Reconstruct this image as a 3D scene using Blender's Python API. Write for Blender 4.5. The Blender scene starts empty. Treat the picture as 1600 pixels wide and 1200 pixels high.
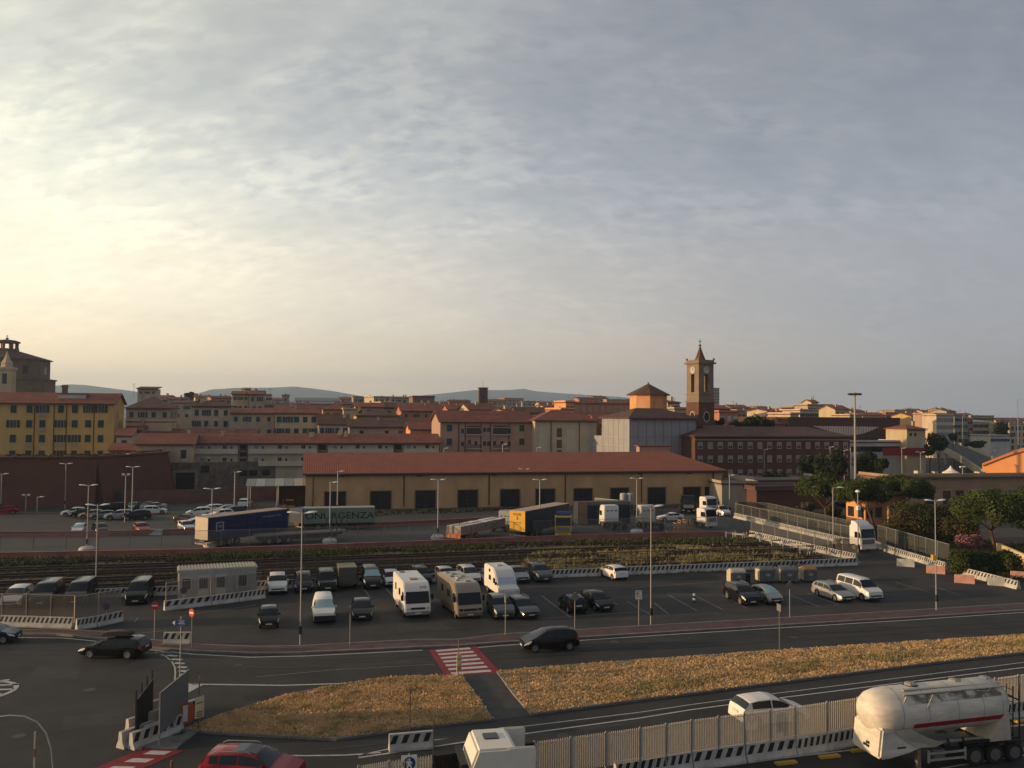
import bpy, bmesh, math, random
import numpy as np
from mathutils import Vector, Matrix, noise
R = math.radians
rnd = random.Random(7)
C = bpy.context.scene.collection
S = bpy.context.scene

# ---------------------------------------------------------------- camera
F = 1340.0; CX, CY = 800.0, 600.0; HC = 17.5
cam_d = bpy.data.cameras.new('camera'); cam = bpy.data.objects.new('camera', cam_d); C.objects.link(cam)
cam_d.sensor_fit = 'HORIZONTAL'; cam_d.sensor_width = 36.0; cam_d.lens = 36.0*F/1600.0
cam_d.clip_start = 0.5; cam_d.clip_end = 40000
RC = Matrix.Rotation(R(90)+math.atan(50/F), 3, 'X') @ Matrix.Rotation(R(0.42), 3, 'Z')
cam.matrix_world = Matrix.Translation((0, 0, HC)) @ RC.to_4x4()
S.camera = cam

# ---------------------------------------------------------------- light
SUN_AZ = R(-97)      # from +Y towards -X (a little behind the picture plane)
SUN_EL = R(7.5)
sd = Vector((math.sin(SUN_AZ)*math.cos(SUN_EL), math.cos(SUN_AZ)*math.cos(SUN_EL), math.sin(SUN_EL)))
sun_d = bpy.data.lights.new('sun', 'SUN'); sun_d.energy = 4.9; sun_d.angle = R(0.8); sun_d.color = (1.0, 0.66, 0.36)
sun = bpy.data.objects.new('sun', sun_d); C.objects.link(sun)
sun.rotation_euler = sd.to_track_quat('Z', 'Y').to_euler(); sun.location = (-200, 0, 200)
S.view_settings.view_transform = 'Standard'; S.view_settings.look = 'None'
S.view_settings.exposure = 0.14; S.view_settings.gamma = 1.0; S.view_settings.use_curve_mapping = False
W = bpy.data.worlds.new('World'); S.world = W; W.use_nodes = True
nt = W.node_tree; N = nt.nodes; Lk = nt.links; N.clear()
def nd(t, **k):
    n = N.new(t)
    for a, b in k.items(): setattr(n, a, b)
    return n
def mth(op, a, b=None, c=None):
    n = nd('ShaderNodeMath', operation=op)
    for i, v in enumerate((a, b, c)):
        if v is None: continue
        if isinstance(v, (int, float)): n.inputs[i].default_value = v
        else: Lk.new(v, n.inputs[i])
    return n.outputs[0]
def ramp(fac, pts, interp='EASE'):
    n = nd('ShaderNodeValToRGB'); r = n.color_ramp; r.interpolation = interp
    while len(r.elements) < len(pts): r.elements.new(0.5)
    for e, (p, c) in zip(r.elements, pts):
        e.position = p; e.color = (*c, 1) if not isinstance(c, (int, float)) else (c, c, c, 1)
    Lk.new(fac, n.inputs[0]); return n.outputs[0]
def mixc(bt, f, a, b):
    n = nd('ShaderNodeMix', data_type='RGBA', blend_type=bt)
    for i, v in ((0, f), (6, a), (7, b)):
        if isinstance(v, (int, float)): n.inputs[i].default_value = v
        elif isinstance(v, tuple): n.inputs[i].default_value = (*v, 1)
        else: Lk.new(v, n.inputs[i])
    return n.outputs[2]
tc = nd('ShaderNodeTexCoord'); sx = nd('ShaderNodeSeparateXYZ'); Lk.new(tc.outputs['Generated'], sx.inputs[0])
X, Y_, Z_ = sx.outputs
zc = mth('MAXIMUM', Z_, 0.0)
sky = nd('ShaderNodeTexSky', sky_type='NISHITA', sun_disc=False, sun_elevation=SUN_EL, sun_rotation=SUN_AZ)
sky.altitude = 20; sky.air_density = 1.2; sky.dust_density = 2.5; sky.ozone_density = 1.5
# brightness of the cloud sheet by angle from the sun
dn = nd('ShaderNodeVectorMath', operation='DOT_PRODUCT'); Lk.new(tc.outputs['Generated'], dn.inputs[0])
sdh = Vector((math.sin(R(-72)), math.cos(R(-72)), 0.08)).normalized(); dn.inputs[1].default_value = sdh
g = mth('MULTIPLY_ADD', dn.outputs['Value'], 0.5, 0.5)
base = ramp(g, [(0.0, (.20, .215, .25)), (.34, (.25, .262, .300)), (.40, (.262, .275, .312)), (.54, (.305, .315, .345)), (.65, (.385, .392, .405)),
                (.76, (.53, .53, .505)), (.86, (.71, .70, .61)), (.93, (.86, .82, .67)), (1.0, (1.2, 1.04, .76))], 'LINEAR')
elev = ramp(zc, [(0.0, 1.16), (.06, 1.14), (.14, 1.10), (.24, 1.03), (.36, .84), (.5, .74), (1.0, .58)], 'LINEAR')
base = mixc('MULTIPLY', 1.0, base, elev)
# warm band above the horizon, strongest on the sun's side
hz = ramp(zc, [(0.0, 1.0), (.05, .85), (.13, .35), (.26, 0.0)], 'EASE')
hzs = ramp(g, [(.25, .2), (.42, .38), (.58, .95), (.85, 1.0)], 'EASE')
hzf = mth('MULTIPLY', hz, hzs)
base = mixc('MULTIPLY', hzf, base, (1.20, 0.95, 0.70))
# cloud texture: a flat layer seen in perspective
den = mth('ADD', zc, 0.50)
cx = mth('DIVIDE', X, den); cy = mth('DIVIDE', Y_, den)
cv = nd('ShaderNodeCombineXYZ'); Lk.new(cx, cv.inputs[0]); Lk.new(cy, cv.inputs[1])
mp = nd('ShaderNodeMapping'); Lk.new(cv.outputs[0], mp.inputs[0]); mp.inputs['Rotation'].default_value = (0, 0, R(28)); mp.inputs['Scale'].default_value = (1.0, 1.9, 1)
def nz(scale, detail, rough, dist=0.0, off=0.0):
    m = nd('ShaderNodeMapping'); Lk.new(mp.outputs[0], m.inputs[0]); m.inputs['Location'].default_value = (off, off*1.7, off)
    n = nd('ShaderNodeTexNoise'); Lk.new(m.outputs[0], n.inputs['Vector'])
    n.inputs['Scale'].default_value = scale; n.inputs['Detail'].default_value = detail
    n.inputs['Roughness'].default_value = rough; n.inputs['Distortion'].default_value = dist
    return n.outputs[0]
big = nz(1.5, 4, .5, .3, 6.6); mid = nz(5.0, 4, .5, .25, 9.4); fine = nz(26.0, 3, .55, .15, 1.3)
det = ramp(zc, [(0.0, .05), (.05, .22), (.12, .55), (.24, 1.0)], 'EASE')
a1 = mth('MULTIPLY_ADD', big, .72, -0.36)
a2 = mth('MULTIPLY_ADD', mid, 0.42, -0.21)
a3 = mth('MULTIPLY_ADD', fine, 0.72, -0.36)
patch = ramp(mid, [(.38, .12), (.60, 1.0)], 'EASE')
a3 = mth('MULTIPLY', a3, patch)
# a thicker deck of cloud whose ragged edge runs down to the right; ripples gather along the edge
RCi = Matrix.Rotation(R(90)+math.atan(50/F), 3, 'X') @ Matrix.Rotation(R(0.42), 3, 'Z')
_a = RCi @ Vector((-800/F, 520/F, -1)); _b = RCi @ Vector((80/F, 240/F, -1)); nrm_ = _b.cross(_a).normalized(); nrm_ = nrm_ if nrm_.z > 0 else -nrm_
dk = nd('ShaderNodeVectorMath', operation='DOT_PRODUCT'); Lk.new(tc.outputs['Generated'], dk.inputs[0]); dk.inputs[1].default_value = nrm_
dke = mth('ADD', mth('ADD', dk.outputs['Value'], mth('MULTIPLY_ADD', big, .30, -.15)), mth('MULTIPLY_ADD', mid, .12, -.06))
deck = ramp(mth('MULTIPLY_ADD', dke, 1.0, 0.5), [(.36, 0.0), (.54, .75), (.80, 1.0)], 'EASE')
edge = ramp(mth('MULTIPLY_ADD', dke, 1.0, 0.5), [(.34, .45), (.47, 1.0), (.58, .75), (.75, .38)], 'EASE')
a3 = mth('MULTIPLY', a3, edge); a2 = mth('MULTIPLY', a2, mth('MULTIPLY_ADD', edge, .5, .5))
am = mth('ADD', mth('ADD', a1, a2), a3)
am = mth('MULTIPLY', am, det)
amp = mth('MULTIPLY_ADD', am, 0.80, 1.0)
base = mixc('MULTIPLY', 1.0, base, amp)
base = mixc('MULTIPLY', 1.0, base, ramp(deck, [(0.0, (1.08, 1.07, 1.02)), (1.0, (.84, .86, .905))], 'LINEAR'))
base = mixc('MULTIPLY', 1.0, base, ramp(mth('MULTIPLY_ADD', am, 1.0, 0.5), [(.25, (.93, .97, 1.08)), (.5, (1, 1, 1)), (.75, (1.03, 1.0, .95))], 'LINEAR'))
# thin places let the blue sky through
gap = mth('MULTIPLY', ramp(mth('ADD', mth('MULTIPLY', mid, .6), mth('MULTIPLY', fine, .4)), [(.36, .14), (.48, .06), (.60, 0.0)], 'EASE'), det)
s10 = mixc('MULTIPLY', 1.0, base, (14.2, 14.2, 14.0))
col = mixc('MIX', gap, s10, sky.outputs[0])
n = nd('ShaderNodeMix', data_type='RGBA', blend_type='MIX'); n.inputs[0].default_value = 0.06
Lk.new(col, n.inputs[6]); Lk.new(sky.outputs[0], n.inputs[7]); col = n.outputs[2]
bg = nd('ShaderNodeBackground'); bg.inputs[1].default_value = 0.1; Lk.new(col, bg.inputs[0])
wo = nd('ShaderNodeOutputWorld'); Lk.new(bg.outputs[0], wo.inputs[0])

# ---------------------------------------------------------------- picture measurements -> places on the ground
def ray(px, py):
    return RC @ Vector(((px-CX)/F, (CY-py)/F, -1.0))
def P(px, py, z=0.0):
    d = ray(px, py); t = (z-HC)/d.z
    return Vector((d.x*t, d.y*t, z))
def PY(px, py, Y):
    d = ray(px, py); t = Y/d.y
    return Vector((d.x*t, Y, HC+d.z*t))
def zat(p, py):            # height above the ground of a thing standing at p whose top is seen at row py
    pr = RC.transposed() @ (Vector((p.x, p.y, 0))-Vector((0, 0, HC)))
    # find z so that it projects to py
    lo, hi = -5.0, 200.0
    for _ in range(40):
        m = (lo+hi)/2
        q = RC.transposed() @ (Vector((p.x, p.y, m))-Vector((0, 0, HC)))
        yy = CY - F*q.y/(-q.z)
        if yy > py: lo = m
        else: hi = m
    return (lo+hi)/2

# ---------------------------------------------------------------- materials
MATS = {}
def mat(name, col, rough=.8, var=.18, scale=2.0, bump=0.0, metal=0.0, spec=.3, col2=None, detail=5, stretch=(1, 1, 1), coat=0.0, world=False, emit=None, c2pos=(.42, .62), alpha=None):
    if name in MATS: return MATS[name]
    m = bpy.data.materials.new(name); m.use_nodes = True; t = m.node_tree; b = t.nodes['Principled BSDF']
    b.inputs['Roughness'].default_value = rough; b.inputs['Metallic'].default_value = metal
    b.inputs['Specular IOR Level'].default_value = spec
    if coat: b.inputs['Coat Weight'].default_value = coat; b.inputs['Coat Roughness'].default_value = .05
    c = Vector(col)
    if var <= 0 and col2 is None: b.inputs['Base Color'].default_value = (*col, 1)
    else:
        tcn = t.nodes.new('ShaderNodeTexCoord'); mpn = t.nodes.new('ShaderNodeMapping'); mpn.inputs['Scale'].default_value = stretch
        if world:
            gp = t.nodes.new('ShaderNodeNewGeometry'); t.links.new(gp.outputs['Position'], mpn.inputs[0])
        else: t.links.new(tcn.outputs['Object'], mpn.inputs[0])
        nn = t.nodes.new('ShaderNodeTexNoise'); nn.inputs['Scale'].default_value = scale; nn.inputs['Detail'].default_value = detail; nn.inputs['Roughness'].default_value = .62
        t.links.new(mpn.outputs[0], nn.inputs['Vector'])
        r = t.nodes.new('ShaderNodeValToRGB'); t.links.new(nn.outputs[0], r.inputs[0])
        lo = c*(1-var); hi = c*(1+var)
        if col2 is not None:
            r.color_ramp.elements[0].position = c2pos[0]; r.color_ramp.elements[1].position = c2pos[1]
            r.color_ramp.elements[0].color = (*lo, 1); r.color_ramp.elements[1].color = (*(Vector(col2)), 1)
        else:
            r.color_ramp.elements[0].position = .3; r.color_ramp.elements[1].position = .7
            r.color_ramp.elements[0].color = (*lo, 1); r.color_ramp.elements[1].color = (*hi, 1)
        t.links.new(r.outputs[0], b.inputs['Base Color'])
        if bump:
            bn = t.nodes.new('ShaderNodeBump'); bn.inputs['Strength'].default_value = bump; bn.inputs['Distance'].default_value = .05
            t.links.new(nn.outputs[0], bn.inputs['Height']); t.links.new(bn.outputs[0], b.inputs['Normal'])
    if emit: b.inputs['Emission Color'].default_value = (*emit, 1); b.inputs['Emission Strength'].default_value = 1
    if alpha is not None:
        out = t.nodes['Material Output']; tr = t.nodes.new('ShaderNodeBsdfTransparent'); mx = t.nodes.new('ShaderNodeMixShader')
        mx.inputs[0].default_value = alpha; t.links.new(tr.outputs[0], mx.inputs[1]); t.links.new(b.outputs[0], mx.inputs[2]); t.links.new(mx.outputs[0], out.inputs[0])
    MATS[name] = m; return m
def rows_mat(name, col, pitch=.35, axis='X', var=.25, rough=.85, depth=.5):
    """tiled / corrugated surface: rows along one object axis plus patchy colour"""
    if name in MATS: return MATS[name]
    m = mat(name, col, rough, var, .45, col2=None, detail=8); t = m.node_tree; b = t.nodes['Principled BSDF']
    tcn = [n for n in t.nodes if n.type == 'TEX_COORD'][0]
    w = t.nodes.new('ShaderNodeTexWave'); w.bands_direction = axis; w.inputs['Scale'].default_value = .314/pitch; w.inputs['Distortion'].default_value = .4
    w.inputs['Detail Scale'].default_value = 4
    t.links.new(tcn.outputs['Object'], w.inputs['Vector'])
    bn = t.nodes.new('ShaderNodeBump'); bn.inputs['Strength'].default_value = depth; bn.inputs['Distance'].default_value = .06
    t.links.new(w.outputs[0], bn.inputs['Height']); t.links.new(bn.outputs[0], b.inputs['Normal'])
    return m
def brick_mat(name, c1, c2, mortar, scale=1.0):
    if name in MATS: return MATS[name]
    m = mat(name, c1, .92, .3, .25, detail=9); t = m.node_tree; b = t.nodes['Principled BSDF']
    tcn = [n for n in t.nodes if n.type == 'TEX_COORD'][0]
    mp_ = t.nodes.new('ShaderNodeMapping'); mp_.inputs['Rotation'].default_value = (R(90), 0, 0); t.links.new(tcn.outputs['Object'], mp_.inputs[0])
    br = t.nodes.new('ShaderNodeTexBrick'); br.inputs['Scale'].default_value = scale
    br.inputs['Color1'].default_value = (*c1, 1); br.inputs['Color2'].default_value = (*c2, 1); br.inputs['Mortar'].default_value = (*mortar, 1)
    br.inputs['Mortar Size'].default_value = .012
    t.links.new(mp_.outputs[0], br.inputs['Vector'])
    r = [n for n in t.nodes if n.type == 'VALTORGB'][0]
    mx = t.nodes.new('ShaderNodeMix'); mx.data_type = 'RGBA'; mx.inputs[0].default_value = .5
    t.links.new(r.outputs[0], mx.inputs[6]); t.links.new(br.outputs[0], mx.inputs[7]); t.links.new(mx.outputs[2], b.inputs['Base Color'])
    return m

# ---------------------------------------------------------------- mesh builder
class MB:
    def __init__(s): s.v = []; s.f = []; s.m = []
    def add(s, vs, fs, mi=0):
        o = len(s.v); s.v += [tuple(v) for v in vs]; s.f += [tuple(i+o for i in f) for f in fs]; s.m += [mi]*len(fs); return s
    def box(s, x0, x1, y0, y1, z0, z1, mi=0):
        return s.add([(x0, y0, z0), (x1, y0, z0), (x1, y1, z0), (x0, y1, z0), (x0, y0, z1), (x1, y0, z1), (x1, y1, z1), (x0, y1, z1)],
                     [(0, 3, 2, 1), (4, 5, 6, 7), (0, 1, 5, 4), (1, 2, 6, 5), (2, 3, 7, 6), (3, 0, 4, 7)], mi)
    def cbox(s, c, d, mi=0):
        return s.box(c[0]-d[0]/2, c[0]+d[0]/2, c[1]-d[1]/2, c[1]+d[1]/2, c[2]-d[2]/2, c[2]+d[2]/2, mi)
    def tube(s, pts, r, n=6, mi=0, r2=None, cap=True):
        pts = [Vector(p) for p in pts]; rings = []; k = len(pts)
        for i, p in enumerate(pts):
            d = (pts[min(i+1, k-1)]-pts[max(i-1, 0)]).normalized()
            a = Vector((0, 0, 1)) if abs(d.z) < .9 else Vector((1, 0, 0))
            u = d.cross(a).normalized(); w = d.cross(u)
            rr = r if r2 is None else r+(r2-r)*i/(k-1)
            rings.append([p+(u*math.cos(2*math.pi*j/n)+w*math.sin(2*math.pi*j/n))*rr for j in range(n)])
        vs = [q for g_ in rings for q in g_]; fs = []
        for i in range(k-1):
            for j in range(n):
                a, b = i*n+j, i*n+(j+1) % n; fs.append((a, a+n, b+n, b))
        if cap: fs += [tuple(range(n)), tuple((k-1)*n+j for j in reversed(range(n)))]
        return s.add(vs, fs, mi)
    def prism(s, prof, y0, y1, mi=0, axis='y'):       # prof: (x,z) outline extruded along y
        n = len(prof)
        a = sum(prof[i][0]*prof[(i+1) % n][1]-prof[(i+1) % n][0]*prof[i][1] for i in range(n))
        if a < 0: prof = prof[::-1]
        if axis == 'y': v0 = [(x, y0, z) for x, z in prof]; v1 = [(x, y1, z) for x, z in prof]
        elif axis == 'x': v0 = [(y0, x, z) for x, z in prof]; v1 = [(y1, x, z) for x, z in prof]
        else: v0 = [(x, z, y0) for x, z in prof]; v1 = [(x, z, y1) for x, z in prof]
        f0 = tuple(range(n)); f1 = tuple(reversed(range(n, 2*n)))
        sd_ = [(i, i+n, (i+1) % n+n, (i+1) % n) for i in range(n)]
        fs = [f0, f1]+sd_
        if axis != 'y': fs = [tuple(reversed(f)) for f in fs]
        return s.add(v0+v1, fs, mi)
    def lathe(s, prof, n=16, c=(0, 0, 0), mi=0):       # prof: (r,z)
        vs = []; fs = []
        for r_, z in prof:
            for j in range(n): vs.append((c[0]+r_*math.cos(2*math.pi*j/n), c[1]+r_*math.sin(2*math.pi*j/n), c[2]+z))
        for i in range(len(prof)-1):
            for j in range(n):
                a, b = i*n+j, i*n+(j+1) % n; fs.append((a, b, b+n, a+n))
        fs += [tuple(reversed(range(n))), tuple((len(prof)-1)*n+j for j in range(n))]
        return s.add(vs, fs, mi)
    def mesh(s, name, mats, smooth=None, bevel=0):
        me = bpy.data.meshes.new(name); me.from_pydata(s.v, [], s.f)
        for m in (mats if isinstance(mats, (list, tuple)) else [mats]): me.materials.append(m)
        me.polygons.foreach_set('material_index', s.m)
        if bevel:
            bm = bmesh.new(); bm.from_mesh(me); bmesh.ops.remove_doubles(bm, verts=bm.verts, dist=.0005)
            ed = [e for e in bm.edges if len(e.link_faces) == 2 and e.calc_face_angle(0) > R(25)]
            bmesh.ops.bevel(bm, geom=ed, offset=bevel, segments=2, affect='EDGES', clamp_overlap=True)
            bm.to_mesh(me); bm.free()
        if smooth:
            me.polygons.foreach_set('use_smooth', [True]*len(me.polygons)); me.set_sharp_from_angle(angle=R(smooth))
        me.update(); return me
    def build(s, name, mats, parent=None, loc=(0, 0, 0), rz=0.0, smooth=None, bevel=0):
        return put(s.mesh(name, mats, smooth, bevel), name, parent, loc, rz)
def put(me, name, parent=None, loc=(0, 0, 0), rz=0.0):
    o = bpy.data.objects.new(name, me); C.objects.link(o); o.location = loc; o.rotation_euler = (0, 0, rz)
    if parent is not None: o.parent = parent
    return o
def tag(o, label=None, cat=None, group=None, kind=None):
    if label: o['label'] = label
    if cat: o['category'] = cat
    if group: o['group'] = group
    if kind: o['kind'] = kind
    return o
def thing(name, label, cat, loc=(0, 0, 0), rz=0.0, group=None):
    return tag(put(None, name, None, loc, rz), label, cat, group)
def copy_tree(o, parent=None):
    c = o.copy(); C.objects.link(c)
    if parent is not None: c.parent = parent
    for ch in list(o.children): copy_tree(ch, c)
    return c
def mesh_np(name, verts, k, m):
    """verts: (n*k,3) array, k verts per face"""
    nv = len(verts); nf = nv//k; me = bpy.data.meshes.new(name)
    me.vertices.add(nv); me.vertices.foreach_set('co', np.asarray(verts, dtype=np.float32).ravel())
    me.loops.add(nv); me.loops.foreach_set('vertex_index', np.arange(nv, dtype=np.int32))
    me.polygons.add(nf); me.polygons.foreach_set('loop_start', np.arange(0, nv, k, dtype=np.int32)); me.polygons.foreach_set('loop_total', np.full(nf, k, dtype=np.int32))
    me.materials.append(m); me.update(calc_edges=True); return me
TXT = {}
def text_mesh(txt, size, m, name='lettering', ext=.004, bold=0.0):
    key = (txt, size, m.name)
    if key in TXT: return TXT[key]
    cu = bpy.data.curves.new('tmp_text', 'FONT'); cu.body = txt; cu.size = size; cu.extrude = ext; cu.align_x = 'CENTER'; cu.align_y = 'CENTER'; cu.offset = bold; cu.resolution_u = 3
    o = bpy.data.objects.new('tmp_text', cu); C.objects.link(o); dg = bpy.context.evaluated_depsgraph_get()
    me = bpy.data.meshes.new_from_object(o.evaluated_get(dg)); me.name = name
    bpy.data.objects.remove(o); bpy.data.curves.remove(cu); me.materials.clear(); me.materials.append(m); TXT[key] = me; return me
GA = R(14.3)      # bearing of the street grid
gx = Vector((math.cos(GA), math.sin(GA), 0)); gy = Vector((-math.sin(GA), math.cos(GA), 0))
# ================================================================ the ground
asphalt = mat('asphalt', (.032, .0305, .029), .88, .34, .28, bump=.15, world=True, detail=9)
asphalt_old = mat('asphalt_old', (.036, .034, .033), .9, .3, .35, bump=.15, world=True, detail=10)
asphalt_yard = mat('asphalt_yard', (.056, .053, .050), .9, .22, .2, bump=.1, world=True, detail=10, stretch=(.4, 1.6, 1))
paint = mat('road_paint', (.42, .41, .38), .8, .25, 3.0, world=True)
paint_old = mat('worn_road_paint', (.17, .165, .155), .85, .35, 2.0, world=True, detail=8)
red_paint = mat('red_crossing_paint', (.20, .022, .028), .8, .25, 2.0, world=True)
kerb_m = mat('kerb_stone', (.17, .155, .14), .9, .25, 1.5, world=True)
conc = mat('concrete', (.33, .31, .28), .9, .22, 1.2)
city_ground = mat('city_ground', (.075, .068, .058), .95, .4, .03, world=True, detail=10)
def sheet(name, pts, z, m, kind='structure', thick=0.0, parent=None):
    """a flat sheet (or a slab with sides when thick) over a ground outline"""
    bm = bmesh.new(); vs = [bm.verts.new((p.x, p.y, z)) for p in pts]; f = bm.faces.new(vs)
    if f.normal.z < 0: f.normal_flip()
    f.normal_update()
    if f.normal.z < 0: bmesh.ops.reverse_faces(bm, faces=[f])
    if thick:
        r_ = bmesh.ops.extrude_face_region(bm, geom=[f]); vv = [e for e in r_['geom'] if isinstance(e, bmesh.types.BMVert)]
        bmesh.ops.translate(bm, verts=vv, vec=(0, 0, -thick))
        bmesh.ops.recalc_face_normals(bm, faces=bm.faces)
    bmesh.ops.triangulate(bm, faces=[f_ for f_ in bm.faces if len(f_.verts) > 4])
    me = bpy.data.meshes.new(name); bm.to_mesh(me); bm.free(); me.materials.append(m)
    o = put(me, name, parent)
    if kind: o['kind'] = kind
    return o
PP = lambda l: [P(x, y) for x, y in l]
def ribbon(mb, pts, w, z0, z1, mi=0):
    """a strip of width w following ground points; a box section when z1>z0"""
    pts = [Vector((p[0], p[1], 0)) for p in pts]; n = len(pts); L = []; Rr = []
    for i in range(n):
        d = (pts[min(i+1, n-1)]-pts[max(i-1, 0)]).normalized(); s_ = Vector((-d.y, d.x, 0))*w/2
        L.append(pts[i]+s_); Rr.append(pts[i]-s_)
    for i in range(n-1):
        a, b, c, d = Rr[i], Rr[i+1], L[i+1], L[i]
        if z1 > z0:
            vs = [(*p.xy, z0) for p in (a, b, c, d)]+[(*p.xy, z1) for p in (a, b, c, d)]
            mb.add(vs, [(4, 5, 6, 7), (0, 1, 5, 4), (2, 3, 7, 6), (1, 2, 6, 5), (3, 0, 4, 7)], mi)
        else: mb.add([(*p.xy, z1) for p in (a, b, c, d)], [(0, 1, 2, 3)], mi)
    return mb
ga = [Vector((-9000, -60, 0)), Vector((9000, -60, 0)), Vector((14000, 16000, 0)), Vector((-14000, 16000, 0))]
sheet('ground', ga, -.02, city_ground)
# carriageway, parking and roundabout: one asphalt sheet under all of it
far = [(-260, 1012), (-260, 930), (0, 936), (150, 932), (400, 921), (620, 911), (860, 903), (1180, 890), (1345, 881), (1330, 846), (1150, 806), (1120, 792), (1300, 800), (1900, 930)]
sheet('road', [Vector((-80, 5, 0)), Vector((90, 5, 0))]+[P(*q) for q in reversed(far)], 0.0, asphalt)
sheet('parking_lot', PP([(235, 1001), (300, 1008), (400, 1013), (470, 1011), (660, 1001), (715, 1001), (800, 992), (1040, 977), (1420, 955), (1640, 940), (1600, 925), (1380, 862), (1338, 884), (1180, 892), (860, 905), (620, 913), (400, 923), (195, 930), (150, 985)]), .004, asphalt_old)
yard = sheet('truck_yard', PP([(-300, 866), (0, 866), (300, 858), (600, 848), (900, 836), (1130, 830), (1180, 836), (1338, 872), (1338, 850), (1150, 808), (1500, 800), (1300, 772), (900, 780), (480, 800), (300, 815), (-300, 826)]), .004, asphalt_yard)
sheet('fortress_parking', PP([(-350, 826), (300, 820), (520, 806), (520, 768), (300, 770), (190, 784), (100, 792), (-350, 800)]), .008, asphalt_yard)
# pavement between the parking lot and the road: two kerbs and a reddish surface
pv = mat('reddish_pavement', (.085, .055, .050), .9, .3, .8, world=True)
top = PP([(-200, 1000), (0, 986), (90, 985), (180, 990), (235, 1001), (300, 1008), (400, 1012.5), (470, 1011), (560, 1006), (660, 1001), (715, 1001), (780, 993), (1040, 977.5), (1420, 955.5), (1700, 938)])
bot = PP([(-200, 1006), (0, 991), (90, 992), (180, 1001), (232, 1013), (300, 1018), (400, 1022), (470, 1021), (560, 1017), (660, 1012), (715, 1010), (780, 1005), (1040, 989), (1420, 966), (1700, 948)])
mb = MB()
for i in range(len(top)-1):
    mb.add([(*top[i].xy, .118), (*top[i+1].xy, .118), (*bot[i+1].xy, .118), (*bot[i].xy, .118)], [(3, 2, 1, 0)])
tag(mb.build('pavement', pv), kind='structure')
mb = MB(); ribbon(mb, top, .22, 0, .125); ribbon(mb, bot, .30, 0, .125); tag(mb.build('kerb', kerb_m), kind='structure')
# dry grass islands
isl_l = [(285, 1143), (318, 1131), (345, 1120), (400, 1104), (450, 1088), (530, 1073), (600, 1062), (660, 1059), (719, 1057), (745, 1092), (768, 1126), (720, 1131), (660, 1137), (600, 1146), (525, 1157), (430, 1152), (340, 1147)]
isl_r = [(778, 1051), (900, 1041), (1040, 1031), (1220, 1018), (1420, 1005), (1720, 986), (1720, 1006), (1600, 1021), (1450, 1038), (1300, 1057), (1080, 1085), (1000, 1095), (830, 1118), (803, 1085)]
soil = mat('dry_soil', (.40, .275, .145), .95, .2, .8, world=True, col2=(.25, .175, .09), detail=9)
for k_, isl in enumerate((isl_l, isl_r)):
    pts = PP(isl); sheet('grass_island', pts, .11, soil, thick=.11)
    mb = MB(); ribbon(mb, pts+[pts[0]], .20, 0, .135); tag(mb.build('kerb', kerb_m), kind='structure')
sheet('path', PP([(719, 1057), (778, 1051), (803, 1085), (830, 1118), (768, 1126), (745, 1092)]), .012, mat('path_asphalt', (.055, .053, .050), .9, .2, 1.2, world=True))
def inside(poly, x, y):
    c = False; n = len(poly); j = n-1
    for i in range(n):
        if (poly[i].y > y) != (poly[j].y > y) and x < (poly[j].x-poly[i].x)*(y-poly[i].y)/(poly[j].y-poly[i].y)+poly[i].x: c = not c
        j = i
    return c
def tufts(name, poly, n, hmin, hmax, m, z=.0, dens=None, blades=3, w=.05, label=None, seed=1):
    rs = np.random.RandomState(seed); xs = [p.x for p in poly]; ys = [p.y for p in poly]; out = []
    x = rs.uniform(min(xs), max(xs), n*3); y = rs.uniform(min(ys), max(ys), n*3); cnt = 0
    keep = []
    for a, b in zip(x, y):
        if inside(poly, a, b) and (dens is None or rs.rand() < dens(a, b)): keep.append((a, b)); cnt += 1
        if cnt >= n: break
    k = np.array(keep); V = []
    for j in range(blades):
        an = rs.uniform(0, 6.283, len(k)); h = rs.uniform(hmin, hmax, len(k)); off = rs.normal(0, .07, (len(k), 2)); ln = rs.normal(0, .5, (len(k), 2))*h[:, None]
        b = np.zeros((len(k), 3, 3)); bx = np.cos(an)*w; by = np.sin(an)*w
        b[:, 0, 0] = k[:, 0]+off[:, 0]-bx; b[:, 0, 1] = k[:, 1]+off[:, 1]-by; b[:, 0, 2] = z
        b[:, 1, 0] = k[:, 0]+off[:, 0]+bx; b[:, 1, 1] = k[:, 1]+off[:, 1]+by; b[:, 1, 2] = z
        b[:, 2, 0] = k[:, 0]+off[:, 0]+ln[:, 0]; b[:, 2, 1] = k[:, 1]+off[:, 1]+ln[:, 1]; b[:, 2, 2] = z+h
        V.append(b.reshape(-1, 3))
    o = put(mesh_np(name, np.concatenate(V), 3, m), name); return tag(o, label, None, None, 'stuff')
gm = mat('dry_grass', (.64, .43, .22), .9, .05, .75, world=True, col2=(.33, .255, .115), detail=7, c2pos=(.46, .66))
def dgr(a, b): v = noise.noise(Vector((a*.55, b*.8, 1.0)))+.6*noise.noise(Vector((a*1.7, b*2.2, 4.0))); return min(1, max(.12, .62+v*1.3))
tag(tufts('grass', PP(isl_l), 34000, .03, .14, gm, .10, dens=dgr, blades=3, seed=2), 'dry golden grass covering the small road island left of the path', 'grass')
tag(tufts('grass', PP(isl_r), 52000, .03, .14, gm, .10, dens=dgr, blades=3, seed=3), 'dry golden and greenish grass on the long road island', 'grass')
tag(tufts('grass', PP([(880, 1106), (1080, 1076), (1300, 1047), (1600, 1013), (1600, 1003), (1300, 1031), (1080, 1057), (930, 1082)]), 9000, .06, .2, mat('green_grass', (.24, .21, .085), .9, .25, .4, world=True), .10, dens=lambda a, b: 1 if noise.noise(Vector((a*.12, b*.3, 2))) > -.1 else .2, blades=3, seed=4), 'greener grass band along the lower side of the right road island', 'grass')
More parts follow.
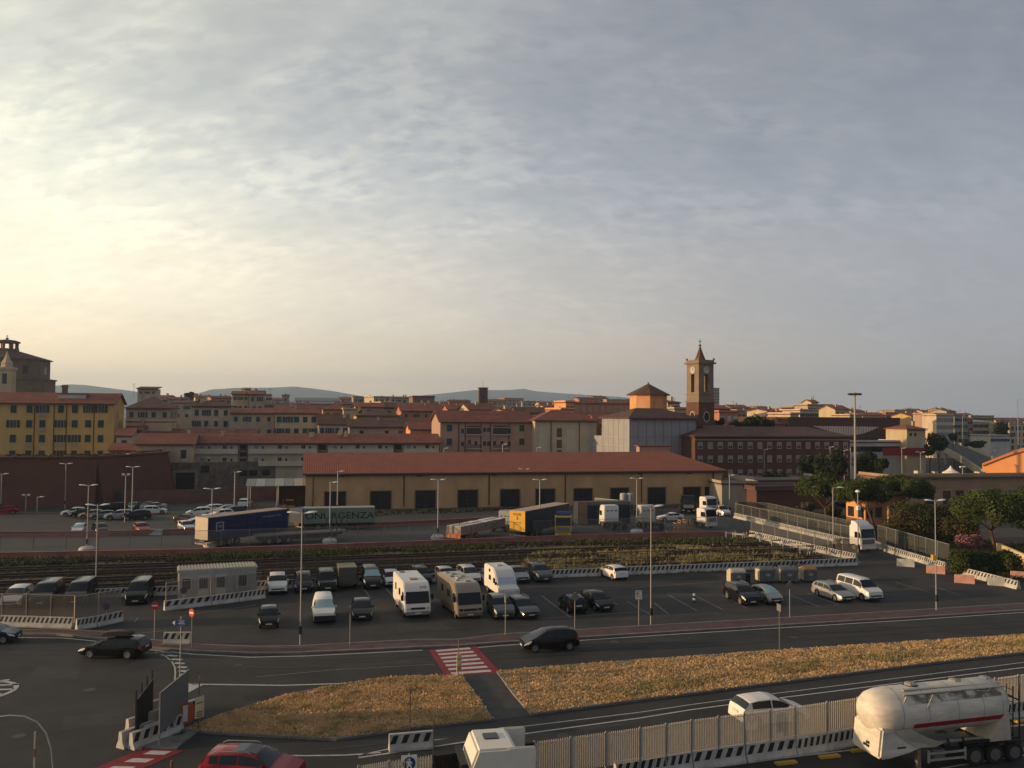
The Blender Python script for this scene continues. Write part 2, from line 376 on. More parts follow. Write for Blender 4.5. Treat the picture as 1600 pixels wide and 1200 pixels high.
# white lines and markings
mk = MB(); Zm = .008
def line(pts, w=.14, z=Zm): ribbon(mk, PP(pts), w, z, z)
line([(-100, 1000), (0, 996), (100, 997), (160, 1003), (230, 1015), (300, 1022), (390, 1027), (480, 1025), (660, 1016)], .16)
line([(745, 1012), (780, 1009), (1040, 992), (1420, 969), (1700, 950)], .16)
line([(300, 1069), (440, 1071), (540, 1068), (600, 1062)], .2)
ribbon(mk, [], .1, 0, 0) if False else None
mk.add([(*P(x, y).xy, Zm) for x, y in [(532, 1067), (580, 1066), (640, 1063), (665, 1059), (600, 1062), (560, 1075)]], [(0, 5, 4, 3, 2, 1)])
mk.add([(*P(x, y).xy, Zm) for x, y in [(292, 1068), (318, 1070), (306, 1076), (293, 1083)]], [(0, 3, 2, 1)])
line([(560, 1180), (670, 1158), (810, 1136), (860, 1130), (1000, 1113), (1080, 1101), (1200, 1085), (1600, 1035), (1700, 1022)], .1)
line([(560, 1184), (670, 1168), (735, 1158), (810, 1148), (1000, 1122), (1080, 1109), (1215, 1091), (1600, 1043), (1700, 1030)], .14)
line([(335, 1177), (400, 1179), (475, 1181), (540, 1180), (595, 1176)], .14)
line([(190, 1168), (226, 1171), (285, 1174)], .14)
line([(980, 1215), (1160, 1192), (1330, 1172)], .14); line([(1565, 1137), (1700, 1120)], .14)
line([(1380, 1215), (1600, 1180)], .12); line([(560, 1202), (600, 1197), (680, 1190)], .08)
# bar markings where the roundabout meets the road
arc = [(262, 1019), (270, 1025), (277, 1031), (281, 1037), (285, 1043), (287, 1049), (287, 1055), (286, 1061), (283, 1067)]
for i, (x, y) in enumerate(arc): line([(x-10+i*.6, y-1), (x+8-i*.3, y)], .34)
line([(243, 1019), (258, 1025), (268, 1033), (273, 1042), (274, 1052), (273, 1062)], .1)
# hatched disc of the roundabout
cp = P(-32, 1080); rr_ = (P(20, 1079)-cp).length
for r0 in (rr_,):
    pts = [Vector((cp.x+math.cos(a)*r0, cp.y+math.sin(a)*r0, 0)) for a in np.linspace(-3.14, 3.14, 60)]
    ribbon(mk, pts, .3, Zm, Zm)
for k_ in range(-7, 8):
    yy = k_*.95; hw = math.sqrt(max(0, rr_**2-yy**2))
    if hw > .5: ribbon(mk, [cp+Vector((-hw+.1, yy-.1, 0)), cp+Vector((hw-.1, yy+.45, 0))], .28, Zm, Zm)
tag(mk.build('road_markings', paint), kind='structure')
# repairs, tyre marks and manholes in the tarmac
pm_a = mat('tarmac_patch_dark', (.022, .021, .021), .9, .2, 1.0, world=True); pm_b = mat('tarmac_patch_pale', (.044, .042, .039), .9, .25, 1.0, world=True)
for i_, q_ in enumerate([[(520, 1040), (640, 1031), (650, 1036), (528, 1046)], [(905, 1015), (1010, 1008), (1015, 1013), (908, 1021)], [(60, 1040), (130, 1044), (120, 1062), (45, 1058)], [(380, 1088), (430, 1082), (440, 1088), (385, 1096)], [(900, 1138), (1010, 1123), (1015, 1128), (903, 1144)], [(1290, 985), (1400, 978), (1404, 983), (1292, 991)], [(100, 1120), (190, 1112), (200, 1130), (95, 1140)], [(1050, 905), (1120, 901), (1125, 907), (1052, 911)], [(620, 975), (700, 972), (706, 984), (624, 988)], [(1380, 900), (1430, 910), (1410, 921), (1362, 908)]]):
    sheet('asphalt_patch', PP(q_), .0065, pm_a if i_ % 2 else pm_b)
for i_, (x_, y_) in enumerate([(370, 1040), (560, 1095), (960, 1003), (1240, 996), (140, 1078), (30, 1150), (880, 1150), (740, 985), (1120, 960)]):
    c_ = P(x_, y_); sheet('manhole_cover', [c_+Vector((math.cos(a), math.sin(a), 0))*.36 for a in np.linspace(0, 5.9, 14)], .0095, mat('manhole_iron', (.05, .045, .042), .6, .2, 6, metal=.3))
tm_ = MB()
for l_ in ([(-20, 1022), (120, 1023), (260, 1032), (420, 1044), (640, 1038), (900, 1022), (1250, 1000), (1600, 978)], [(-20, 1014), (120, 1013), (260, 1022), (420, 1032), (640, 1026), (900, 1011), (1250, 990), (1600, 970)], [(500, 1172), (800, 1142), (1100, 1102), (1600, 1038)], [(240, 990), (330, 975), (420, 990), (600, 990), (900, 975), (1300, 948)]): ribbon(tm_, PP(l_), .32, .0115, .0115)
tag(tm_.build('tyre_track', mat('tyre_polish', (.024, .023, .022), .7, .4, .8, world=True, detail=9)), kind='structure')
# worn parking bays
mk = MB()
for a, b in [((845, 930), (893, 966)), ((980, 940), (1016, 960)), ((1022, 942), (1045, 960)), ((1045, 930), (1090, 955)), ((1088, 932), (1130, 953)), ((1128, 930), (1168, 951)), ((1235, 930), (1280, 948)),
             ((1262, 927), (1310, 945)), ((560, 910), (580, 935)), ((598, 913), (612, 930)), ((780, 925), (820, 945)), ((930, 925), (965, 945)), ((215, 990), (260, 985)), ((210, 972), (216, 965)), ((1400, 910), (1450, 925)), ((1455, 915), (1500, 930))]:
    ribbon(mk, PP([a, b]), .12, .012, .012)
for l_ in ([(700, 935), (800, 925), (1000, 918), (1130, 908)], [(820, 968), (900, 963), (1010, 955)], [(1040, 928), (1110, 930), (1200, 927)], [(400, 1058), (520, 1047), (680, 1038)], [(770, 927), (842, 922)], [(300, 960), (350, 953), (400, 945)]):
    ribbon(mk, PP(l_), .1, .012, .012)
tag(mk.build('worn_markings', paint_old), kind='structure')
# red and white crossings
def crossing(quad, n, frac=(.13, .87), label='', squares=False):
    q = [P(*c) for c in quad]           # far-left, far-right, near-right, near-left
    o = sheet('zebra_crossing', q, .012, red_paint); m2 = MB()
    for i in range(n):
        t0 = (i+.18)/n; t1 = (i+.66)/n
        def pt(u, t): a = q[0].lerp(q[3], t); b = q[1].lerp(q[2], t); return a.lerp(b, u)
        m2.add([(*pt(frac[0], t0).xy, .016), (*pt(frac[1], t0).xy, .016), (*pt(frac[1], t1).xy, .016), (*pt(frac[0], t1).xy, .016)], [(3, 2, 1, 0)])
    m2.build('stripe', mat('stripe_paint', (.50, .46, .43), .8, .2, 3, world=True), o); return o
crossing([(670, 1016), (744, 1010), (783, 1051), (696, 1057)], 7, (.13, .85))
crossing([(222, 1170), (288, 1173), (175, 1222), (95, 1222)], 4, (.30, .78))

# ---- railway yard
ballast = mat('rail_bed', (.13, .098, .070), .95, .35, .5, world=True, col2=(.15, .125, .06), detail=10, stretch=(.35, 1, 1))
rail_poly = PP([(-350, 950), (0, 938), (150, 934), (400, 922), (620, 912), (860, 904), (1180, 891), (1335, 884), (1250, 862), (1170, 842), (1130, 838), (900, 844), (600, 856), (300, 866), (0, 874), (-350, 884)])
sheet('railway_bed', rail_poly, .012, ballast)
rust = mat('rusty_rail', (.045, .026, .020), .7, .3, 3)
slm = mat('sleeper_wood', (.055, .040, .028), .9, .3, 2)
sl_me = {}
def track(label, l, sl=True):
    pts = PP(l); dens_ = []
    for a, b in zip(pts[:-1], pts[1:]):
        k = max(2, int((b-a).length/6)); dens_ += [a.lerp(b, i/k) for i in range(k)]
    dens_.append(pts[-1]); root = thing('railway_track', label, 'railway track', tuple(pts[0]), group='railway tracks beyond the parking lot')
    dens_ = [d-pts[0] for d in dens_]
    for s_ in (-.72, .72):
        off = [];
        for i, p in enumerate(dens_):
            d = (dens_[min(i+1, len(dens_)-1)]-dens_[max(i-1, 0)]).normalized(); off.append(p+Vector((-d.y, d.x, 0))*s_)
        ribbon(MB(), off, .08, .05, .25).build('rail', rust, root) if False else None
        b_ = MB(); ribbon(b_, off, .16, .08, .34); b_.build('rail', rust, root)
    b_ = MB(); tot = 0
    for a, b in zip(dens_[:-1], dens_[1:]):
        k = max(1, int((b-a).length/.9)); d = (b-a).normalized(); s_ = Vector((-d.y, d.x, 0))*1.25
        for i in range(k):
            c = a.lerp(b, (i+.5)/k); e = d*.12
            b_.add([(*(c-s_-e).xy, .02), (*(c-s_+e).xy, .02), (*(c+s_+e).xy, .02), (*(c+s_-e).xy, .02), (*(c-s_-e).xy, .10), (*(c-s_+e).xy, .10), (*(c+s_+e).xy, .10), (*(c+s_-e).xy, .10)], [(4, 5, 6, 7), (0, 1, 5, 4), (2, 3, 7, 6), (1, 2, 6, 5), (3, 0, 4, 7)])
    tag(b_.build('sleeper', slm, root), kind='stuff')
track('railway track closest to the pink wall', [(-200, 886), (0, 881), (300, 873), (560, 863), (800, 852), (960, 850), (1150, 848)])
track('second railway track from the pink wall, in yellow weeds', [(-200, 899), (0, 893), (300, 884), (600, 872), (850, 863), (1200, 852)])
track('third railway track from the pink wall', [(-200, 910), (0, 903), (300, 892), (600, 881), (900, 870), (1250, 862)])
track('fourth railway track, running behind the office cabin', [(-200, 922), (0, 915), (300, 902), (600, 891), (900, 880), (1280, 870)])
track('railway track nearest the striped barriers', [(-200, 935), (0, 927), (200, 918), (400, 908), (650, 899), (900, 890), (1300, 877)])
weed = mat('weeds', (.20, .165, .070), .9, .35, .3, world=True, col2=(.12, .12, .050), detail=8)
def dweed(a, b):
    v = noise.noise(Vector((a*.07, b*.28, 3.0))); return .12 if v < -.02 else (1.0 if v > .15 else .5)
tag(tufts('weeds', rail_poly, 24000, .08, .32, weed, .01, dens=dweed, blades=3, w=.07, seed=5), 'yellow green weeds growing between the railway tracks', 'weeds')
yw = mat('yellow_weeds', (.30, .26, .11), .9, .3, .5, world=True)
tag(tufts('weeds', PP([(800, 905), (1180, 890), (1260, 872), (1130, 850), (830, 866)]), 9000, .15, .5, yw, .01, dens=lambda a, b: 1 if noise.noise(Vector((a*.15, b*.2, 9))) > .02 else .08, blades=3, w=.08, seed=8), 'pale yellow flowering weeds in the right half of the rail yard', 'weeds')
gv = mat('verge_green', (.060, .070, .026), .9, .35, .5, world=True)
tag(tufts('verge_weeds', PP([(-200, 884), (0, 876), (300, 868), (600, 858), (900, 846), (1180, 842), (1200, 852), (900, 853), (600, 866), (300, 878), (0, 886), (-200, 894)]), 14000, .2, .6, gv, .01, dens=lambda a, b: 1 if noise.noise(Vector((a*.1, b*.1, 5))) > -.12 else .15, blades=3, w=.1, seed=9), 'dark green weeds growing along the foot of the pink wall', 'weeds')

# ---- hills far behind the town
hill_m = mat('hill_woodland', (.060, .075, .050), .95, .3, .002, world=True, detail=10)
def hills(Y, prof, seed, dep=1500):
    """prof: (px, py) crest line in the picture measured at distance Y"""
    mb = MB(); n = 140; x0, x1 = prof[0][0], prof[-1][0]; rows = []
    for j, (dy, fh) in enumerate([(-dep, 0), (-dep*.6, .38), (-dep*.28, .74), (0, 1.0), (dep*.7, .55), (dep*1.6, 0)]):
        row = []
        for i in range(n+1):
            px = x0+(x1-x0)*i/n; py = np.interp(px, [p[0] for p in prof], [p[1] for p in prof]); q = PY(px, py, Y)
            h = max(0, q.z)*fh; nn = noise.noise(Vector((px*.013, j*.9, seed)))*.16+noise.noise(Vector((px*.05, j*1.7, seed+4)))*.05
            row.append((q.x*(1+dy/Y*.5), Y+dy+nn*900*(0 < j < 5), max(-5, h*(1+nn*(fh < 1)))))
        rows.append(row)
    vs = [p for r_ in rows for p in r_]; fs = []
    for j in range(len(rows)-1):
        for i in range(n): a = j*(n+1)+i; fs.append((a, a+1, a+n+2, a+n+1))
    o = mb.add(vs, fs).build('hills', hill_m, smooth=80); o['kind'] = 'structure'; return o
hills(7000, [(-300, 618), (0, 608), (70, 603), (110, 600.5), (135, 601.5), (170, 606), (215, 612), (260, 622), (300, 618), (330, 609), (380, 606), (430, 605.5), (455, 603.5), (480, 606), (520, 611), (560, 618), (620, 628), (700, 640)], 2.0)
hills(7800, [(560, 640), (620, 622), (660, 618), (700, 614), (740, 609.5), (780, 609.5), (800, 609), (818, 607), (835, 611), (870, 614), (900, 616), (930, 618), (985, 622), (1020, 632), (1060, 645), (1300, 652), (1500, 654), (1900, 656)], 5.0)
# ---- the evening haze
hz_b = MB().box(-6500, 6500, -120, 9600, -4.0, 420)
hm = bpy.data.materials.new('haze_air'); hm.use_nodes = True; ht = hm.node_tree; ht.nodes.clear()
ho = ht.nodes.new('ShaderNodeOutputMaterial'); hv = ht.nodes.new('ShaderNodeVolumePrincipled')
hv.inputs['Color'].default_value = (.56, .75, 1.0, 1); hv.inputs['Density'].default_value = 0.00012; hv.inputs['Anisotropy'].default_value = .15
ht.links.new(hv.outputs[0], ho.inputs['Volume'])
HAZE = hz_b.build('haze', hm); tag(HAZE, 'thin evening haze lying over the town and hills', None, None, 'stuff')
# ================================================================ buildings
roof_red = rows_mat('terracotta_tiles', (.20, .072, .048), .40, 'X')
roof_ware = rows_mat('orange_terracotta_tiles', (.27, .090, .054), .40, 'X', var=.14)
roof_old = rows_mat('old_brown_tiles', (.105, .055, .040), .40, 'X')
roof_grey = rows_mat('grey_sheet_roof', (.11, .108, .10), .8, 'X', var=.15, rough=.5)
dark_glass = mat('dark_glass', (.018, .020, .024), .25, 0, spec=.5)
frame_w = mat('pale_window_frame', (.36, .34, .30), .7, 0)
shut_g = mat('green_shutter', (.030, .060, .060), .6, .2, 3)
shut_b = mat('brown_shutter', (.075, .040, .030), .7, .2, 3)
pipe_m = mat('copper_downpipe', (.060, .030, .022), .6, 0)
gut = mat('gutter_metal', (.05, .035, .03), .5, 0)
metal = mat('galvanised_steel', (.34, .34, .33), .45, .12, 3, metal=.6)
dark_metal = mat('dark_metal', (.04, .04, .042), .5, 0, metal=.3)
white_p = mat('white_plaster', (.45, .43, .38), .85, .12, .5)
WC = {}
def wall(name, c, var=.17): return mat(name, tuple(v*.96 for v in c), .92, var, .35, bump=.05, detail=10, stretch=(1, 1, .45))
ochre = wall('ochre_plaster', (.52, .355, .135)); tan_w = wall('tan_plaster', (.50, .32, .165)); cream = wall('cream_plaster', (.56, .45, .30)); pink = wall('pink_plaster', (.44, .25, .18))
pinkgrey = wall('faded_pink_plaster', (.42, .275, .20)); grey_w = wall('grey_plaster', (.33, .285, .235)); palegreen = wall('pale_green_grey_plaster', (.48, .42, .31)); yel = wall('pale_yellow_plaster', (.50, .40, .26))
terr = wall('terracotta_plaster', (.44, .20, .125)); beige = wall('beige_plaster', (.40, .34, .25)); brownw = wall('brown_plaster', (.22, .15, .11)); orange_w = wall('orange_plaster', (.66, .33, .15)); whitew = wall('off_white_plaster', (.50, .48, .43))
brick_red = brick_mat('dark_red_brick', (.115, .052, .040), (.085, .042, .034), (.11, .08, .06), 3.2)
brick_old = brick_mat('fortress_brick', (.135, .060, .042), (.088, .042, .030), (.13, .08, .06), 2.0)
stone_old = mat('rough_old_stone', (.15, .12, .092), .95, .45, .8, bump=.5, detail=12)
def win_mesh(w, h, fm, style):
    key = (round(w, 2), round(h, 2), fm.name, style)
    if key in WC: return WC[key]
    b = MB(); t = .11
    b.box(-w/2, w/2, -.02, .03, 0, h, 1)
    if style != 'bare':
        b.box(-w/2-t, -w/2, -.08, .03, -t, h+t, 0); b.box(w/2, w/2+t, -.08, .03, -t, h+t, 0); b.box(-w/2, w/2, -.08, .03, h, h+t, 0); b.box(-w/2-.1, w/2+.1, -.16, .028, -t-.02, 0, 0)
        b.box(-.03, .03, -.045, .03, 0, h, 0)
    me = b.mesh('window', [fm, dark_glass]); WC[key] = me
    c = MB()
    if style == 'closed':
        for s in (-1, 1):
            x0 = min(0, s*w/2)+.01; c.box(x0, x0+w/2-.02, -.125, -.085, 0.01, h-.01)
    elif style == 'open':
        for s in (-1, 1):
            x0 = s*(w/2+.13)-(w/2 if s < 0 else 0); c.box(x0, x0+w/2, -.13, -.09, 0.01, h-.01)
    elif style == 'half':
        c.box(-w/2+.01, w/2-.01, -.07, -.035, h*.45, h)
    if style == 'open' or style == 'closed':
        ml = []
        for k in range(2): h_ = MB(); h_.v = c.v[k*8:k*8+8]; h_.f = c.f[:6]; h_.m = [0]*6; ml.append(h_.mesh('shutter', shut_g))
        WC[(key, 's')] = ml
    else: WC[(key, 's')] = [c.mesh('shutter', shut_g)] if c.v else []
    return me
def window(root, x, y, z, w, h, fm, style, rz=0, shm=None):
    me = win_mesh(w, h, fm, style); o = put(me, 'window', root, (x, y, z), rz)
    sm = WC[((round(w, 2), round(h, 2), fm.name, style), 's')]
    for q_ in sm:
        if shm and shm is not shut_g:
            k = (q_.name, shm.name)
            if k not in WC: m2 = q_.copy(); m2.materials[0] = shm; WC[k] = m2
            q_ = WC[k]
        put(q_, 'shutter', o)
    return o
def block(name, label, x0, x1, ye, Y, D, wm, roof='gable', rh=None, yr=None, rm=None, yaw=None, win=None, fm=None, cat='building', group=None, z0=0.0, over=.5, side=0, bands=(), chim=0, shm=None, pipes=(), hide_front=False):
    """front-left corner on the picture column x0 at distance Y; the front runs along the street bearing to column x1; eaves seen at row ye"""
    yaw = GA if yaw is None else R(yaw); d = Vector((math.cos(yaw), math.sin(yaw), 0))
    A = PY(x0, ye, Y); H = A.z; A = Vector((A.x, A.y, 0))
    r_ = ray(x1, ye); t = (A.x*r_.y-A.y*r_.x)/(r_.x*d.y-r_.y*d.x)*1.0
    Lf = t if t > 0 else 10.0
    root = thing(name, label, cat, tuple(A), yaw, group)
    root['w'] = 0; del root['w']
    bw = MB().box(0, Lf, 0, D, z0, H); bw.build('wall', wm, root)
    if rh is None and yr is not None:
        rh = max(.6, PY(x0, yr, Y+D/2).z-H)
    if rh is None: rh = D*.16
    rm = rm or roof_red; rb = MB(); o = over
    if roof == 'gable':
        if wm: MB().prism([(0, H+.003), (D, H+.003), (D/2, H+rh)], .03, Lf-.03, axis='x').build('gable_wall', wm, root)
        s = rh/(D/2); th = .22
        rb.prism([(-o, H-o*s+.06), (D/2, H+rh+.06), (D+o, H-o*s+.06), (D+o, H-o*s+.06+th), (D/2, H+rh+.06+th), (-o, H-o*s+.06+th)], -o, Lf+o, axis='x')
        rb.build('roof', rm, root)
    elif roof == 'hip':
        i_ = min(D/2, Lf/2); e = H+.02
        v = [(-o, -o, e), (Lf+o, -o, e), (Lf+o, D+o, e), (-o, D+o, e), (-o, -o, e+.18), (Lf+o, -o, e+.18), (Lf+o, D+o, e+.18), (-o, D+o, e+.18), (i_, D/2, e+rh), (Lf-i_+.001, D/2, e+rh)]
        rb.add(v, [(0, 3, 2, 1), (0, 1, 5, 4), (1, 2, 6, 5), (2, 3, 7, 6), (3, 0, 4, 7), (4, 5, 9, 8), (5, 6, 9), (6, 7, 8, 9), (7, 4, 8)]); rb.build('roof', rm, root)
    elif roof == 'shed':
        rb.prism([(-o, H-.1), (D+o, H+rh), (D+o, H+rh+.2), (-o, H+.1)], -o, Lf+o, axis='x'); rb.build('roof', rm, root)
    elif roof == 'flat':
        rb.box(-o*.5, Lf+o*.5, -o*.5, D+o*.5, H+.003, H+.3); rb.build('roof', rm, root)
        q = MB(); q.box(-o*.5, Lf+o*.5, -o*.5, -o*.5+.25, H+.303, H+.8); q.box(-o*.5, -o*.5+.25, -o*.5+.25, D, H+.303, H+.8); q.box(Lf+o*.5-.25, Lf+o*.5, -o*.5+.25, D, H+.303, H+.8); q.build('parapet', wm, root)
    if roof in ('gable', 'hip', 'shed') and Y < 330:
        MB().box(-.05, Lf+.05, -o-.16, -o-.01, H-.32, H-.12).build('gutter', gut, root)
    fm = fm or frame_w
    if win:
        cols, w, h, rowsz, styles = win        # rowsz: heights below the eaves of each window top
        for k, rz_ in enumerate(rowsz):
            cs = cols if not isinstance(cols, int) else [(i+.5)/cols for i in range(cols)]
            for i, c in enumerate(cs):
                st = styles[(i*7+k*3) % len(styles)]
                if st == '-': continue
                if H-rz_-h < .4: continue
                window(root, c*Lf, 0, H-rz_-h, w, h, fm, st, shm=shm)
        if side:
            for k, rz_ in enumerate(rowsz):
                for i in range(side):
                    if H-rz_-h < .4: continue
                    if x0 > 700 or yaw > R(25): window(root, 0, D*(i+.5)/side, H-rz_-h, w, h, fm, styles[0], R(-90), shm=shm)
                    else: window(root, Lf, D*(i+.5)/side, H-rz_-h, w, h, fm, styles[0], R(90), shm=shm)
    for b_ in bands: MB().box(-.06, Lf+.06, -.12, -.003, H-b_-.22, H-b_).build('string_course', fm, root)
    for p_ in pipes: MB().tube([(p_*Lf, -.09, .1), (p_*Lf, -.09, H-.2)], .09, 6).build('downpipe', pipe_m, root)
    rr = random.Random(int(x0*7+ye))
    for c_ in range(chim):
        x = rr.uniform(.1, .9)*Lf; y = D*rr.uniform(.3, .6); hh = H+rh*(1-abs(y-D/2)/(D/2))*(roof != 'flat')
        q = MB().box(x-.35, x+.35, y-.3, y+.3, hh-.3, hh+1.1); q.box(x-.45, x+.45, y-.4, y+.4, hh+1.1, hh+1.25); q.build('chimney', wm, root)
    root['L'] = Lf; root['H'] = H; root['D'] = D
    return root
def drop(r): 
    for k in ('L', 'H', 'D'):
        if k in r: del r[k]
    return r

# ---- long ochre customs shed in the middle
wd = P(477, 800)
sh = block('warehouse', 'long low ochre warehouse with orange tiled roof and eleven dark doorways', 477.5, 1127.5, 741.5, wd.y, 17, tan_w, 'hip', rh=2.3, rm=roof_ware, yaw=13.4, over=.45)
L_, H_ = sh['L'], sh['H']
bpy.data.objects.remove([c for c in sh.children if c.name.startswith('roof')][0])
v = [(-.5, -.5, H_), (L_+1, -.5, H_), (L_+1, 18, H_), (-.5, 18, H_), (-.5, -.5, H_+.2), (L_+1, -.5, H_+.2), (L_+1, 18, H_+.2), (-.5, 18, H_+.2), (-.5, 8.7, H_+3.55), (L_-7.5, 8.7, H_+3.55)]
MB().add(v, [(0, 3, 2, 1), (0, 1, 5, 4), (1, 2, 6, 5), (2, 3, 7, 6), (4, 5, 9, 8), (5, 6, 9), (6, 7, 8, 9), (0, 4, 8, 7, 3)]).build('roof', roof_ware, sh)
MB().prism([(0, H_+.2), (17, H_+.2), (8.6, H_+3.4)], -.012, .2, axis='x').build('gable_wall', tan_w, sh)
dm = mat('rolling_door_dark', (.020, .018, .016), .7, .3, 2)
fr_ = mat('door_frame_tan', (.22, .15, .085), .9, .1, 1)
DX = [524, 595, 665, 731, 797, 852, 911, 968, 1026, 1081]
def xw(px, Yg=None):      # column -> distance along the warehouse front
    A = sh.location; d = Vector((math.cos(R(13.4)), math.sin(R(13.4)), 0)); r_ = ray(px, 760); return (A.x*r_.y-A.y*r_.x)/(r_.x*d.y-r_.y*d.x)
for i, px in enumerate(DX):
    c = xw(px); w = 3.7
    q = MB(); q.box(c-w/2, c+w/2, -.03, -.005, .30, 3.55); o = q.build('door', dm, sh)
    q = MB(); q.box(c-w/2-.18, c-w/2, -.10, -.005, .30, 3.7, 0); q.box(c+w/2, c+w/2+.18, -.10, -.005, .30, 3.7, 0); q.box(c-w/2, c+w/2, -.10, -.005, 3.55, 3.7, 0); q.build('frame', fr_, o)
    q = MB(); q.box(c-.05, c+.05, -.07, -.031, .30, 3.55)
    for k in range(1, 5): q.box(c-w/2, c-.06, -.05, -.031, .3+k*.66, .34+k*.66); q.box(c+.06, c+w/2, -.05, -.031, .3+k*.66, .34+k*.66)
    q.build('rail', dark_metal, o)
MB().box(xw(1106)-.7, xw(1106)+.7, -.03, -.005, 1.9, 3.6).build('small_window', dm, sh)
MB().box(-.05, L_+.3, -1.6, -.006, 0, .30).build('loading_platform', mat('platform_stone', (.12, .10, .075), .9, .3, 1.0, detail=8), sh)
for px in (489, 631, 764, 883, 1002, 1114): MB().tube([(xw(px), -.12, .7), (xw(px), -.12, H_-.1)], .11, 6).build('downpipe', pipe_m, sh)
MB().box(-.5, L_+.9, -.68, -.51, H_-.12, H_+.10).build('gutter', gut, sh)
for px in (533, 655, 772, 1000, 1077): MB().box(xw(px)-.5, xw(px)+.5, -.2, -.006, H_-.5, H_-.3).build('lamp_bracket', dark_metal, sh)
MB().box(xw(1037)-.3, xw(1070)+2, 12, 13.8, H_+1.5, H_+4.5).build('roof_hut', pinkgrey, sh)
MB().box(xw(1037)-.7, xw(1070)+2.3, 11.6, 14.2, H_+4.503, H_+4.75).build('roof_hut_lid', roof_red, sh)
drop(sh)
tufts_pl = tag(tufts('weeds', [P(600, 800), P(900, 786), P(1100, 788), P(900, 794), P(600, 806), P(480, 812), P(480, 806)], 900, .15, .55, mat('dark_weeds', (.07, .065, .03), .9, .3, .6, world=True), .0, blades=4, w=.15, seed=12), 'dark weeds in front of the long ochre warehouse', 'weeds')

# ---- fortress
def wall_run(name, label, l, H, thick, m, cap=None, batter=0.0, parent=None, cat='wall', group=None, cols=None):
    pts = [Vector(p) for p in l]; root = thing(name, label, cat, tuple(pts[0]), group=group) if parent is None else parent
    o_ = pts[0].copy(); pts = [p-o_ for p in pts]
    for a, b in zip(pts[:-1], pts[1:]):
        d = (b-a).normalized(); s = Vector((-d.y, d.x, 0)); w = MB()
        c = [a-s*batter, b-s*batter, b+s*thick, a+s*thick, a, b, b+s*thick, a+s*thick]
        w.add([(c[i].x, c[i].y, 0 if i < 4 else H) for i in range(8)], [(0, 3, 2, 1), (4, 5, 6, 7), (0, 1, 5, 4), (1, 2, 6, 5), (2, 3, 7, 6), (3, 0, 4, 7)]); w.build('wall_section' if cap is None else 'wall', m, root)
        if cap is not None:
            w = MB(); ribbon(w, [a-d*.02, b+d*.02], .45, H*.80, H*.80+.3); w.build('string_course', cap, root)
            w = MB(); q0 = a+s*thick*.5; q1 = b+s*thick*.5; ribbon(w, [q0, q1], thick+.5, H+.003, H+.35); w.build('coping', cap, root)
    return root
f0 = P(-330, 802); f1 = P(150, 790.5); f2 = PY(263, 705, 184); f2.z = 0; fH = PY(60, 716, (P(60, 793)).y).z
f3 = f2+Vector((-15, 34, 0))
wall_run('fortress_wall', 'massive dark red brick fortress wall with sloping face below the ochre apartment block', [f0, f1, f2, f3], fH, 5.0, brick_old, mat('old_brick_coping', (.13, .06, .04), .95, .3, 1.0), 1.8)
tag(tufts('weeds', [f0+Vector((0, 1, 0)), f1+Vector((0, 1, 0)), f2+Vector((-1, 1, 0)), f2+Vector((-3, 4.5, 0)), f1+Vector((-1, 5, 0)), f0+Vector((0, 5, 0))], 1500, .1, .5, mat('wall_top_weeds', (.060, .050, .025), .95, .3, .6, world=True), fH+.3, blades=4, w=.15, seed=31), 'dry weeds growing along the top of the dark red fortress wall', 'weeds')

# ---- ochre apartment block on the left
oc = block('apartment_block', 'ochre yellow apartment block with green shutters standing above the fortress wall', -70, 179, 628.5, 200, 12.5, ochre, 'gable', rh=2.4, yaw=14.3, over=.6, chim=0)
L_, H_ = oc['L'], oc['H']
def along(root, yaw, px, py=650):
    A = root.location; d = Vector((math.cos(yaw), math.sin(yaw), 0)); r_ = ray(px, py); return (A.x*r_.y-A.y*r_.x)/(r_.x*d.y-r_.y*d.x)
def zrow(root, yaw, px, py):
    t = along(root, yaw, px, py); p = root.location+Vector((math.cos(yaw), math.sin(yaw), 0))*t; return zat(p, py)
wcols = [(-50, 's', 'w', 's', 's'), (-20, 's', 's', 'w', 's'), (21, 's', 'w', 's', 's'), (46, 's', 's', 's', 's'), (66.5, 'w', 's', 's', 's'), (95, 's', 'w', 'w', 'w'), (117, 's', 's', 'w', 's'), (138, 'n', 's', 's', 's'), (158, 'w', 's', 's', 's')]
for k, yy in enumerate((634, 657, 680, 704.5)):
    for cdef in wcols:
        px = cdef[0]; kind = cdef[1+k]; x = along(oc, GA, px); z = zrow(oc, GA, px, yy+11)
        w = {'s': 1.25, 'w': 1.3, 'n': 1.0}[kind]; st = {'s': 'closed', 'w': 'open', 'n': 'open'}[kind]
        window(oc, x, 0, z, w, 1.75, mat('ochre_sill', (.40, .30, .14), .9, .1, 1), st, shm=mat('bottle_green_shutter', (.020, .045, .048), .6, .2, 3))
        if (px, k) in ((66.5, 0), (66.5, 1), (95, 2), (117, 2), (46, 2), (117, 3)):
            q = MB().box(x-.9, x+.9, -.55, -.17, z-.45, z-.40); [q.box(x-.8+i*.4, x-.5+i*.4, -.5, -.42, z-.95+.1*(i % 2), z-.41) for i in range(4)]; q.build('washing_line', mat('laundry', (.35, .33, .33), .9, .4, 4), oc)
for px in (54, 84.5, 104, 147): MB().tube([(along(oc, GA, px), -.1, 3), (along(oc, GA, px), -.1, H_-.2)], .11, 6).build('downpipe', mat('rust_downpipe', (.13, .055, .025), .8, .2, 1), oc)
xa, xb = along(oc, GA, 86), along(oc, GA, 129)
MB().box(xa, xb, 2.5, 5.5, H_+.9, H_+2.15).build('roof_terrace', whitew, oc); MB().box(xa-.2, xb+.2, 2.4, 5.7, H_+2.153, H_+2.35).build('roof_terrace_lid', roof_red, oc)
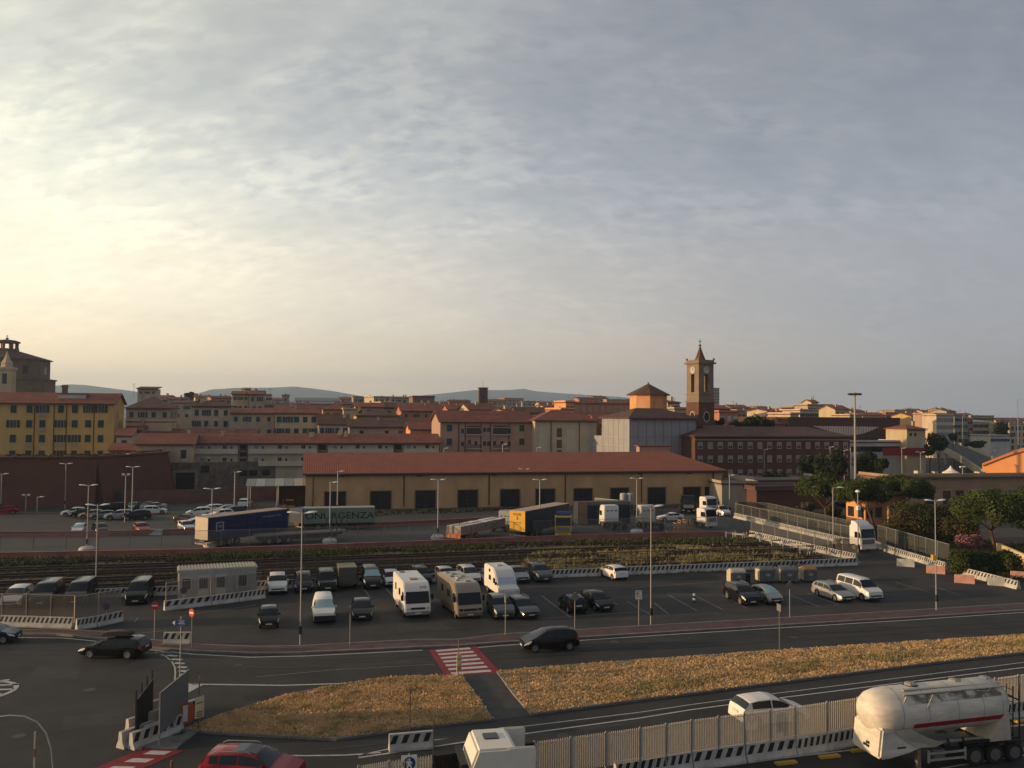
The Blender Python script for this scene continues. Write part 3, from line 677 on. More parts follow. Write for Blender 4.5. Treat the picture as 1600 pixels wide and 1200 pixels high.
q = MB().box(xa+.2, xa+1.3, 4.8, 5.8, H_+1, H_+4.6); q.box(xa+0, xa+1.5, 4.6, 6.0, H_+4.0, H_+4.3); q.build('chimney', brownw, oc)
for k in range(4): window(oc, L_, 4+.0*k, H_-3.4-3.45*k, .6, 1.1, frame_w, 'bare', R(90))
sat = MB().lathe([(.0, 0), (.25, .05), (.42, .16), (.40, .16)], 10); 
drop(oc)
# ---- dome church far left
ch = thing('church', 'big grey brick octagonal church with tiled roof and lantern at the left edge', 'church', tuple(PY(8, 640, 330).xy)+(0,), R(12))
zt = lambda py: PY(8, py, 330).z
def ngon(r, n=8, a0=22.5): return [(r*math.cos(R(a0)+2*math.pi*i/n), r*math.sin(R(a0)+2*math.pi*i/n)) for i in range(n)]
chw = mat('church_grey_brick', (.20, .145, .105), .9, .2, .6, detail=9)
def oct_(r, z0, z1, r2=None, n=8): return MB().lathe([(r, z0), (r if r2 is None else r2, z1)], n)
oct_(15.0, 0, zt(563)).build('drum', chw, ch, rz=R(22.5)); oct_(17.0, 0, zt(594)).build('body_wall', chw, ch, rz=R(22.5))
oct_(17.6, zt(594)+.01, zt(592)).build('cornice', chw, ch, rz=R(22.5)); oct_(15.9, zt(563)+.01, zt(561.5)).build('eaves', chw, ch, rz=R(22.5))
oct_(16.0, zt(561.5)+.01, zt(549), 5.0).build('roof', roof_old, ch, rz=R(22.5))
lm = oct_(4.2, zt(549), zt(545)); ch_l = lm.build('lantern', chw, ch, rz=R(22.5))
for i in range(8):
    a = R(45*i); q = MB().tube([(3.6*math.cos(a), 3.6*math.sin(a), zt(545)), (3.6*math.cos(a), 3.6*math.sin(a), zt(536))], .55, 6); q.build('column', chw, ch)
oct_(4.6, zt(536)+.01, zt(534)).build('lantern_cornice', chw, ch, rz=R(22.5)); MB().lathe([(4.6, zt(534)+.02), (3.2, zt(532)), (.8, zt(530.5)), (.3, zt(530))], 8).build('lantern_roof', roof_old, ch)
MB().lathe([(.1, zt(530)), (.7, zt(529)), (.5, zt(528)), (.1, zt(527.5))], 8).build('ball', chw, ch); MB().box(-.08, .08, -.08, .08, zt(527.5), zt(523.5)).box(-.6, .6, -.06, .06, zt(525.5), zt(525)).build('cross', dark_metal, ch)
for i in range(8):
    a = R(22.5+45*i+22.5); window(ch, 15.0*.924*math.cos(a), 15.0*.924*math.sin(a), zt(585), 2.0, 3.0, chw, 'bare', a+R(90))
bt = thing('bell_tower', 'small pale stepped bell turret in front of the octagonal church', 'tower', tuple(PY(9, 640, 300).xy)+(0,), R(14)); zb = lambda py: PY(9, py, 300).z
MB().box(-2.3, 2.3, -2.3, 2.3, 0, zb(578)).build('shaft', yel, bt); MB().box(-2.7, 2.7, -2.7, 2.7, zb(578)+.003, zb(574)).build('cornice', yel, bt)
MB().lathe([(2.1, zb(574)+.01), (1.7, zb(569)), (2.0, zb(568)), (1.2, zb(562)), (1.0, zb(560)), (.45, zb(555)), (.15, zb(549))], 8).build('spire', yel, bt)
window(bt, 0, -2.3, zb(600), 1.5, 3.6, yel, 'bare')

# ---- church with red drum behind scaffolding sheets, right of centre
Yc = 212.0
cp_ = PY(937, 700, Yc)
scaf = mat('scaffold_sheet', (.30, .30, .31), .85, .10, .35, detail=6)
def sblock(name, label, x0, x1, ytop, Y, D, m, **k): return block(name, label, x0, x1, ytop, Y, D, m, 'none', **k)
sc = block('church_building', 'church wrapped in pale scaffolding sheets below a tiled octagonal drum', 983.5, 1087, 654, 205, 12, scaf, 'hip', rh=2.6, yaw=27, over=.8, rm=roof_old)
L_, H_ = sc['L'], sc['H']
lo_h = PY(935, 680, 222).z
MB().box(-.02, 9.5, 12.003, 25, 0, lo_h).build('low_wing', scaf, sc)
sw = mat('scaffold_sheet_lit', (.50, .45, .37), .85, .10, .5, detail=6)
q = MB()
for i in range(6): q.box(-.10, -.025, i*2.3, i*2.3+.12, 0, H_-.3)
for k in range(1, 7): q.box(-.13, -.025, 0, 11.9, k*2.1, k*2.1+.07)
q.build('scaffold_frame', whitew, sc); q = MB()
for i in range(9): q.box(L_*i/8-.05, L_*i/8+.05, -.10, -.01, 0, H_-.3)
for k in range(1, 7): q.box(0, L_, -.13, -.105, k*2.1, k*2.1+.07)
q.build('scaffold_frame', mat('scaffold_dark', (.22, .22, .22), .7, 0), sc)
q = MB()
for i in range(0): q.box(2+i*1.9, 3.2+i*1.9, -.105, -.012, H_-1.6, H_-1.0)
pass
drop(sc)
dr = thing('church_drum', 'orange plastered octagonal drum with brown tiled pyramid roof beside the clock tower', 'building', tuple(PY(1013, 640, 228).xy)+(0,), R(14.3)); zd = lambda py: PY(1013, py, 228).z
oct_(4.9, 6, zd(618)).build('drum_wall', orange_w, dr, rz=R(27)); oct_(5.8, zd(618)+.01, zd(616.8)).build('eaves', roof_old, dr, rz=R(27)); oct_(5.8, zd(616.8)+.01, zd(599.5), .1).build('roof', roof_old, dr, rz=R(27)); MB().lathe([(.25, zd(600)), (.15, zd(597))], 6).build('finial', stone_old, dr)
for a in (-18, -63, -108, -153):
    aa = R(a+4.5); window(dr, 4.9*.926*math.cos(aa), 4.9*.926*math.sin(aa), zd(632), 1.5, .75, orange_w, 'bare', aa+R(90))
block('church_transept', 'red brick church aisle with white pilasters left of the scaffolding sheets', 938, 976, 664, 226, 14, terr, 'gable', rh=2.5, yaw=14.3)
# clock tower
ct = thing('clock_tower', 'tall bell tower with white clock faces, arched openings and a pointed spire', 'tower', tuple((PY(1094, 700, 222)).xy)+(0,), R(27)); ZT = lambda py: PY(1094, py, 222).z
hw = 2.42
tb = mat('tower_red_brick', (.13, .06, .042), .9, .2, .8, detail=9); ts = mat('tower_stone', (.22, .165, .115), .9, .16, .5, detail=9)
MB().box(-hw-.1, hw+.1, -hw-.1, hw+.1, 0, ZT(629)).build('brick_shaft', tb, ct); MB().box(-hw-.35, hw+.35, -hw-.35, hw+.35, ZT(629)+.003, ZT(626.5)).build('lower_cornice', ts, ct)
MB().box(-hw, hw, -hw, hw, ZT(626.5)+.003, ZT(617)).build('stone_base', ts, ct); MB().box(-hw-.2, hw+.2, -hw-.2, hw+.2, ZT(617)+.003, ZT(615.5)).build('middle_cornice', ts, ct)
z0, z1 = ZT(615.5)+.003, ZT(569)
q = MB(); cw = .95
for sx_ in (-1, 1):
    for sy_ in (-1, 1):
        x_a, x_b = sorted((sx_*hw, sx_*(hw-1.75))); y_a, y_b = sorted((sy_*hw, sy_*(hw-1.75))); q.box(x_a, x_b, y_a, y_b, z0, z1)
zo1 = ZT(589); q.build('corner_pier', ts, ct)
for a in range(4):
    q = MB(); q.box(-.87, .87, -hw+.02, -hw+1.0, z0, ZT(613))
    pr = [(-.87, z1)]+[(-.87, zo1)]+[(-.87*math.cos(t), zo1+.87*math.sin(t)) for t in np.linspace(0, math.pi, 9)][1:-1]+[(.87, zo1), (.87, z1)]
    q.prism(pr, -hw+.02, -hw+1.0); q.build('belfry_wall', ts, ct, rz=R(90*a))
    ck = MB().lathe([(.95, 0), (.95, .06)], 20).build('clock_face', white_p, ct, loc=(0, 0, 0)); ck.rotation_euler = (R(90), 0, R(90*a)); rv = Matrix.Rotation(R(90*a), 3, 'Z') @ Vector((0, -hw-.02, ZT(578.5))); ck.location = rv
    rg = MB().lathe([(1.12, 0), (1.12, .04), (.96, .045)], 20).build('clock_rim', ts, ct); rg.rotation_euler = ck.rotation_euler; rg.location = Matrix.Rotation(R(90*a), 3, 'Z') @ Vector((0, -hw+.01, ZT(578.5)))
    hd = MB().box(-.05, .05, 0, .75, .07, .09).box(0, .5, -.05, .05, .07, .09).build('clock_hands', dark_metal, ck)
MB().tube([(0, 0, ZT(611)), (0, 0, ZT(598))], .5, 8, r2=.25).build('bell', dark_metal, ct)
MB().box(-1, 1, -1, 1, z0, ZT(612)).build('belfry_floor', ts, ct)
MB().box(-hw-.5, hw+.5, -hw-.5, hw+.5, ZT(569)+.003, ZT(566.5)).build('top_cornice', ts, ct); MB().box(-hw-.1, hw+.1, -hw-.1, hw+.1, ZT(566.5)+.003, ZT(563)).build('balustrade', ts, ct)
for sx_ in (-1, 1):
    for sy_ in (-1, 1): MB().box(sx_*hw-.22, sx_*hw+.22, sy_*hw-.22, sy_*hw+.22, ZT(563)+.003, ZT(560)).build('pinnacle', ts, ct)
MB().lathe([(1.45, ZT(563)+.01), (1.05, ZT(557)), (.62, ZT(550)), (.3, ZT(544)), (.15, ZT(541))], 8).build('spire', tb, ct)
MB().lathe([(.1, ZT(541)), (.45, ZT(539.5)), (.1, ZT(538))], 8).build('ball', dark_metal, ct); MB().box(-.06, .06, -.06, .06, ZT(538), ZT(530)).box(-.5, .5, -.05, .05, ZT(534), ZT(533.3)).build('cross', dark_metal, ct)
for a in (0, 270):
    rv = Matrix.Rotation(R(a), 3, 'Z') @ Vector((0, -hw-.1, ZT(651))); w_ = MB().lathe([(.85, 0), (.85, .06)], 8).build('round_window', dm, ct); w_.scale = (1, 1.4, 1); w_.rotation_euler = (R(90), 0, R(a)); w_.location = rv
    w2 = MB().lathe([(1.05, 0), (1.05, .03)], 8).build('window_surround', whitew, ct); w2.scale = (1, 1.4, 1); w2.rotation_euler = (R(90), 0, R(a)); w2.location = Matrix.Rotation(R(a), 3, 'Z') @ Vector((0, -hw-.1, ZT(651)))
# ---- brick public building right of the clock tower
pb = block('brick_building', 'long dark red brick office building with two rows of pale framed windows behind the trees', 1086, 1328, 682.5, 205, 15, brick_red, 'hip', rh=2.4, rm=roof_old, yaw=14.3, over=.7, win=(16, 1.05, 1.45, (1.35, 4.6, 8.0), ('half', 'half', 'closed', 'half', 'half')), shm=mat('pale_blind', (.27, .25, .21), .8, .1, 2), bands=(.6,))
drop(pb)
block('brick_building_annex', 'bright red tiled roof section next to the clock tower on the brick office building', 1112, 1158, 676.5, 214, 9, brick_red, 'gable', rh=1.6, rm=roof_red, yaw=14.3)
# ---- pink apartment palazzo centre
pk = block('apartment_block', 'faded pink apartment block with recessed balconies and a sunlit left gable', 688, 833, 659, 213, 11, pinkgrey, 'gable', rh=2.6, yaw=16.5, over=.5)
L_, H_ = pk['L'], pk['H']; pya = R(16.5)
for px, kind in ((703, 'w'), (863-28+0, 'x')):
    pass
for px, yys in ((702.5, (666, 687)), (815.5, (666, 687)), (757.5, (667, 688.5)), (763.5, (667, 688.5)), (723, (669, 689)), (796, (669, 689)), (744, (688,)), (734, (686,)), (773, (688,)), (784.5, (688,))):
    for yy in yys: window(pk, along(pk, pya, px), 0, zrow(pk, pya, px, yy+8), (1.3 if px in (702.5, 815.5) else .75), (1.6 if px in (702.5, 815.5) else 1.1), pinkgrey, 'closed' if px in (702.5, 815.5) else 'bare')
for a, b in ((728, 752), (769, 795)):
    xa, xb = along(pk, pya, a), along(pk, pya, b)
    for z_ in (zrow(pk, pya, a, 679), zrow(pk, pya, a, 701)):
        bl = MB().box(xa, xb, -1.1, -.01, z_-.12, z_+.08).build('balcony', whitew, pk)
        q = MB().box(xa, xb, -1.08, -1.03, z_+.95, z_+1.0)
        for i in range(24): q.box(xa+(xb-xa)*i/24, xa+(xb-xa)*i/24+.05, -1.07, -1.03, z_+.08, z_+.95)
        q.build('railing', dark_metal, bl)
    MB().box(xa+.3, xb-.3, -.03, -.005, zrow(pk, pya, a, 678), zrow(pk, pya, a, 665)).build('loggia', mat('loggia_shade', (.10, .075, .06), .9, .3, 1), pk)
    q = MB(); n_ = 12
    for i in range(n_): q.box(xa+(xb-xa)*i/n_, xa+(xb-xa)*(i+.5)/n_, -.9, -.05, zrow(pk, pya, a, 668.5), zrow(pk, pya, a, 667.7))
    q.build('awning', mat('awning_stripe', (.5, .48, .44), .8, 0), pk)
for px in (717, 727, 751.5, 766.5, 795.5, 832): MB().tube([(along(pk, pya, px), -.09, 1), (along(pk, pya, px), -.09, H_-.1)], .10, 6).build('downpipe', pipe_m, pk)
drop(pk)
cb = block('apartment_block', 'pale grey cream apartment block with a brick stair strip right of the pink block', 836, 932, 657.5, 217, 13, palegreen, 'hip', rh=2.8, yaw=14.3, over=.7)
H_ = cb['H']
for px in (861, 905): MB().tube([(along(cb, GA, px), -.09, 1), (along(cb, GA, px), -.09, H_-.1)], .10, 6).build('downpipe', pipe_m, cb)
for y0_, y1_ in ((683, 669), (700, 687), (712, 703)): MB().box(along(cb, GA, 870), along(cb, GA, 878), -.05, -.005, zrow(cb, GA, 870, y0_), zrow(cb, GA, 870, y1_)).build('stair_window', mat('stair_brick', (.14, .07, .05), .9, .3, 1), cb)
for px in (849, 892): MB().box(along(cb, GA, px-7), along(cb, GA, px+7), -.10, -.005, zrow(cb, GA, px, 708), zrow(cb, GA, px, 671)).build('balcony_bay', mat('pale_panel', (.48, .43, .33), .9, .08, 1), cb)
drop(cb)
# ---- long low terrace with balconies behind the yard
Lb = block('terrace_building', 'long low grey terrace with balcony bands and a red tiled roof behind the warehouse', 304, 688, 692.5, 196, 10.5, palegreen, 'gable', rh=1.9, yaw=14.6, over=.5, chim=6)
L_, H_ = Lb['L'], Lb['H']; ya = R(14.6)
stairs = [(375, 387), (498, 511), (616.5, 628.5)]; edges = [304, 375, 387, 498, 511, 616.5, 628.5, 687]
zb_ = [zrow(Lb, ya, 340, 708), zrow(Lb, ya, 340, 727.5)]; zt_ = [zrow(Lb, ya, 340, 701), zrow(Lb, ya, 340, 712)]
wp = mat('balcony_parapet', (.50, .44, .34), .9, .12, .6)
for i in range(0, len(edges)-1):
    a, b = edges[i], edges[i+1]; xa, xb = along(Lb, ya, a)+.05, along(Lb, ya, b)-.05
    if (a, b) in stairs:
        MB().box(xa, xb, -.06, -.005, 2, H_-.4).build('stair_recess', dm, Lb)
        for k in range(4): MB().box(xa+.1, xb-.1, -.14, -.065, H_-2.1-k*1.45, H_-1.6-k*1.45).build('stair_landing', mat('landing', (.22, .16, .10), .9, .2, 1), Lb)
    else:
        for k in range(2):
            bl = MB().box(xa, xb, -.9, -.01, zb_[k]-.15, zb_[k]+.02).box(xa, xb, -.9, -.8, zb_[k]+.02, zb_[k]+1.0).build('balcony', wp, Lb)
            n_ = max(1, int((xb-xa)/4.2))
            for j in range(n_):
                x = xa+(xb-xa)*(j+.5)/n_
                window(Lb, x-.7, 0, zb_[k]+.25, .9, 1.55, wp, 'closed', shm=shut_b if j % 3 else mat('grey_blue_shutter', (.2, .22, .25), .7, .1, 2)); window(Lb, x+.8, 0, zb_[k]+.25, .45, 1.3, wp, 'bare')
        for xx in (xa+.1, xb-.1): MB().tube([(xx, -.95, 4.5), (xx, -.95, H_-.2)], .10, 6).build('downpipe', pipe_m, Lb)
drop(Lb)
tb_ = block('house', 'tan end house of the low terrace beside the fortress wall', 213, 303, 694, 190, 11, yel, 'gable', rh=2.0, yaw=14.6, over=.5, win=([.24, .42, .82], 1.2, 1.9, (1.3,), ('bare', 'closed')), chim=1)
drop(tb_)
sw0 = PY(268, 770, 190); sw0.z = 0; sw1 = PY(480, 760, 204); sw1.z = 0
so = wall_run('stone_wall', 'dark rough stone wall with an old gateway below the low terrace', [sw0, sw1], 6.6, 1.2, stone_old)
aw = P(289, 771); d_ = (sw1-sw0).normalized(); t_ = (ray(289, 760).x/ray(289, 760).y)
tt = (t_*sw0.y-sw0.x)/(d_.x-t_*d_.y); c_ = d_*tt
gate = MB().box(-2.0, 2.0, -.12, -.005, 0, 4.4).build('gateway', dm, so, loc=tuple(c_), rz=math.atan2(d_.y, d_.x)); MB().box(-2.7, -2.0, -.22, -.01, 0, 4.9).box(2.0, 2.7, -.22, -.01, 0, 4.9).box(-2.0, 2.0, -.22, -.01, 4.4, 5.0).build('stone_surround', mat('surround_stone', (.22, .19, .15), .9, .3, 1), gate)
for px in (320, 380, 395, 415, 440, 455):
    t_ = (ray(px, 760).x/ray(px, 760).y); tt = (t_*sw0.y-sw0.x)/(d_.x-t_*d_.y); MB().box(-.9, .9, -.06, -.005, 3.3 if px != 320 else 4.3, 4.6 if px != 320 else 5.8).build('opening', dm, so, loc=tuple(d_*tt), rz=math.atan2(d_.y, d_.x))
# ================================================================ the town behind (each house from its own column range)
W2 = ('closed', 'bare', 'closed', 'open')
def hb(label, x0, x1, ye, Y, D, m, roof='gable', yr=None, rm=None, cols=0, rows_=2, w=1.1, h=1.5, first=1.0, pitch=3.2, styles=W2, yaw=None, side=0, chim=1, name='house', over=.5, shm=None):
    win = (cols, w, h, tuple(first+i*pitch for i in range(rows_)), styles) if cols else None
    return drop(block(name, label, x0, x1, ye, Y, D, m, roof, yr=yr, rm=rm, win=win, yaw=yaw, side=side, chim=chim, over=over, shm=shm))
hb('grey brown house with a broad brown tiled roof right of the ochre block', 197, 266, 638, 236, 18, grey_w, 'hip', yr=619, rm=roof_old, cols=4, rows_=3, side=4)
hb('small yellow flat roofed terrace house in front of the grey brown house', 197, 268, 660, 215, 10, yel, 'flat', cols=0, chim=0, rm=roof_red, over=.2)
hb('low red tiled lean-to house between the fortress and the grey brown house', 196, 222, 672, 210, 9, pinkgrey, 'shed', cols=2, rows_=1)
hb('small white walled cottage with red roof behind the fortress top', 182, 206, 681, 200, 9, whitew, 'gable', cols=1, rows_=1, chim=0)
hb('red roofed shed peeking over the right corner of the fortress wall', 172, 226, 704, 193, 9, terr, 'gable', yr=694, cols=0, chim=0)
hb('long red tiled roof range behind the low terrace at left', 232, 400, 681, 214, 9, pinkgrey, 'gable', yr=671, cols=0, chim=3)
hb('small beige rooftop tower house against the sky right of the ochre block', 215, 245, 607, 300, 9, beige, 'shed', yr=604, cols=3, rows_=1, w=.8, h=.8, chim=0, rm=roof_old)
hb('cream house with four shuttered windows left of centre', 300, 360.5, 635, 252, 12, cream, 'hip', yr=623, rm=roof_old, cols=4, rows_=3, h=1.7)
hb('long cream house with brown shutters between two pale houses', 360, 429, 645.5, 245, 12, beige, 'gable', yr=639, cols=4, rows_=3, w=1.0, h=1.4, pitch=3.6)
hb('pale yellow green house with ten dark shutters above the low terrace', 429.5, 497, 645.5, 243, 13, yel, 'gable', yr=635, cols=5, rows_=3, w=1.3, h=1.6, pitch=3.3, chim=2)
hb('white walled lower house right of the pale yellow green one', 497.5, 545, 663, 240, 11, whitew, 'gable', yr=648, rm=roof_old, cols=4, rows_=2)
hb('low grey house with arched openings and long brown roof', 546, 639.5, 667, 236, 11, grey_w, 'gable', yr=656, rm=roof_old, cols=[.2, .62, .85], rows_=1, styles=('bare',))
hb('yellow house with five blue green shutters under a dark roof', 557, 624, 650, 262, 12, ochre, 'hip', yr=640, rm=roof_old, cols=6, rows_=1, h=1.6)
hb('tall blank pink gabled house with small windows left of the pink block', 627, 689, 642, 272, 13, terr, 'gable', yr=631, cols=4, rows_=2, w=.9, h=1.0)
hb('low orange lit outbuilding with dark openings beside the pink block', 641, 680, 671, 228, 9, orange_w, 'gable', yr=661, cols=5, rows_=1, w=1.0, h=1.9, styles=('bare',), chim=0)
hb('ochre house with a small sunlit annexe behind the yellow house', 556, 600, 636, 300, 11, yel, 'gable', yr=630, cols=3, rows_=1)
hb('long yellow fronted house with violet shutters under a brown roof', 574, 643, 637, 305, 11, ochre, 'gable', yr=631, rm=roof_old, cols=5, rows_=1, shm=mat('violet_shutter', (.10, .07, .16), .7, 0))
hb('dark brown flat topped block against the hills', 645, 679, 620.5, 420, 14, brownw, 'flat', cols=0, chim=0, rm=roof_old)
hb('cream sunlit house with roof terrace among the red roofs', 363, 388.5, 616, 310, 10, yel, 'gable', yr=612, cols=3, rows_=2, w=.9, h=1.0)
hb('small cream square roof turret above the cream sunlit house', 382, 390, 609, 312, 5, cream, 'flat', cols=1, rows_=1, w=.9, h=1.2, chim=0)
hb('grey gabled house right of the cream sunlit house', 389, 412, 616, 305, 12, grey_w, 'gable', yr=611, cols=2, rows_=2, w=.9)
hb('long low green grey sheet roofed hall on the skyline', 462, 531, 626.5, 480, 20, grey_w, 'gable', yr=622, rm=roof_grey, cols=0, chim=0)
hb('second longer grey sheet roofed hall in front of the skyline hall', 440, 528, 630.5, 430, 14, grey_w, 'gable', yr=627.5, rm=roof_grey, cols=0, chim=0)
hb('small house with a pergola roof terrace on the skyline', 415, 424, 618, 380, 7, yel, 'flat', cols=2, rows_=1, w=.8, h=1, chim=0)
hb('small flat topped turret house beside the pergola house', 441, 452, 619, 390, 8, beige, 'flat', cols=1, rows_=1, w=.8, h=1, chim=1)
hb('brown roofed house row behind the pale yellow green house', 436, 520, 638, 300, 14, pinkgrey, 'gable', yr=631, rm=roof_old, cols=0, chim=3)
hb('orange red roofed house with gable, centre left', 505, 548, 640, 285, 13, terr, 'hip', yr=630, cols=3, rows_=1, chim=1)
hb('ochre house front with pale doorway right of the orange red roof', 537, 556, 641, 280, 9, yel, 'flat', cols=0, chim=1)
hb('blue grey low block on the skyline left of the sunlit cream houses', 552, 583, 621, 520, 14, grey_w, 'flat', cols=4, rows_=1, chim=0)
hb('bright cream sunlit house on the skyline', 584, 609, 621, 470, 12, cream, 'flat', cols=3, rows_=2, chim=2, yaw=35)
hb('row of buff roof terraces on the skyline right of the cream house', 610, 645, 622, 470, 12, beige, 'gable', yr=620, cols=4, rows_=1, chim=3)
hb('wide red roof with a sunlit end wall beside the brick chimney tower', 700, 722, 640, 300, 12, terr, 'gable', yr=632, cols=2, rows_=1, chim=2)
hb('house with a bright cream sunlit gable behind the pink block', 733, 775, 640, 275, 10, cream, 'gable', yr=631, cols=3, rows_=1, yaw=24)
hb('brownish red house between the cream gable and the dormer house', 775, 792, 640, 290, 11, terr, 'flat', cols=0, chim=1)
hb('house with a row of sunlit white arches under a brown roof', 793, 810, 645, 265, 9, cream, 'gable', yr=640, cols=5, rows_=1, w=.7, h=1.0, styles=('bare',), yaw=40)
hb('long brown roofed house behind the pale grey cream block', 809, 862, 645, 280, 12, beige, 'gable', yr=637, rm=roof_old, cols=6, rows_=1, chim=2)
hb('salmon pink house with sunlit left face and brown shutters', 877, 897, 641, 250, 12, orange_w, 'flat', cols=3, rows_=1, w=.9, h=1.1, yaw=20, chim=0, side=2)
hb('salmon pink penthouse set back on the salmon pink house', 884, 897, 629.5, 262, 9, orange_w, 'flat', cols=2, rows_=1, w=.6, h=1.2, yaw=20, chim=0, side=1)
hb('large plain terracotta apartment slab with faint windows behind the church', 897, 985, 631, 290, 14, terr, 'flat', cols=9, rows_=3, w=1.0, h=1.5, pitch=3.4, styles=('closed',), shm=pinkgrey, chim=0, name='apartment_block')
hb('brick fronted house with white posts left of the scaffolding sheets', 931, 941, 675, 232, 9, terr, 'gable', cols=0, chim=0)
hb('villa with two dark windows and a loggia between the drum and the clock tower', 1043, 1062, 629, 270, 10, cream, 'hip', yr=625, cols=2, rows_=1, w=1.0, h=1.3, chim=1)
hb('small house with terraces right behind the clock tower base', 1054, 1076, 640, 262, 9, beige, 'flat', cols=3, rows_=2, chim=1)
hb('far pinkish high-rise tower right of the clock tower', 1113, 1124, 607, 900, 14, mat('far_pink_concrete', (.34, .25, .23), .9, .1, .1), 'flat', cols=3, rows_=7, w=1.6, h=1.5, pitch=3.3, chim=0, name='tower_block', styles=('bare',))
hb('house with a small sunlit roof cabin right of the clock tower', 1114, 1141, 639, 300, 12, pinkgrey, 'gable', yr=634, cols=3, rows_=1)
hb('brick red three storey house with white shutters right of the clock tower', 1124, 1154, 645, 255, 12, terr, 'flat', cols=3, rows_=3, shm=whitew, styles=('half', 'closed'), chim=0)
hb('yellow topped house on the skyline right of the clock tower', 1143, 1170, 637.5, 420, 12, yel, 'gable', yr=633, cols=3, rows_=1, chim=2)
hb('long grey block on the skyline behind the dark trees', 1152, 1216, 643, 330, 13, grey_w, 'flat', cols=10, rows_=2, chim=2, styles=('bare', 'closed'))
hb('bright roofed cream house on the skyline above the dark trees', 1199, 1220, 643, 310, 10, cream, 'gable', yr=640, cols=4, rows_=2, yaw=30)
hb('narrow red roofed house with two dark windows beside the tall lit block', 1217, 1230, 653, 285, 9, yel, 'gable', yr=644, cols=2, rows_=2, w=.9)
hb('small red roofed pink house in front of the dark trees', 1206, 1227, 663, 262, 10, terr, 'hip', yr=656, cols=3, rows_=1)
hb('pale sunlit tower block end with curved balconies', 1235, 1248, 648, 280, 10, cream, 'flat', cols=2, rows_=3, yaw=28, chim=0)
hb('long cream terraced block on the skyline under a small pavilion', 1250, 1303, 642, 360, 16, cream, 'flat', cols=14, rows_=2, w=1.2, h=1.4, styles=('closed', 'bare'), chim=2, name='apartment_block')
hb('stepped upper storey of the long cream terraced block', 1262, 1300, 634, 368, 10, beige, 'flat', cols=8, rows_=1, w=1.0, h=1.2, chim=0)
hb('small white pavilion on the very top of the cream block', 1268, 1278, 629, 372, 7, cream, 'gable', cols=2, rows_=1, w=.8, h=.9, chim=1)
hb('yellow walled house under a red roof right of the cream block', 1305, 1327, 640, 340, 11, yel, 'gable', yr=634, cols=3, rows_=2, w=1.5, h=1.7, styles=('bare',))
hb('orange tinted low house right of the red roofed yellow house', 1328, 1347, 650, 330, 11, yel, 'flat', cols=2, rows_=1, rm=roof_old)
# big brick slab hall
rt = drop(block('brick_hall', 'huge dark brick building with a fan of pale vertical glass strips', 1232, 1406, 655.5, 262, 60, brick_red, 'flat', rm=roof_old, chim=0, over=.2))
gs_m = mat('skylight_glass', (.62, .54, .42), .5, .2, 1)
for i in range(26):
    px = 1273+i*3.9; t0 = (px-1273)/101; yb_ = 667+13*math.sin(math.pi*t0**1.15); xl = along(rt, GA, px, 665); zt_ = zrow(rt, GA, px, 665.5+t0*1.5); zb0 = zrow(rt, GA, px, yb_)
    MB().box(xl-.34, xl+.34, -.08, -.005, min(zb0, zt_-.2), zt_).build('glass_strip', gs_m, rt)
hb('low range with white posts and a red awning under the brick hall', 1330, 1408, 692, 245, 10, whitew, 'flat', cols=14, rows_=1, w=1.6, h=1.6, styles=('bare',), chim=0, rm=roof_old)
MB().box(0, 14, 0, .2, 0, 2.2).build('awning', mat('red_awning', (.25, .03, .03), .8, .1, 1), thing('awning', 'red awning band along the low range under the brick hall', 'awning', tuple(PY(1380, 712, 243).xy)+(PY(1380, 712, 243).z,), GA))
hb('square yellow house with a red hipped roof right of the brick hall', 1417, 1446, 671, 246, 9, yel, 'hip', yr=663, cols=[.2, .45], rows_=1, w=.9, h=.9, styles=('bare',), chim=1)
hb('pinkish long block on the skyline right of the tall mast', 1348, 1384, 649, 420, 14, pinkgrey, 'gable', yr=645, cols=8, rows_=2)
hb('rust coloured block with roof terraces on the right skyline', 1384, 1426, 646, 460, 16, terr, 'flat', cols=8, rows_=3, w=1.3, name='apartment_block', chim=3)
hb('yellow and red block right of the rust coloured one', 1424, 1460, 651, 430, 15, ochre, 'gable', yr=646, cols=7, rows_=4, w=1.2, name='apartment_block', chim=2)
hb('tall brownish block with a sunlit corner above the dark round trees', 1457, 1488, 648, 400, 13, pinkgrey, 'flat', cols=5, rows_=5, w=1.4, name='apartment_block', chim=2, rm=roof_red)
hb('blue grey apartment front with two pale sunlit strips', 1463, 1490, 650, 385, 9, cream, 'flat', cols=5, rows_=5, w=1.6, h=1.6, name='apartment_block', chim=1, styles=('closed',), shm=mat('grey_blue_shutter', (.2, .22, .25), .7, .1, 2))
hb('grey apartment block right of the two sunlit strips', 1491, 1512, 650, 400, 14, grey_w, 'flat', cols=4, rows_=5, w=1.4, name='apartment_block', chim=1)
hb('orange brown building with arched top windows on the right skyline', 1505, 1520, 655, 430, 12, terr, 'gable', yr=650, cols=3, rows_=4, w=1.4, name='apartment_block')
hb('green grey four storey block with pale roof band near the right edge', 1514, 1553, 660, 440, 16, palegreen, 'hip', yr=655, rm=mat('pale_roof', (.36, .31, .22), .9, .15, .3), cols=9, rows_=4, w=1.5, h=1.6, name='apartment_block', styles=('bare', 'closed'))
hb('pale long block on the skyline above the green grey block', 1517, 1553, 650.5, 600, 14, beige, 'flat', cols=9, rows_=1, w=1.8, chim=3, name='apartment_block')
hb('red roofed cream row on the skyline at the right edge', 1556, 1640, 657, 620, 16, cream, 'gable', yr=653, cols=12, rows_=2, w=1.8, h=2.0, chim=3)
hb('cream facade with dark arched windows at the right edge below the skyline row', 1577, 1650, 663, 430, 14, cream, 'flat', cols=8, rows_=4, w=1.5, h=2.0, name='apartment_block', rm=roof_red)
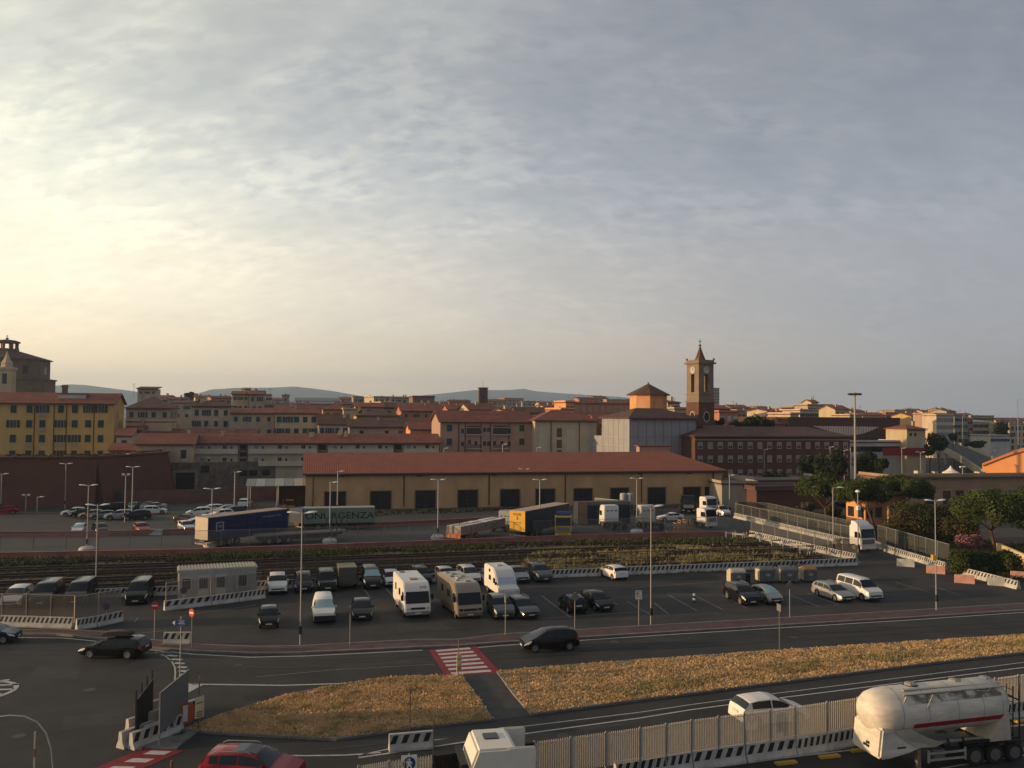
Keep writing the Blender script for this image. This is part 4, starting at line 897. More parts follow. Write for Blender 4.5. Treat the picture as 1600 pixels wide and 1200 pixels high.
hb('long white flat canopy building beyond the overpass', 1548, 1577, 682, 380, 12, whitew, 'flat', cols=8, rows_=1, w=1.4, h=1.2, chim=0, over=.2)
# small far roofs, giving the ragged skyline
far_roofs = [(246, 262, 621, 430, 'narrow rust roof on the skyline beside the rooftop tower house'), (262, 290, 624, 400, 'wide orange roof on the skyline left of the cream house'), (288, 306, 618, 520, 'short cream skyline house with a balcony left of the wooded roof'), (305, 330, 621, 470, 'brown skyline roof behind the cream house with four windows'), (330, 362, 622, 430, 'dark red skyline roof left of the cream sunlit house'),
             (405, 440, 625, 440, 'brown roof in front of the pergola house'), (531, 553, 624, 560, 'dark gabled skyline roof right of the long sheet roofed hall'), (530, 560, 632, 380, 'red roof with a pale dormer centre left'), (598, 628, 630, 390, 'rust roof below the row of buff terraces'), (679, 702, 631, 480, 'low brown skyline roof left of the brick chimney tower'), (702, 735, 628, 600, 'far pale skyline roof just left of the brick chimney tower'),
             (762, 792, 627, 640, 'far brown skyline roof just right of the brick chimney tower'), (788, 818, 623, 800, 'stepped far hilltop roof cluster on the skyline'), (816, 845, 628, 620, 'far low red roof right of the stepped cluster'), (843, 880, 631, 480, 'rust roof left of the salmon pink penthouse'), (850, 878, 636, 350, 'brown roof directly left of the salmon pink house'), (905, 935, 624, 700, 'far white house row above the terracotta slab'), (930, 950, 622, 720, 'far cream gabled house above the terracotta slab'), (948, 984, 625, 690, 'far long roof with terraces above the terracotta slab'),
             (1043, 1060, 636, 330, 'low red roof between the drum and the clock tower'), (1168, 1200, 640, 520, 'far brown roof above the dark trees'), (1186, 1206, 638, 560, 'far pale roof above the dark trees'), (1222, 1250, 639, 480, 'cluster of sunlit skyline roofs left of the cream terraced block'), (1240, 1262, 636, 540, 'pale skyline house touching the cream terraced block'), (1330, 1352, 643, 520, 'dark skyline roof right of the red roofed yellow house'), (1398, 1420, 641.5, 640, 'far terrace roof above the rust coloured block'),
             (1420, 1442, 642, 650, 'far cream penthouse above the yellow and red block'), (1442, 1462, 644, 640, 'far brown penthouse above the yellow and red block'), (1470, 1484, 641, 620, 'pale penthouse over the sunlit corner block'), (1479, 1494, 643, 560, 'small pointed brown roof on the right skyline'), (1496, 1520, 649, 640, 'far low roof between the grey and orange brown blocks'),
             (398, 432, 634, 330, 'brown roof behind the long cream house with brown shutters'), (645, 690, 633, 360, 'low red roof in front of the dark flat topped block'), (688, 704, 636, 340, 'dark orange roof left of the sunlit end wall'), (460, 505, 634, 350, 'wide brown roof below the sheet roofed halls'), (268, 300, 630, 340, 'rust roof left of the cream house with four windows')]
fm_ = [pinkgrey, beige, terr, cream, yel, grey_w]
for i, (a, b, ye, Y, lab) in enumerate(far_roofs):
    kind = 'flat' if 'terrace' in lab or 'cluster' in lab else 'gable'
    hb(lab, a, b, ye, Y, 12, fm_[(i*5) % 6], kind, rm=[roof_red, roof_old, roof_red][i % 3], yr=ye-3.0*(kind == 'gable'), cols=max(2, int((b-a)*Y/1340/3.2)), rows_=2, w=1.1, h=1.3, chim=2, yaw=(14.3+((i*37) % 30)-12))
# brick chimney-like tower
bt2 = thing('brick_tower', 'slim dark brick tower standing against the blue hills', 'tower', tuple(PY(754.5, 640, 520).xy)+(0,), R(8)); z_ = PY(754, 607, 520).z
MB().box(-2.6, 2.6, -2.6, 2.6, 0, z_).build('shaft', brick_red, bt2); MB().box(-2.9, 2.9, -2.9, 2.9, z_+.003, z_+.6).build('parapet', brick_red, bt2); window(bt2, 0, -2.6, z_-6.5, 1.2, 2.0, brick_red, 'bare'); MB().tube([(0, 0, z_+.6), (0, 0, z_+4.5)], .08, 5).build('antenna', dark_metal, bt2)

# ---- low harbour buildings on the right
def ph(name, label, x0, x1, ytop, px_base, py_base, D, m, **k):
    return drop(block(name, label, x0, x1, ytop, P(px_base, py_base).y, D, m, **k))
g1 = ph('low_building', 'low grey rendered harbour building right of the warehouse with barred window', 1128, 1182, 757.5, 1128, 794, 14, grey_w, roof='flat', rm=roof_old, over=.5, yaw=8, win=([.5], 2.6, 2.9, (1.8,), ('bare',)), fm=whitew)
g2 = ph('low_building', 'low red brick harbour building behind the umbrella pine', 1182, 1290, 766, 1182, 797, 14, brick_red, roof='flat', rm=mat('dark_roof_felt', (.10, .075, .065), .9, .2, .5), over=1.2, yaw=14, win=([.27, .55], 3.0, 2.4, (1.0,), ('bare',)))
g3 = ph('low_building', 'upper grey storey behind the low red brick harbour building', 1180, 1300, 752, 1180, 788, 12, grey_w, roof='flat', rm=roof_old, over=1.0, yaw=10, win=(5, 2.6, 1.5, (1.6,), ('bare',)))
g4 = ph('canopy_shed', 'dark open shed with a pale flat roof edge in front of the brick office building', 1165, 1226, 728, 1165, 752, 8, mat('shed_dark', (.05, .05, .055), .8, .3, 1), roof='flat', rm=whitew, over=1.0, yaw=-4, chim=0)
g5 = ph('office_building', 'bluish low office with a pale sign board before the brick office building', 1205, 1245, 715, 1205, 752, 8, mat('blue_grey_plaster', (.20, .21, .26), .9, .1, 1), roof='flat', rm=grey_w, over=.2, yaw=10, win=(3, 1.6, 1.6, (1.5,), ('bare', 'closed')))
g6 = ph('harbour_building', 'long flat roofed tan harbour building behind the pines on the right', 1392, 1700, 748.5, 1392, 806, 9, wall('dusky_tan_plaster', (.34, .22, .14)), roof='flat', rm=mat('dark_roof_felt', (.10, .075, .065), .9, .2, .5), over=1.0, yaw=12, win=([.19, .27, .335, .40, .52, .60], 1.7, 2.6, (2.2,), ('bare', 'closed')), shm=shut_b)
Yh = P(1450, 800).y
for i, (px, py, s_) in enumerate([(1435, 742, 1.2), (1454, 746, 1.2), (1461, 741, .9), (1531, 745, 1.4), (1542, 746, 1.1), (1570, 748, .8)]):
    p_ = PY(px, py+3, Yh+8); lab = ['leftmost cream air conditioner on the flat harbour roof', 'larger cream air conditioner second from the left on the flat harbour roof', 'small white vent box beside the second air conditioner', 'bluish air unit in front of the orange hall', 'grey air unit right of the bluish one', 'small grey roof box nearest the right edge'][i]
    r_ = thing('air_conditioner', lab, 'air conditioner', tuple(p_), R(12), 'units on the flat harbour roof'); MB().box(-s_/2, s_/2, -s_/2, s_/2, 0, s_).build('casing', mat('cream_metal', (.50, .46, .36), .6, .1, 2), r_); MB().lathe([(s_*.33, 0), (s_*.33, .05)], 10).build('fan_grille', dark_metal, r_, loc=(0, 0, s_+.002))
tn = thing('marquee', 'small white pointed tent top behind the flat harbour roof', 'tent', tuple(PY(1485.5, 738, Yh+45).xy)+(0,), R(14)); z_ = PY(1485, 738, Yh+45).z; MB().lathe([(1.9, z_-1), (1.9, z_), (1.1, z_+.4), (.4, z_+1.0), (.05, z_+1.6)], 12).build('canopy', mat('white_canvas', (.75, .72, .66), .7, .03, 2), tn); [MB().tube([(1.7*math.cos(R(a)), 1.7*math.sin(R(a)), 0), (1.7*math.cos(R(a)), 1.7*math.sin(R(a)), z_-1)], .08, 5).build('pole', metal, tn) for a in (45, 135, 225, 315)]
# orange vaulted hall, sunlit gable towards the left
oh = thing('vaulted_hall', 'hall with a curved roof and bright orange sunlit gable at the right edge', 'hall', (0, 0, 0))
A = PY(1535, 748, 178); A.z = 0; B = PY(1700, 748, 178+0); 
oyaw = R(-34); oh.location = A; oh.rotation_euler = (0, 0, oyaw)
zL = PY(1538, 728, 178).z; Wd = 26.0; zT = PY(1600, 708, 172).z+1.0
arcp = [(0, 0), (0, zL)]+[(Wd*t, zL+(zT-zL+.2)*math.sin(math.pi*t)) for t in np.linspace(0.02, .98, 24)]+[(Wd, zL), (Wd, 0)]
MB().prism(arcp, 0, 30).build('wall', mat('bright_orange_plaster', (.74, .33, .13), .9, .06, .4), oh)
ra = [(x-.0, z+.02) for x, z in arcp[1:-1]]; rb_ = [(x, z+.5) for x, z in ra]
MB().prism(ra+rb_[::-1], -.5, 30.5).build('roof', mat('orange_roof_edge', (.52, .20, .08), .9, .08, .6), oh)
# small ochre cottage behind the pines
ct2 = ph('cottage', 'small orange lit cottage with pale window behind the umbrella pines', 1352, 1378, 782, 1352, 826, 4, orange_w, roof='flat', rm=roof_old, over=.3, yaw=24, win=(2, 1.3, 1.6, (1.2,), ('bare', 'closed')), side=2)
ct3 = ph('cottage', 'orange sunlit garden house right of the small cottage', 1388, 1414, 776, 1388, 826, 4, orange_w, roof='flat', rm=roof_old, over=.3, yaw=24, win=(2, 1.1, 1.6, (1.4,), ('closed',)), side=1)
gw = P(1556, 868); gw2 = P(1660, 900)
wall_run('garden_wall', 'sunlit ochre garden wall at the right edge under the big pine', [P(1557, 869), P(1600, 889), P(1660, 915)], 1.7, .35, wall('sunlit_ochre', (.62, .47, .27)))
# overpass
op = thing('overpass', 'concrete road overpass climbing away to the right between the trees', 'overpass', (0, 0, 0))
cl = [PY(1600, 762, 185), PY(1560, 738, 215), PY(1520, 715, 270), PY(1490, 700, 330), PY(1478, 694, 380)]
mb = MB()
Lp = [p+Vector((-4.2, 0, 0)) for p in cl]; Rp = [p+Vector((5.5, 0, 0)) for p in cl]
for i in range(4): mb.add([Lp[i], Lp[i+1], Rp[i+1], Rp[i]]+[q+Vector((0, 0, -1.0)) for q in (Lp[i], Lp[i+1], Rp[i+1], Rp[i])], [(3, 2, 1, 0), (4, 5, 6, 7), (0, 1, 5, 4), (2, 3, 7, 6), (0, 4, 7, 3), (1, 2, 6, 5)])
mb.build('deck', asphalt_yard, op)
for S_, nm in ((Lp, 'parapet'), (Rp, 'parapet')):
    m2 = MB()
    for i in range(4): a, b = S_[i], S_[i+1]; m2.add([a+Vector((-.2, 0, -1.2)), b+Vector((-.2, 0, -1.2)), b+Vector((.2, 0, -1.2)), a+Vector((.2, 0, -1.2)), a+Vector((-.2, 0, .9)), b+Vector((-.2, 0, .9)), b+Vector((.2, 0, .9)), a+Vector((.2, 0, .9))], [(0, 3, 2, 1), (4, 5, 6, 7), (0, 1, 5, 4), (1, 2, 6, 5), (2, 3, 7, 6), (3, 0, 4, 7)])
    m2.build(nm, mat('parapet_concrete', (.34, .30, .20), .9, .2, .6), op)
for i in range(1, 5):
    for s_ in (-3, 4): MB().tube([(cl[i].x+s_, cl[i].y, 0), (cl[i].x+s_, cl[i].y, cl[i].z-1)], .5, 8).build('pier', conc, op)
# ================================================================ lamps
pole_m = mat('lamp_pole_paint', (.30, .29, .28), .55, .08, 2, metal=.2)
head_m = mat('lamp_head_white', (.72, .70, .66), .45, .05, 2)
pole_dark = mat('dark_pole', (.055, .05, .048), .6, .1, 2)
def lamp(label, tx, ty, bx, by, kind='double', rz=14, block_=False, cat='street lamp', Y=None, name='street_lamp', h=None, r=None):
    p = P(bx, by) if Y is None else Vector((*PY(tx, ty, Y).xy, 0))
    H = h or (zat(p, ty) if Y is None else PY(tx, ty, Y).z)
    D = p.y; r = r or max(.06, min(.11, D*.00075))
    t = thing(name, label, cat, tuple(p), R(rz), 'street lamps')
    zb = 0
    if block_:
        MB().lathe([(1.0, 0), (1.0, .35), (.75, .55), (.45, .6)], 10).build('concrete_base', mat('pale_concrete', (.50, .46, .42), .9, .15, 1), t, smooth=40); zb = .5
    MB().tube([(0, 0, zb), (0, 0, H*.45), (0, 0, H-.12)], r, 7, r2=r*.72).build('pole', pole_m, t, smooth=50)
    if H > 6: MB().box(-.12, .12, -.10-r, -r+.02, .9, 1.5).build('fuse_box', dark_metal, t)
    def leaf(s, tilt=.0, sc=1.0):
        b = MB(); L = 1.05*sc
        prof = [(0, .05, .03), (.15, .10, .06), (.42, .23, .12), (.75, .22, .11), (.95, .12, .06), (1.0, .02, .02)]
        vs = []; fs = []
        for (u, w_, hh) in prof:
            for k in range(8):
                a = k*math.pi/4; vs.append((s*(.08+u*L), w_*math.cos(a)*sc, hh*math.sin(a)*(1 if math.sin(a) > 0 else .35)*sc+u*tilt))
        for i in range(5):
            for k in range(8): q = (i*8+k, i*8+(k+1) % 8, i*8+8+(k+1) % 8, i*8+8+k); fs.append(q if s < 0 else q[::-1])
        b.add(vs, fs); return b
    if kind in ('double', 'single'):
        for s in ((-1, 1) if kind == 'double' else (1,)):
            o = leaf(s, .12).build('lamp_head', head_m, t, loc=(0, 0, H-.12), smooth=60)
        MB().lathe([(r, -.25), (r*1.3, -.1), (r*.8, .05)], 8).build('collar', pole_m, t, loc=(0, 0, H-.05))
    elif kind == 'curved':
        MB().tube([(0, 0, H-.12), (.12, 0, H+.12), (.45, 0, H+.2)], r*.7, 6).build('arm', pole_m, t); leaf(1, -.02, 1.1).build('lamp_head', head_m, t, loc=(.35, 0, H+.17), smooth=60)
    elif kind == 'flood':
        MB().box(-.5, .5, -.05, .05, H-.15, H-.05).build('crossbar', pole_m, t)
        for s in (-.4, .4): o = MB().box(-.22, .22, -.16, .16, -.1, .14).build('lamp_head', head_m, t, loc=(s, -.05, H+.05)); o.rotation_euler = (R(-25), 0, 0)
    elif kind == 'camera':
        MB().lathe([(.06, 0), (.3, .12), (.26, .32), (.08, .4)], 10).build('camera_dome', head_m, t, loc=(0, 0, H-.1)); MB().box(-.22, .22, -.3, .12, 0, .5).build('equipment_box', head_m, t, loc=(0, 0, H*.72), bevel=.03)
    elif kind == 'mast':
        MB().lathe([(.2, 0), (.8, .05), (.8, .2), (.2, .25)], 12).build('head_ring', dark_metal, t, loc=(0, 0, H-.6))
        for k in range(8): a = k*math.pi/4; o = MB().box(-.28, .28, -.2, .2, -.2, .2).build('floodlight', dark_metal, t, loc=(1.0*math.cos(a), 1.0*math.sin(a), H-.5), rz=a)
    return t
lamp('tall double headed lamp between the small black car and the white compact van', 474.5, 800, 469, 1009)
lamp('tall double headed lamp beside the pictogram sign on the pavement', 1018, 790, 1017, 978)
lamp('tall double headed lamp near the right edge with a yellow box on its pole', 1461, 781, 1463, 955)
lamp('tall lamp rising between the dark vans at left', 152, 788, 149.5, 925)
lamp('lamp on a round concrete base left of the blue trailer, in the truck yard', 140, 757.5, 136, 861, block_=True)
lamp('lamp on a concrete base directly in front of the blue curtain trailer', 331, 763, 330, 854, block_=True)
lamp('lamp on a concrete base in front of the green lettered trailer', 517, 753, 515, 848, 'single', block_=True)
lamp('single lamp close to the left end of the warehouse front', 527, 736, 527, 802, 'single')
lamp('thin lamp in front of the second warehouse doorway from the left', 679, 733.5, 678.5, 795)
lamp('lamp on a stony heap before the third warehouse doorway', 683.5, 749, 684, 842, block_=True)
lamp('lamp in front of the warehouse beside the climbing plant', 819, 732.5, 818.5, 793)
lamp('lamp standing before the dark blue yellow ended trailer', 841.5, 749, 843, 838)
lamp('lamp between the two white tractor cabs seen from behind', 994, 747, 995, 833, block_=True)
lamp('lamp in front of the warehouse doorway third from the right', 1013, 731.5, 1012, 788)
lamp('lamp at the right end of the warehouse by the white vans', 1140, 742, 1140, 805, 'single')
lamp('tall double headed lamp at the left end of the fortress parking', 104, 724, 101.5, 795)
lamp('double headed lamp cut by the left edge below the fortress wall', 2, 740, 1, 800)
lamp('double headed lamp in front of the fortress wall corner', 209, 729, 206, 813)
lamp('lamp with low floodlight just left of the fortress corner lamp', 197, 742, 195, 816, 'flood')
lamp('slim lamp rising highest against the fortress corner', 193, 709, 192.5, 784, 'single')
lamp('short lamp by the parking entrance below the fortress', 43, 774, 40, 799, 'flood')
lamp('second short lamp by the parking entrance below the fortress', 59, 776, 58, 800, 'single')
lamp('leaning lamp right of the cluster of white cars', 361, 737, 366, 806, 'single')
lamp('double headed lamp before the grey terrace with the stone wall', 341, 702, 340, 766)
lamp('thin lamp before the old stone gateway', 319, 715, 319, 767, 'single')
lamp('thin lamp before the first dark stair slot of the terrace', 381, 701, 378, 754, 'single')
lamp('thin lamp just above the open canopy shed', 436, 714, 436, 753, 'single')
lamp('thin lamp left of the warehouse gable', 469, 698, 469, 750, 'single')
lamp('lamp top peeking over the warehouse ridge at the pink block', 694, 700, 0, 0, 'single', Y=190)
lamp('lamp top peeking over the warehouse ridge below the pink balconies', 785.5, 694, 0, 0, 'single', Y=192)
lamp('lamp top peeking over the warehouse ridge at the cream block', 839, 699, 0, 0, 'single', Y=192)
lamp('curved headed lamp rising among the barriers by the diagonal road', 1303, 764, 1302, 868, 'curved')
lamp('pole with a white camera dome beside the white lorry', 1339.5, 769, 1341, 869, 'camera', cat='camera pole', name='camera_pole')
lamp('very tall floodlight mast standing behind the umbrella pines', 1335.5, 612, 1338, 800, 'mast', cat='light mast', name='light_mast', Y=170, r=.26)
lamp('thin tall mast at the right edge beyond the overpass', 1590, 624, 0, 0, 'single', Y=260, name='light_mast', cat='light mast', r=.14)
lamp('slim lamp in front of the dark canopy shed', 1194, 702, 0, 0, 'single', Y=208)
lamp('slim lamp left of the dark canopy shed lamp', 1183, 699, 0, 0, 'single', Y=214)
lamp('thin lamp among the dark trees left of the tall mast', 1297, 698, 0, 0, 'single', Y=200)
lamp('white headed lamp directly left of the tall mast', 1319, 703, 0, 0, 'single', Y=196)
lamp('lamp behind the air conditioners of the flat roof', 1438.5, 706, 0, 0, 'double', Y=172)
lamp('faint lamp in front of the red awning', 1409, 700, 0, 0, 'single', Y=200)
lamp('globe lamp above the flat harbour roof near the white tent', 1504, 730, 0, 0, 'flood', Y=165)
lamp('lamp standing on the overpass near the orange hall', 1551, 704, 0, 0, 'single', Y=230)
lamp('tall thin pole among the far apartment fronts on the right', 1504, 650, 0, 0, 'single', Y=330, name='light_mast', cat='light mast', r=.13)
# the yellow box on the right lamp
yb = P(1463, 955); bx_ = MB().box(-.35, .05, -.2, .2, 4.6, 5.1).build('sign_box', mat('yellow_box', (.45, .30, .06), .6, .1, 2)); bx_.location = yb; tag(bx_, 'yellow box clamped halfway up the right double lamp', 'box')

# ================================================================ concrete barriers
bw = mat('barrier_white', (.40, .385, .35), .88, .25, 1.8, detail=9); bk = mat('barrier_black', (.022, .021, .020), .85, .1, 2); bpk = mat('barrier_pink', (.50, .27, .20), .88, .2, 1.8); bgy = mat('barrier_raw', (.24, .22, .19), .9, .3, 2)
def barrier_mesh(L, n, m0=bw, slant=.18, key=''):
    k = (L, n, m0.name)
    if ('bar', k) in WC: return WC[('bar', k)]
    h0, h1, h2, h3 = .10, .30, .38, .86; v = []; f = []; mi = []
    def add(vs, mt): o = len(v); v.extend(vs); f.append(tuple(range(o, o+len(vs)))); mi.append(mt)
    prof = [(.30, 0), (.30, h0), (.19, h1), (.165, h2), (.115, .80), (.10, h3)]
    for s in (-1, 1):
        for i in (0, 1, 2, 4):
            a, b = prof[i], prof[i+1]; q = [(-L/2, s*a[0], a[1]), (L/2, s*a[0], a[1]), (L/2, s*b[0], b[1]), (-L/2, s*b[0], b[1])]; add(q if s < 0 else q[::-1], 0)
        a, b = prof[3], prof[4]
        if n == 0:
            q = [(-L/2, s*a[0], a[1]), (L/2, s*a[0], a[1]), (L/2, s*b[0], b[1]), (-L/2, s*b[0], b[1])]; add(q if s < 0 else q[::-1], 0)
        else:
            xs = [-L/2]; pw = L/n
            for i in range(n): xs += [-L/2+pw*(i+.22), -L/2+pw*(i+.72)]
            xs.append(L/2)
            for i in range(len(xs)-1):
                sl0 = slant if 0 < i else 0; sl1 = slant if i+1 < len(xs)-1 else 0
                q = [(xs[i]-sl0/2, s*a[0], a[1]), (xs[i+1]-sl1/2, s*a[0], a[1]), (xs[i+1]+sl1/2, s*b[0], b[1]), (xs[i]+sl0/2, s*b[0], b[1])]; add(q if s < 0 else q[::-1], i % 2)
    add([(-L/2, -.1, h3), (L/2, -.1, h3), (L/2, .1, h3), (-L/2, .1, h3)], 0)
    for s in (-1, 1):
        q = [(s*L/2, -y, z) for y, z in prof]+[(s*L/2, y, z) for y, z in prof[::-1]]; add(q if s < 0 else q[::-1], 0)
    me = bpy.data.meshes.new('concrete_barrier'); me.from_pydata(v, [], f); me.materials.append(m0); me.materials.append(bk); me.polygons.foreach_set('material_index', mi)
    bm = bmesh.new(); bm.from_mesh(me); bmesh.ops.remove_doubles(bm, verts=bm.verts, dist=.001); bmesh.ops.recalc_face_normals(bm, faces=bm.faces); bm.to_mesh(me); bm.free()
    WC[('bar', k)] = me; return me
def path_pts(l, step):
    pts = [P(*q) if not isinstance(q, Vector) else q for q in l]; out = []; carry = 0.0
    for a, b in zip(pts[:-1], pts[1:]):
        n = max(1, round((b-a).length/step)); d = (b-a)/n
        for i in range(n): out.append((a+d*(i+.5), math.atan2(d.y, d.x), d.length))
    return out
ORD = 'first second third fourth fifth sixth seventh eighth ninth tenth eleventh twelfth thirteenth fourteenth fifteenth sixteenth seventeenth eighteenth nineteenth twentieth twenty-first twenty-second twenty-third twenty-fourth twenty-fifth twenty-sixth'.split()
def barriers(label, group, l, L=3.9, n=8, m0=bw, skip=(), z=0.0, gap=.06, jit=.02):
    for i, (c, a, ln) in enumerate(path_pts(l, L)):
        if i in skip: continue
        o = put(barrier_mesh(L-gap, n, m0), 'concrete_barrier', None, (c.x+rnd.uniform(-jit, jit), c.y+rnd.uniform(-jit, jit)*2, z), a+rnd.uniform(-.01, .01))
        o.scale = (ln/L, 1, 1); tag(o, 'striped concrete barrier, '+ORD[i]+' from the left '+label, 'barrier', group)
barriers('in the long row along the railway', 'barriers in the long row behind the parked cars', [(148, 934), (278, 929), (400, 921.5), (620, 910.5), (860, 902.5), (1180, 889.5), (1338, 883)])
barriers('along the left entrance bend', 'barriers along the left entrance bend', [(-60, 976), (0, 978), (115, 981)], L=3.6)
barriers('in the short run angled toward the black van', 'angled barriers by the dark van', [(118, 984), (150, 979), (191, 970)], L=2.2, n=5)
barriers('in front of the office cabin', 'barriers in front of the office cabin', [(256, 954), (330, 945), (414, 934)], L=3.0, n=6)
barriers('in the slanting row nearest the weeds', 'slanting barriers nearest the weeds', [(1172, 838), (1250, 856), (1338, 876)], L=2.9, n=6)
barriers('in the far slanting row of the lane', 'slanting barriers across the diagonal lane', [(1148, 809), (1230, 828), (1330, 852)], L=2.9, n=6)
barriers('in the row below the dark hedge', 'barriers running down to the right edge', [(1383, 861), (1420, 873), (1500, 897), (1592, 921)], L=2.7, n=6, skip=(5,))
barriers('of the raw grey ones behind the lorry', 'grey barriers behind the white lorry', [(1362, 852), (1384, 861)], L=2.4, n=0, m0=bgy)
barriers('in the foreground row left of the tanker', 'foreground barriers beside the tanker', [(960, 1219), (1080, 1201), (1242, 1179), (1336, 1162)], L=2.5, n=5)
barriers('in the foreground row right of the tanker', 'foreground barriers right of the tanker', [(1562, 1124), (1640, 1112)], L=2.5, n=5)
def single(label, px, py, rz, L=2.0, n=4, m0=bw, group=None, z=0.0):
    p = P(px, py); o = put(barrier_mesh(L, n, m0), 'concrete_barrier', None, (p.x, p.y, z), R(rz)); tag(o, label, 'barrier', group); return o
single('single striped barrier block on the lower road in front of the camper', 642, 1170, 15, 2.3, 4)
b_ = single('striped board barrier on the kerb below the blue arrow sign', 277, 1008, 4, 2.0, 4); b_.location.z = .12
single('loose white barrier block lying near the lorry', 1415, 885, -22, 1.9, 0); single('loose pink barrier block right of the white one', 1462, 896, -22, 1.9, 0, bpk); single('second loose pink barrier block, right of the lamp', 1507, 911, -22, 1.9, 0, bpk); single('white barrier block at the lower end of the sunlit row', 1562, 915, -20, 2.2, 0); single('pinkish barrier block at the right edge', 1592, 905, -20, 1.6, 0, bpk)
single('loose white barrier fragment beside the pink wall in the yard', 244, 836, 8, 1.8, 0)
# cluster by the crossing
for i, (x, y, rz, n, lab) in enumerate([(213, 1160, 62, 0, 'raw pale barrier lying outermost in the cluster by the red crossing'), (224, 1140, 58, 0, 'second raw pale barrier behind the outermost one by the crossing'), (240, 1118, 56, 0, 'sunlit raw barrier behind the grey screen'), (234, 1160, 60, 4, 'middle striped barrier of the cluster by the crossing'), (254, 1150, 56, 5, 'front striped barrier under the grey screen by the crossing'), (278, 1124, 55, 5, 'rear striped barrier with the round orange sign leaning on it')]):
    o = single(lab, x, y, rz, 2.0 if i < 3 else 2.3, n, bgy if i == 2 else bw)
pl = sheet('traffic_island', PP([(200, 1164), (228, 1161), (285, 1150), (312, 1132), (325, 1134), (300, 1152), (276, 1171), (240, 1171)]), .10, kerb_m, thick=.1)

# ================================================================ fences
mesh_a = mat('wire_mesh', (.12, .115, .10), .6, 0, alpha=.13, metal=.2); mesh_d = mat('dense_mesh_green', (.060, .066, .060), .7, 0, alpha=.55); mesh_g = mat('dense_mesh_grey', (.14, .15, .155), .6, 0, alpha=.84); mesh_t = mat('tan_mesh', (.10, .092, .080), .7, 0, alpha=.32)
post_m = mat('fence_post', (.20, .18, .16), .6, .1, 2, metal=.3); post_l = mat('galvanised_post', (.30, .29, .27), .5, .1, 2, metal=.4)
def fence(label, l, H, step, mm, pm=post_m, z0=0.0, off=0.0, rail=True, group=None, pr=.035):
    seg = path_pts(l, step); o0 = Vector((*seg[0][0].xy, 0)); root = thing('mesh_fence', label, 'fence', tuple(o0), group=group); root_m = {}
    for (c, a, ln) in seg:
        k = round(ln, 2)
        if k not in root_m:
            b = MB().box(-ln/2+pr, ln/2-pr, -.012, .012, z0+.08, z0+H-.05); p_ = MB().box(-ln/2-pr, -ln/2+pr, -pr, pr, z0-.02 if z0 else 0, z0+H+.05)
            r2 = MB().box(-ln/2+pr, ln/2-pr, -.03, .03, z0+H-.05, z0+H); r2.box(-ln/2+pr, ln/2-pr, -.03, .03, z0+.02, z0+.07)
            root_m[k] = (b.mesh('mesh_panel', mm), p_.mesh('post', pm), MB().box(-ln/2+pr, ln/2-pr, -.03, .03, z0+H-.05, z0+H).mesh('rail', pm))
        n_ = Vector((-math.sin(a), math.cos(a), 0))*off; q = c-o0+n_
        put(root_m[k][0], 'mesh_panel', root, tuple(q), a); put(root_m[k][1], 'post', root, tuple(q), a)
        if rail: put(root_m[k][2], 'rail', root, tuple(q), a)
    return root
fence('brown wire mesh fence standing on the long barrier row behind the parked cars', [(400, 921.5), (620, 910.5), (860, 902.5), (1180, 889.5), (1338, 883)], 2.0, 1.9, mat('thin_wire_mesh', (.10, .08, .06), .7, 0, alpha=.16), mat('brown_post', (.075, .058, .045), .7, 0), .5, .25)
fence('wire mesh fence along the left entrance bend barriers', [(-60, 976), (0, 978), (115, 981)], 2.1, 2.4, mesh_t, post_m, .5, .2)
fence('tan mesh fence panels with a no-stopping sign above the angled barriers', [(118, 983), (191, 969)], 2.1, 2.4, mat('tan_mesh_dense', (.20, .18, .145), .7, 0, alpha=.5), post_l, .5, .2)
fence('mesh fence panels in front of the grey office cabin', [(260, 953), (330, 944), (410, 934)], 1.9, 3.0, mat('tan_mesh_thin', (.22, .19, .15), .7, 0, alpha=.16), post_l, .5, .2)
fence('wire fence with thin posts on the pink wall of the truck yard', [(-60, 869), (0, 867), (300, 860), (600, 850), (900, 838.5), (1140, 833)], 1.9, 3.7, mat('hair_mesh', (.30, .28, .25), .7, 0, alpha=.09), post_m, .6)
fence('pale mesh fence with white rails above the slanting barriers', [(1148, 809), (1230, 828), (1332, 852)], 1.9, 2.9, mesh_a, post_l, .6, .1)
fence('pale mesh fence beside the slanting barriers nearest the weeds', [(1172, 836), (1250, 854), (1338, 874)], 1.9, 2.9, mat('pale_mesh', (.14, .135, .12), .6, 0, alpha=.16), post_l, .5, .2)
fence('dense grey green mesh fence running from the yard down to the pines', [(1150, 803), (1200, 806), (1290, 828), (1360, 846)], 2.3, 3.0, mesh_d, post_m)
fence('dense dark green mesh fence behind the sunlit barriers, right of the lorry', [(1372, 848), (1430, 866), (1484, 883)], 2.5, 2.6, mesh_d, post_l)
fence('pale site fence along the far side of the truck yard', [(860, 812), (960, 806), (1050, 804)], 1.9, 3.2, mesh_a, post_l)
fence('leaning grey sheet fence by the loading yard', [(930, 800), (982, 806)], 2.6, 3.4, mesh_g, post_l)
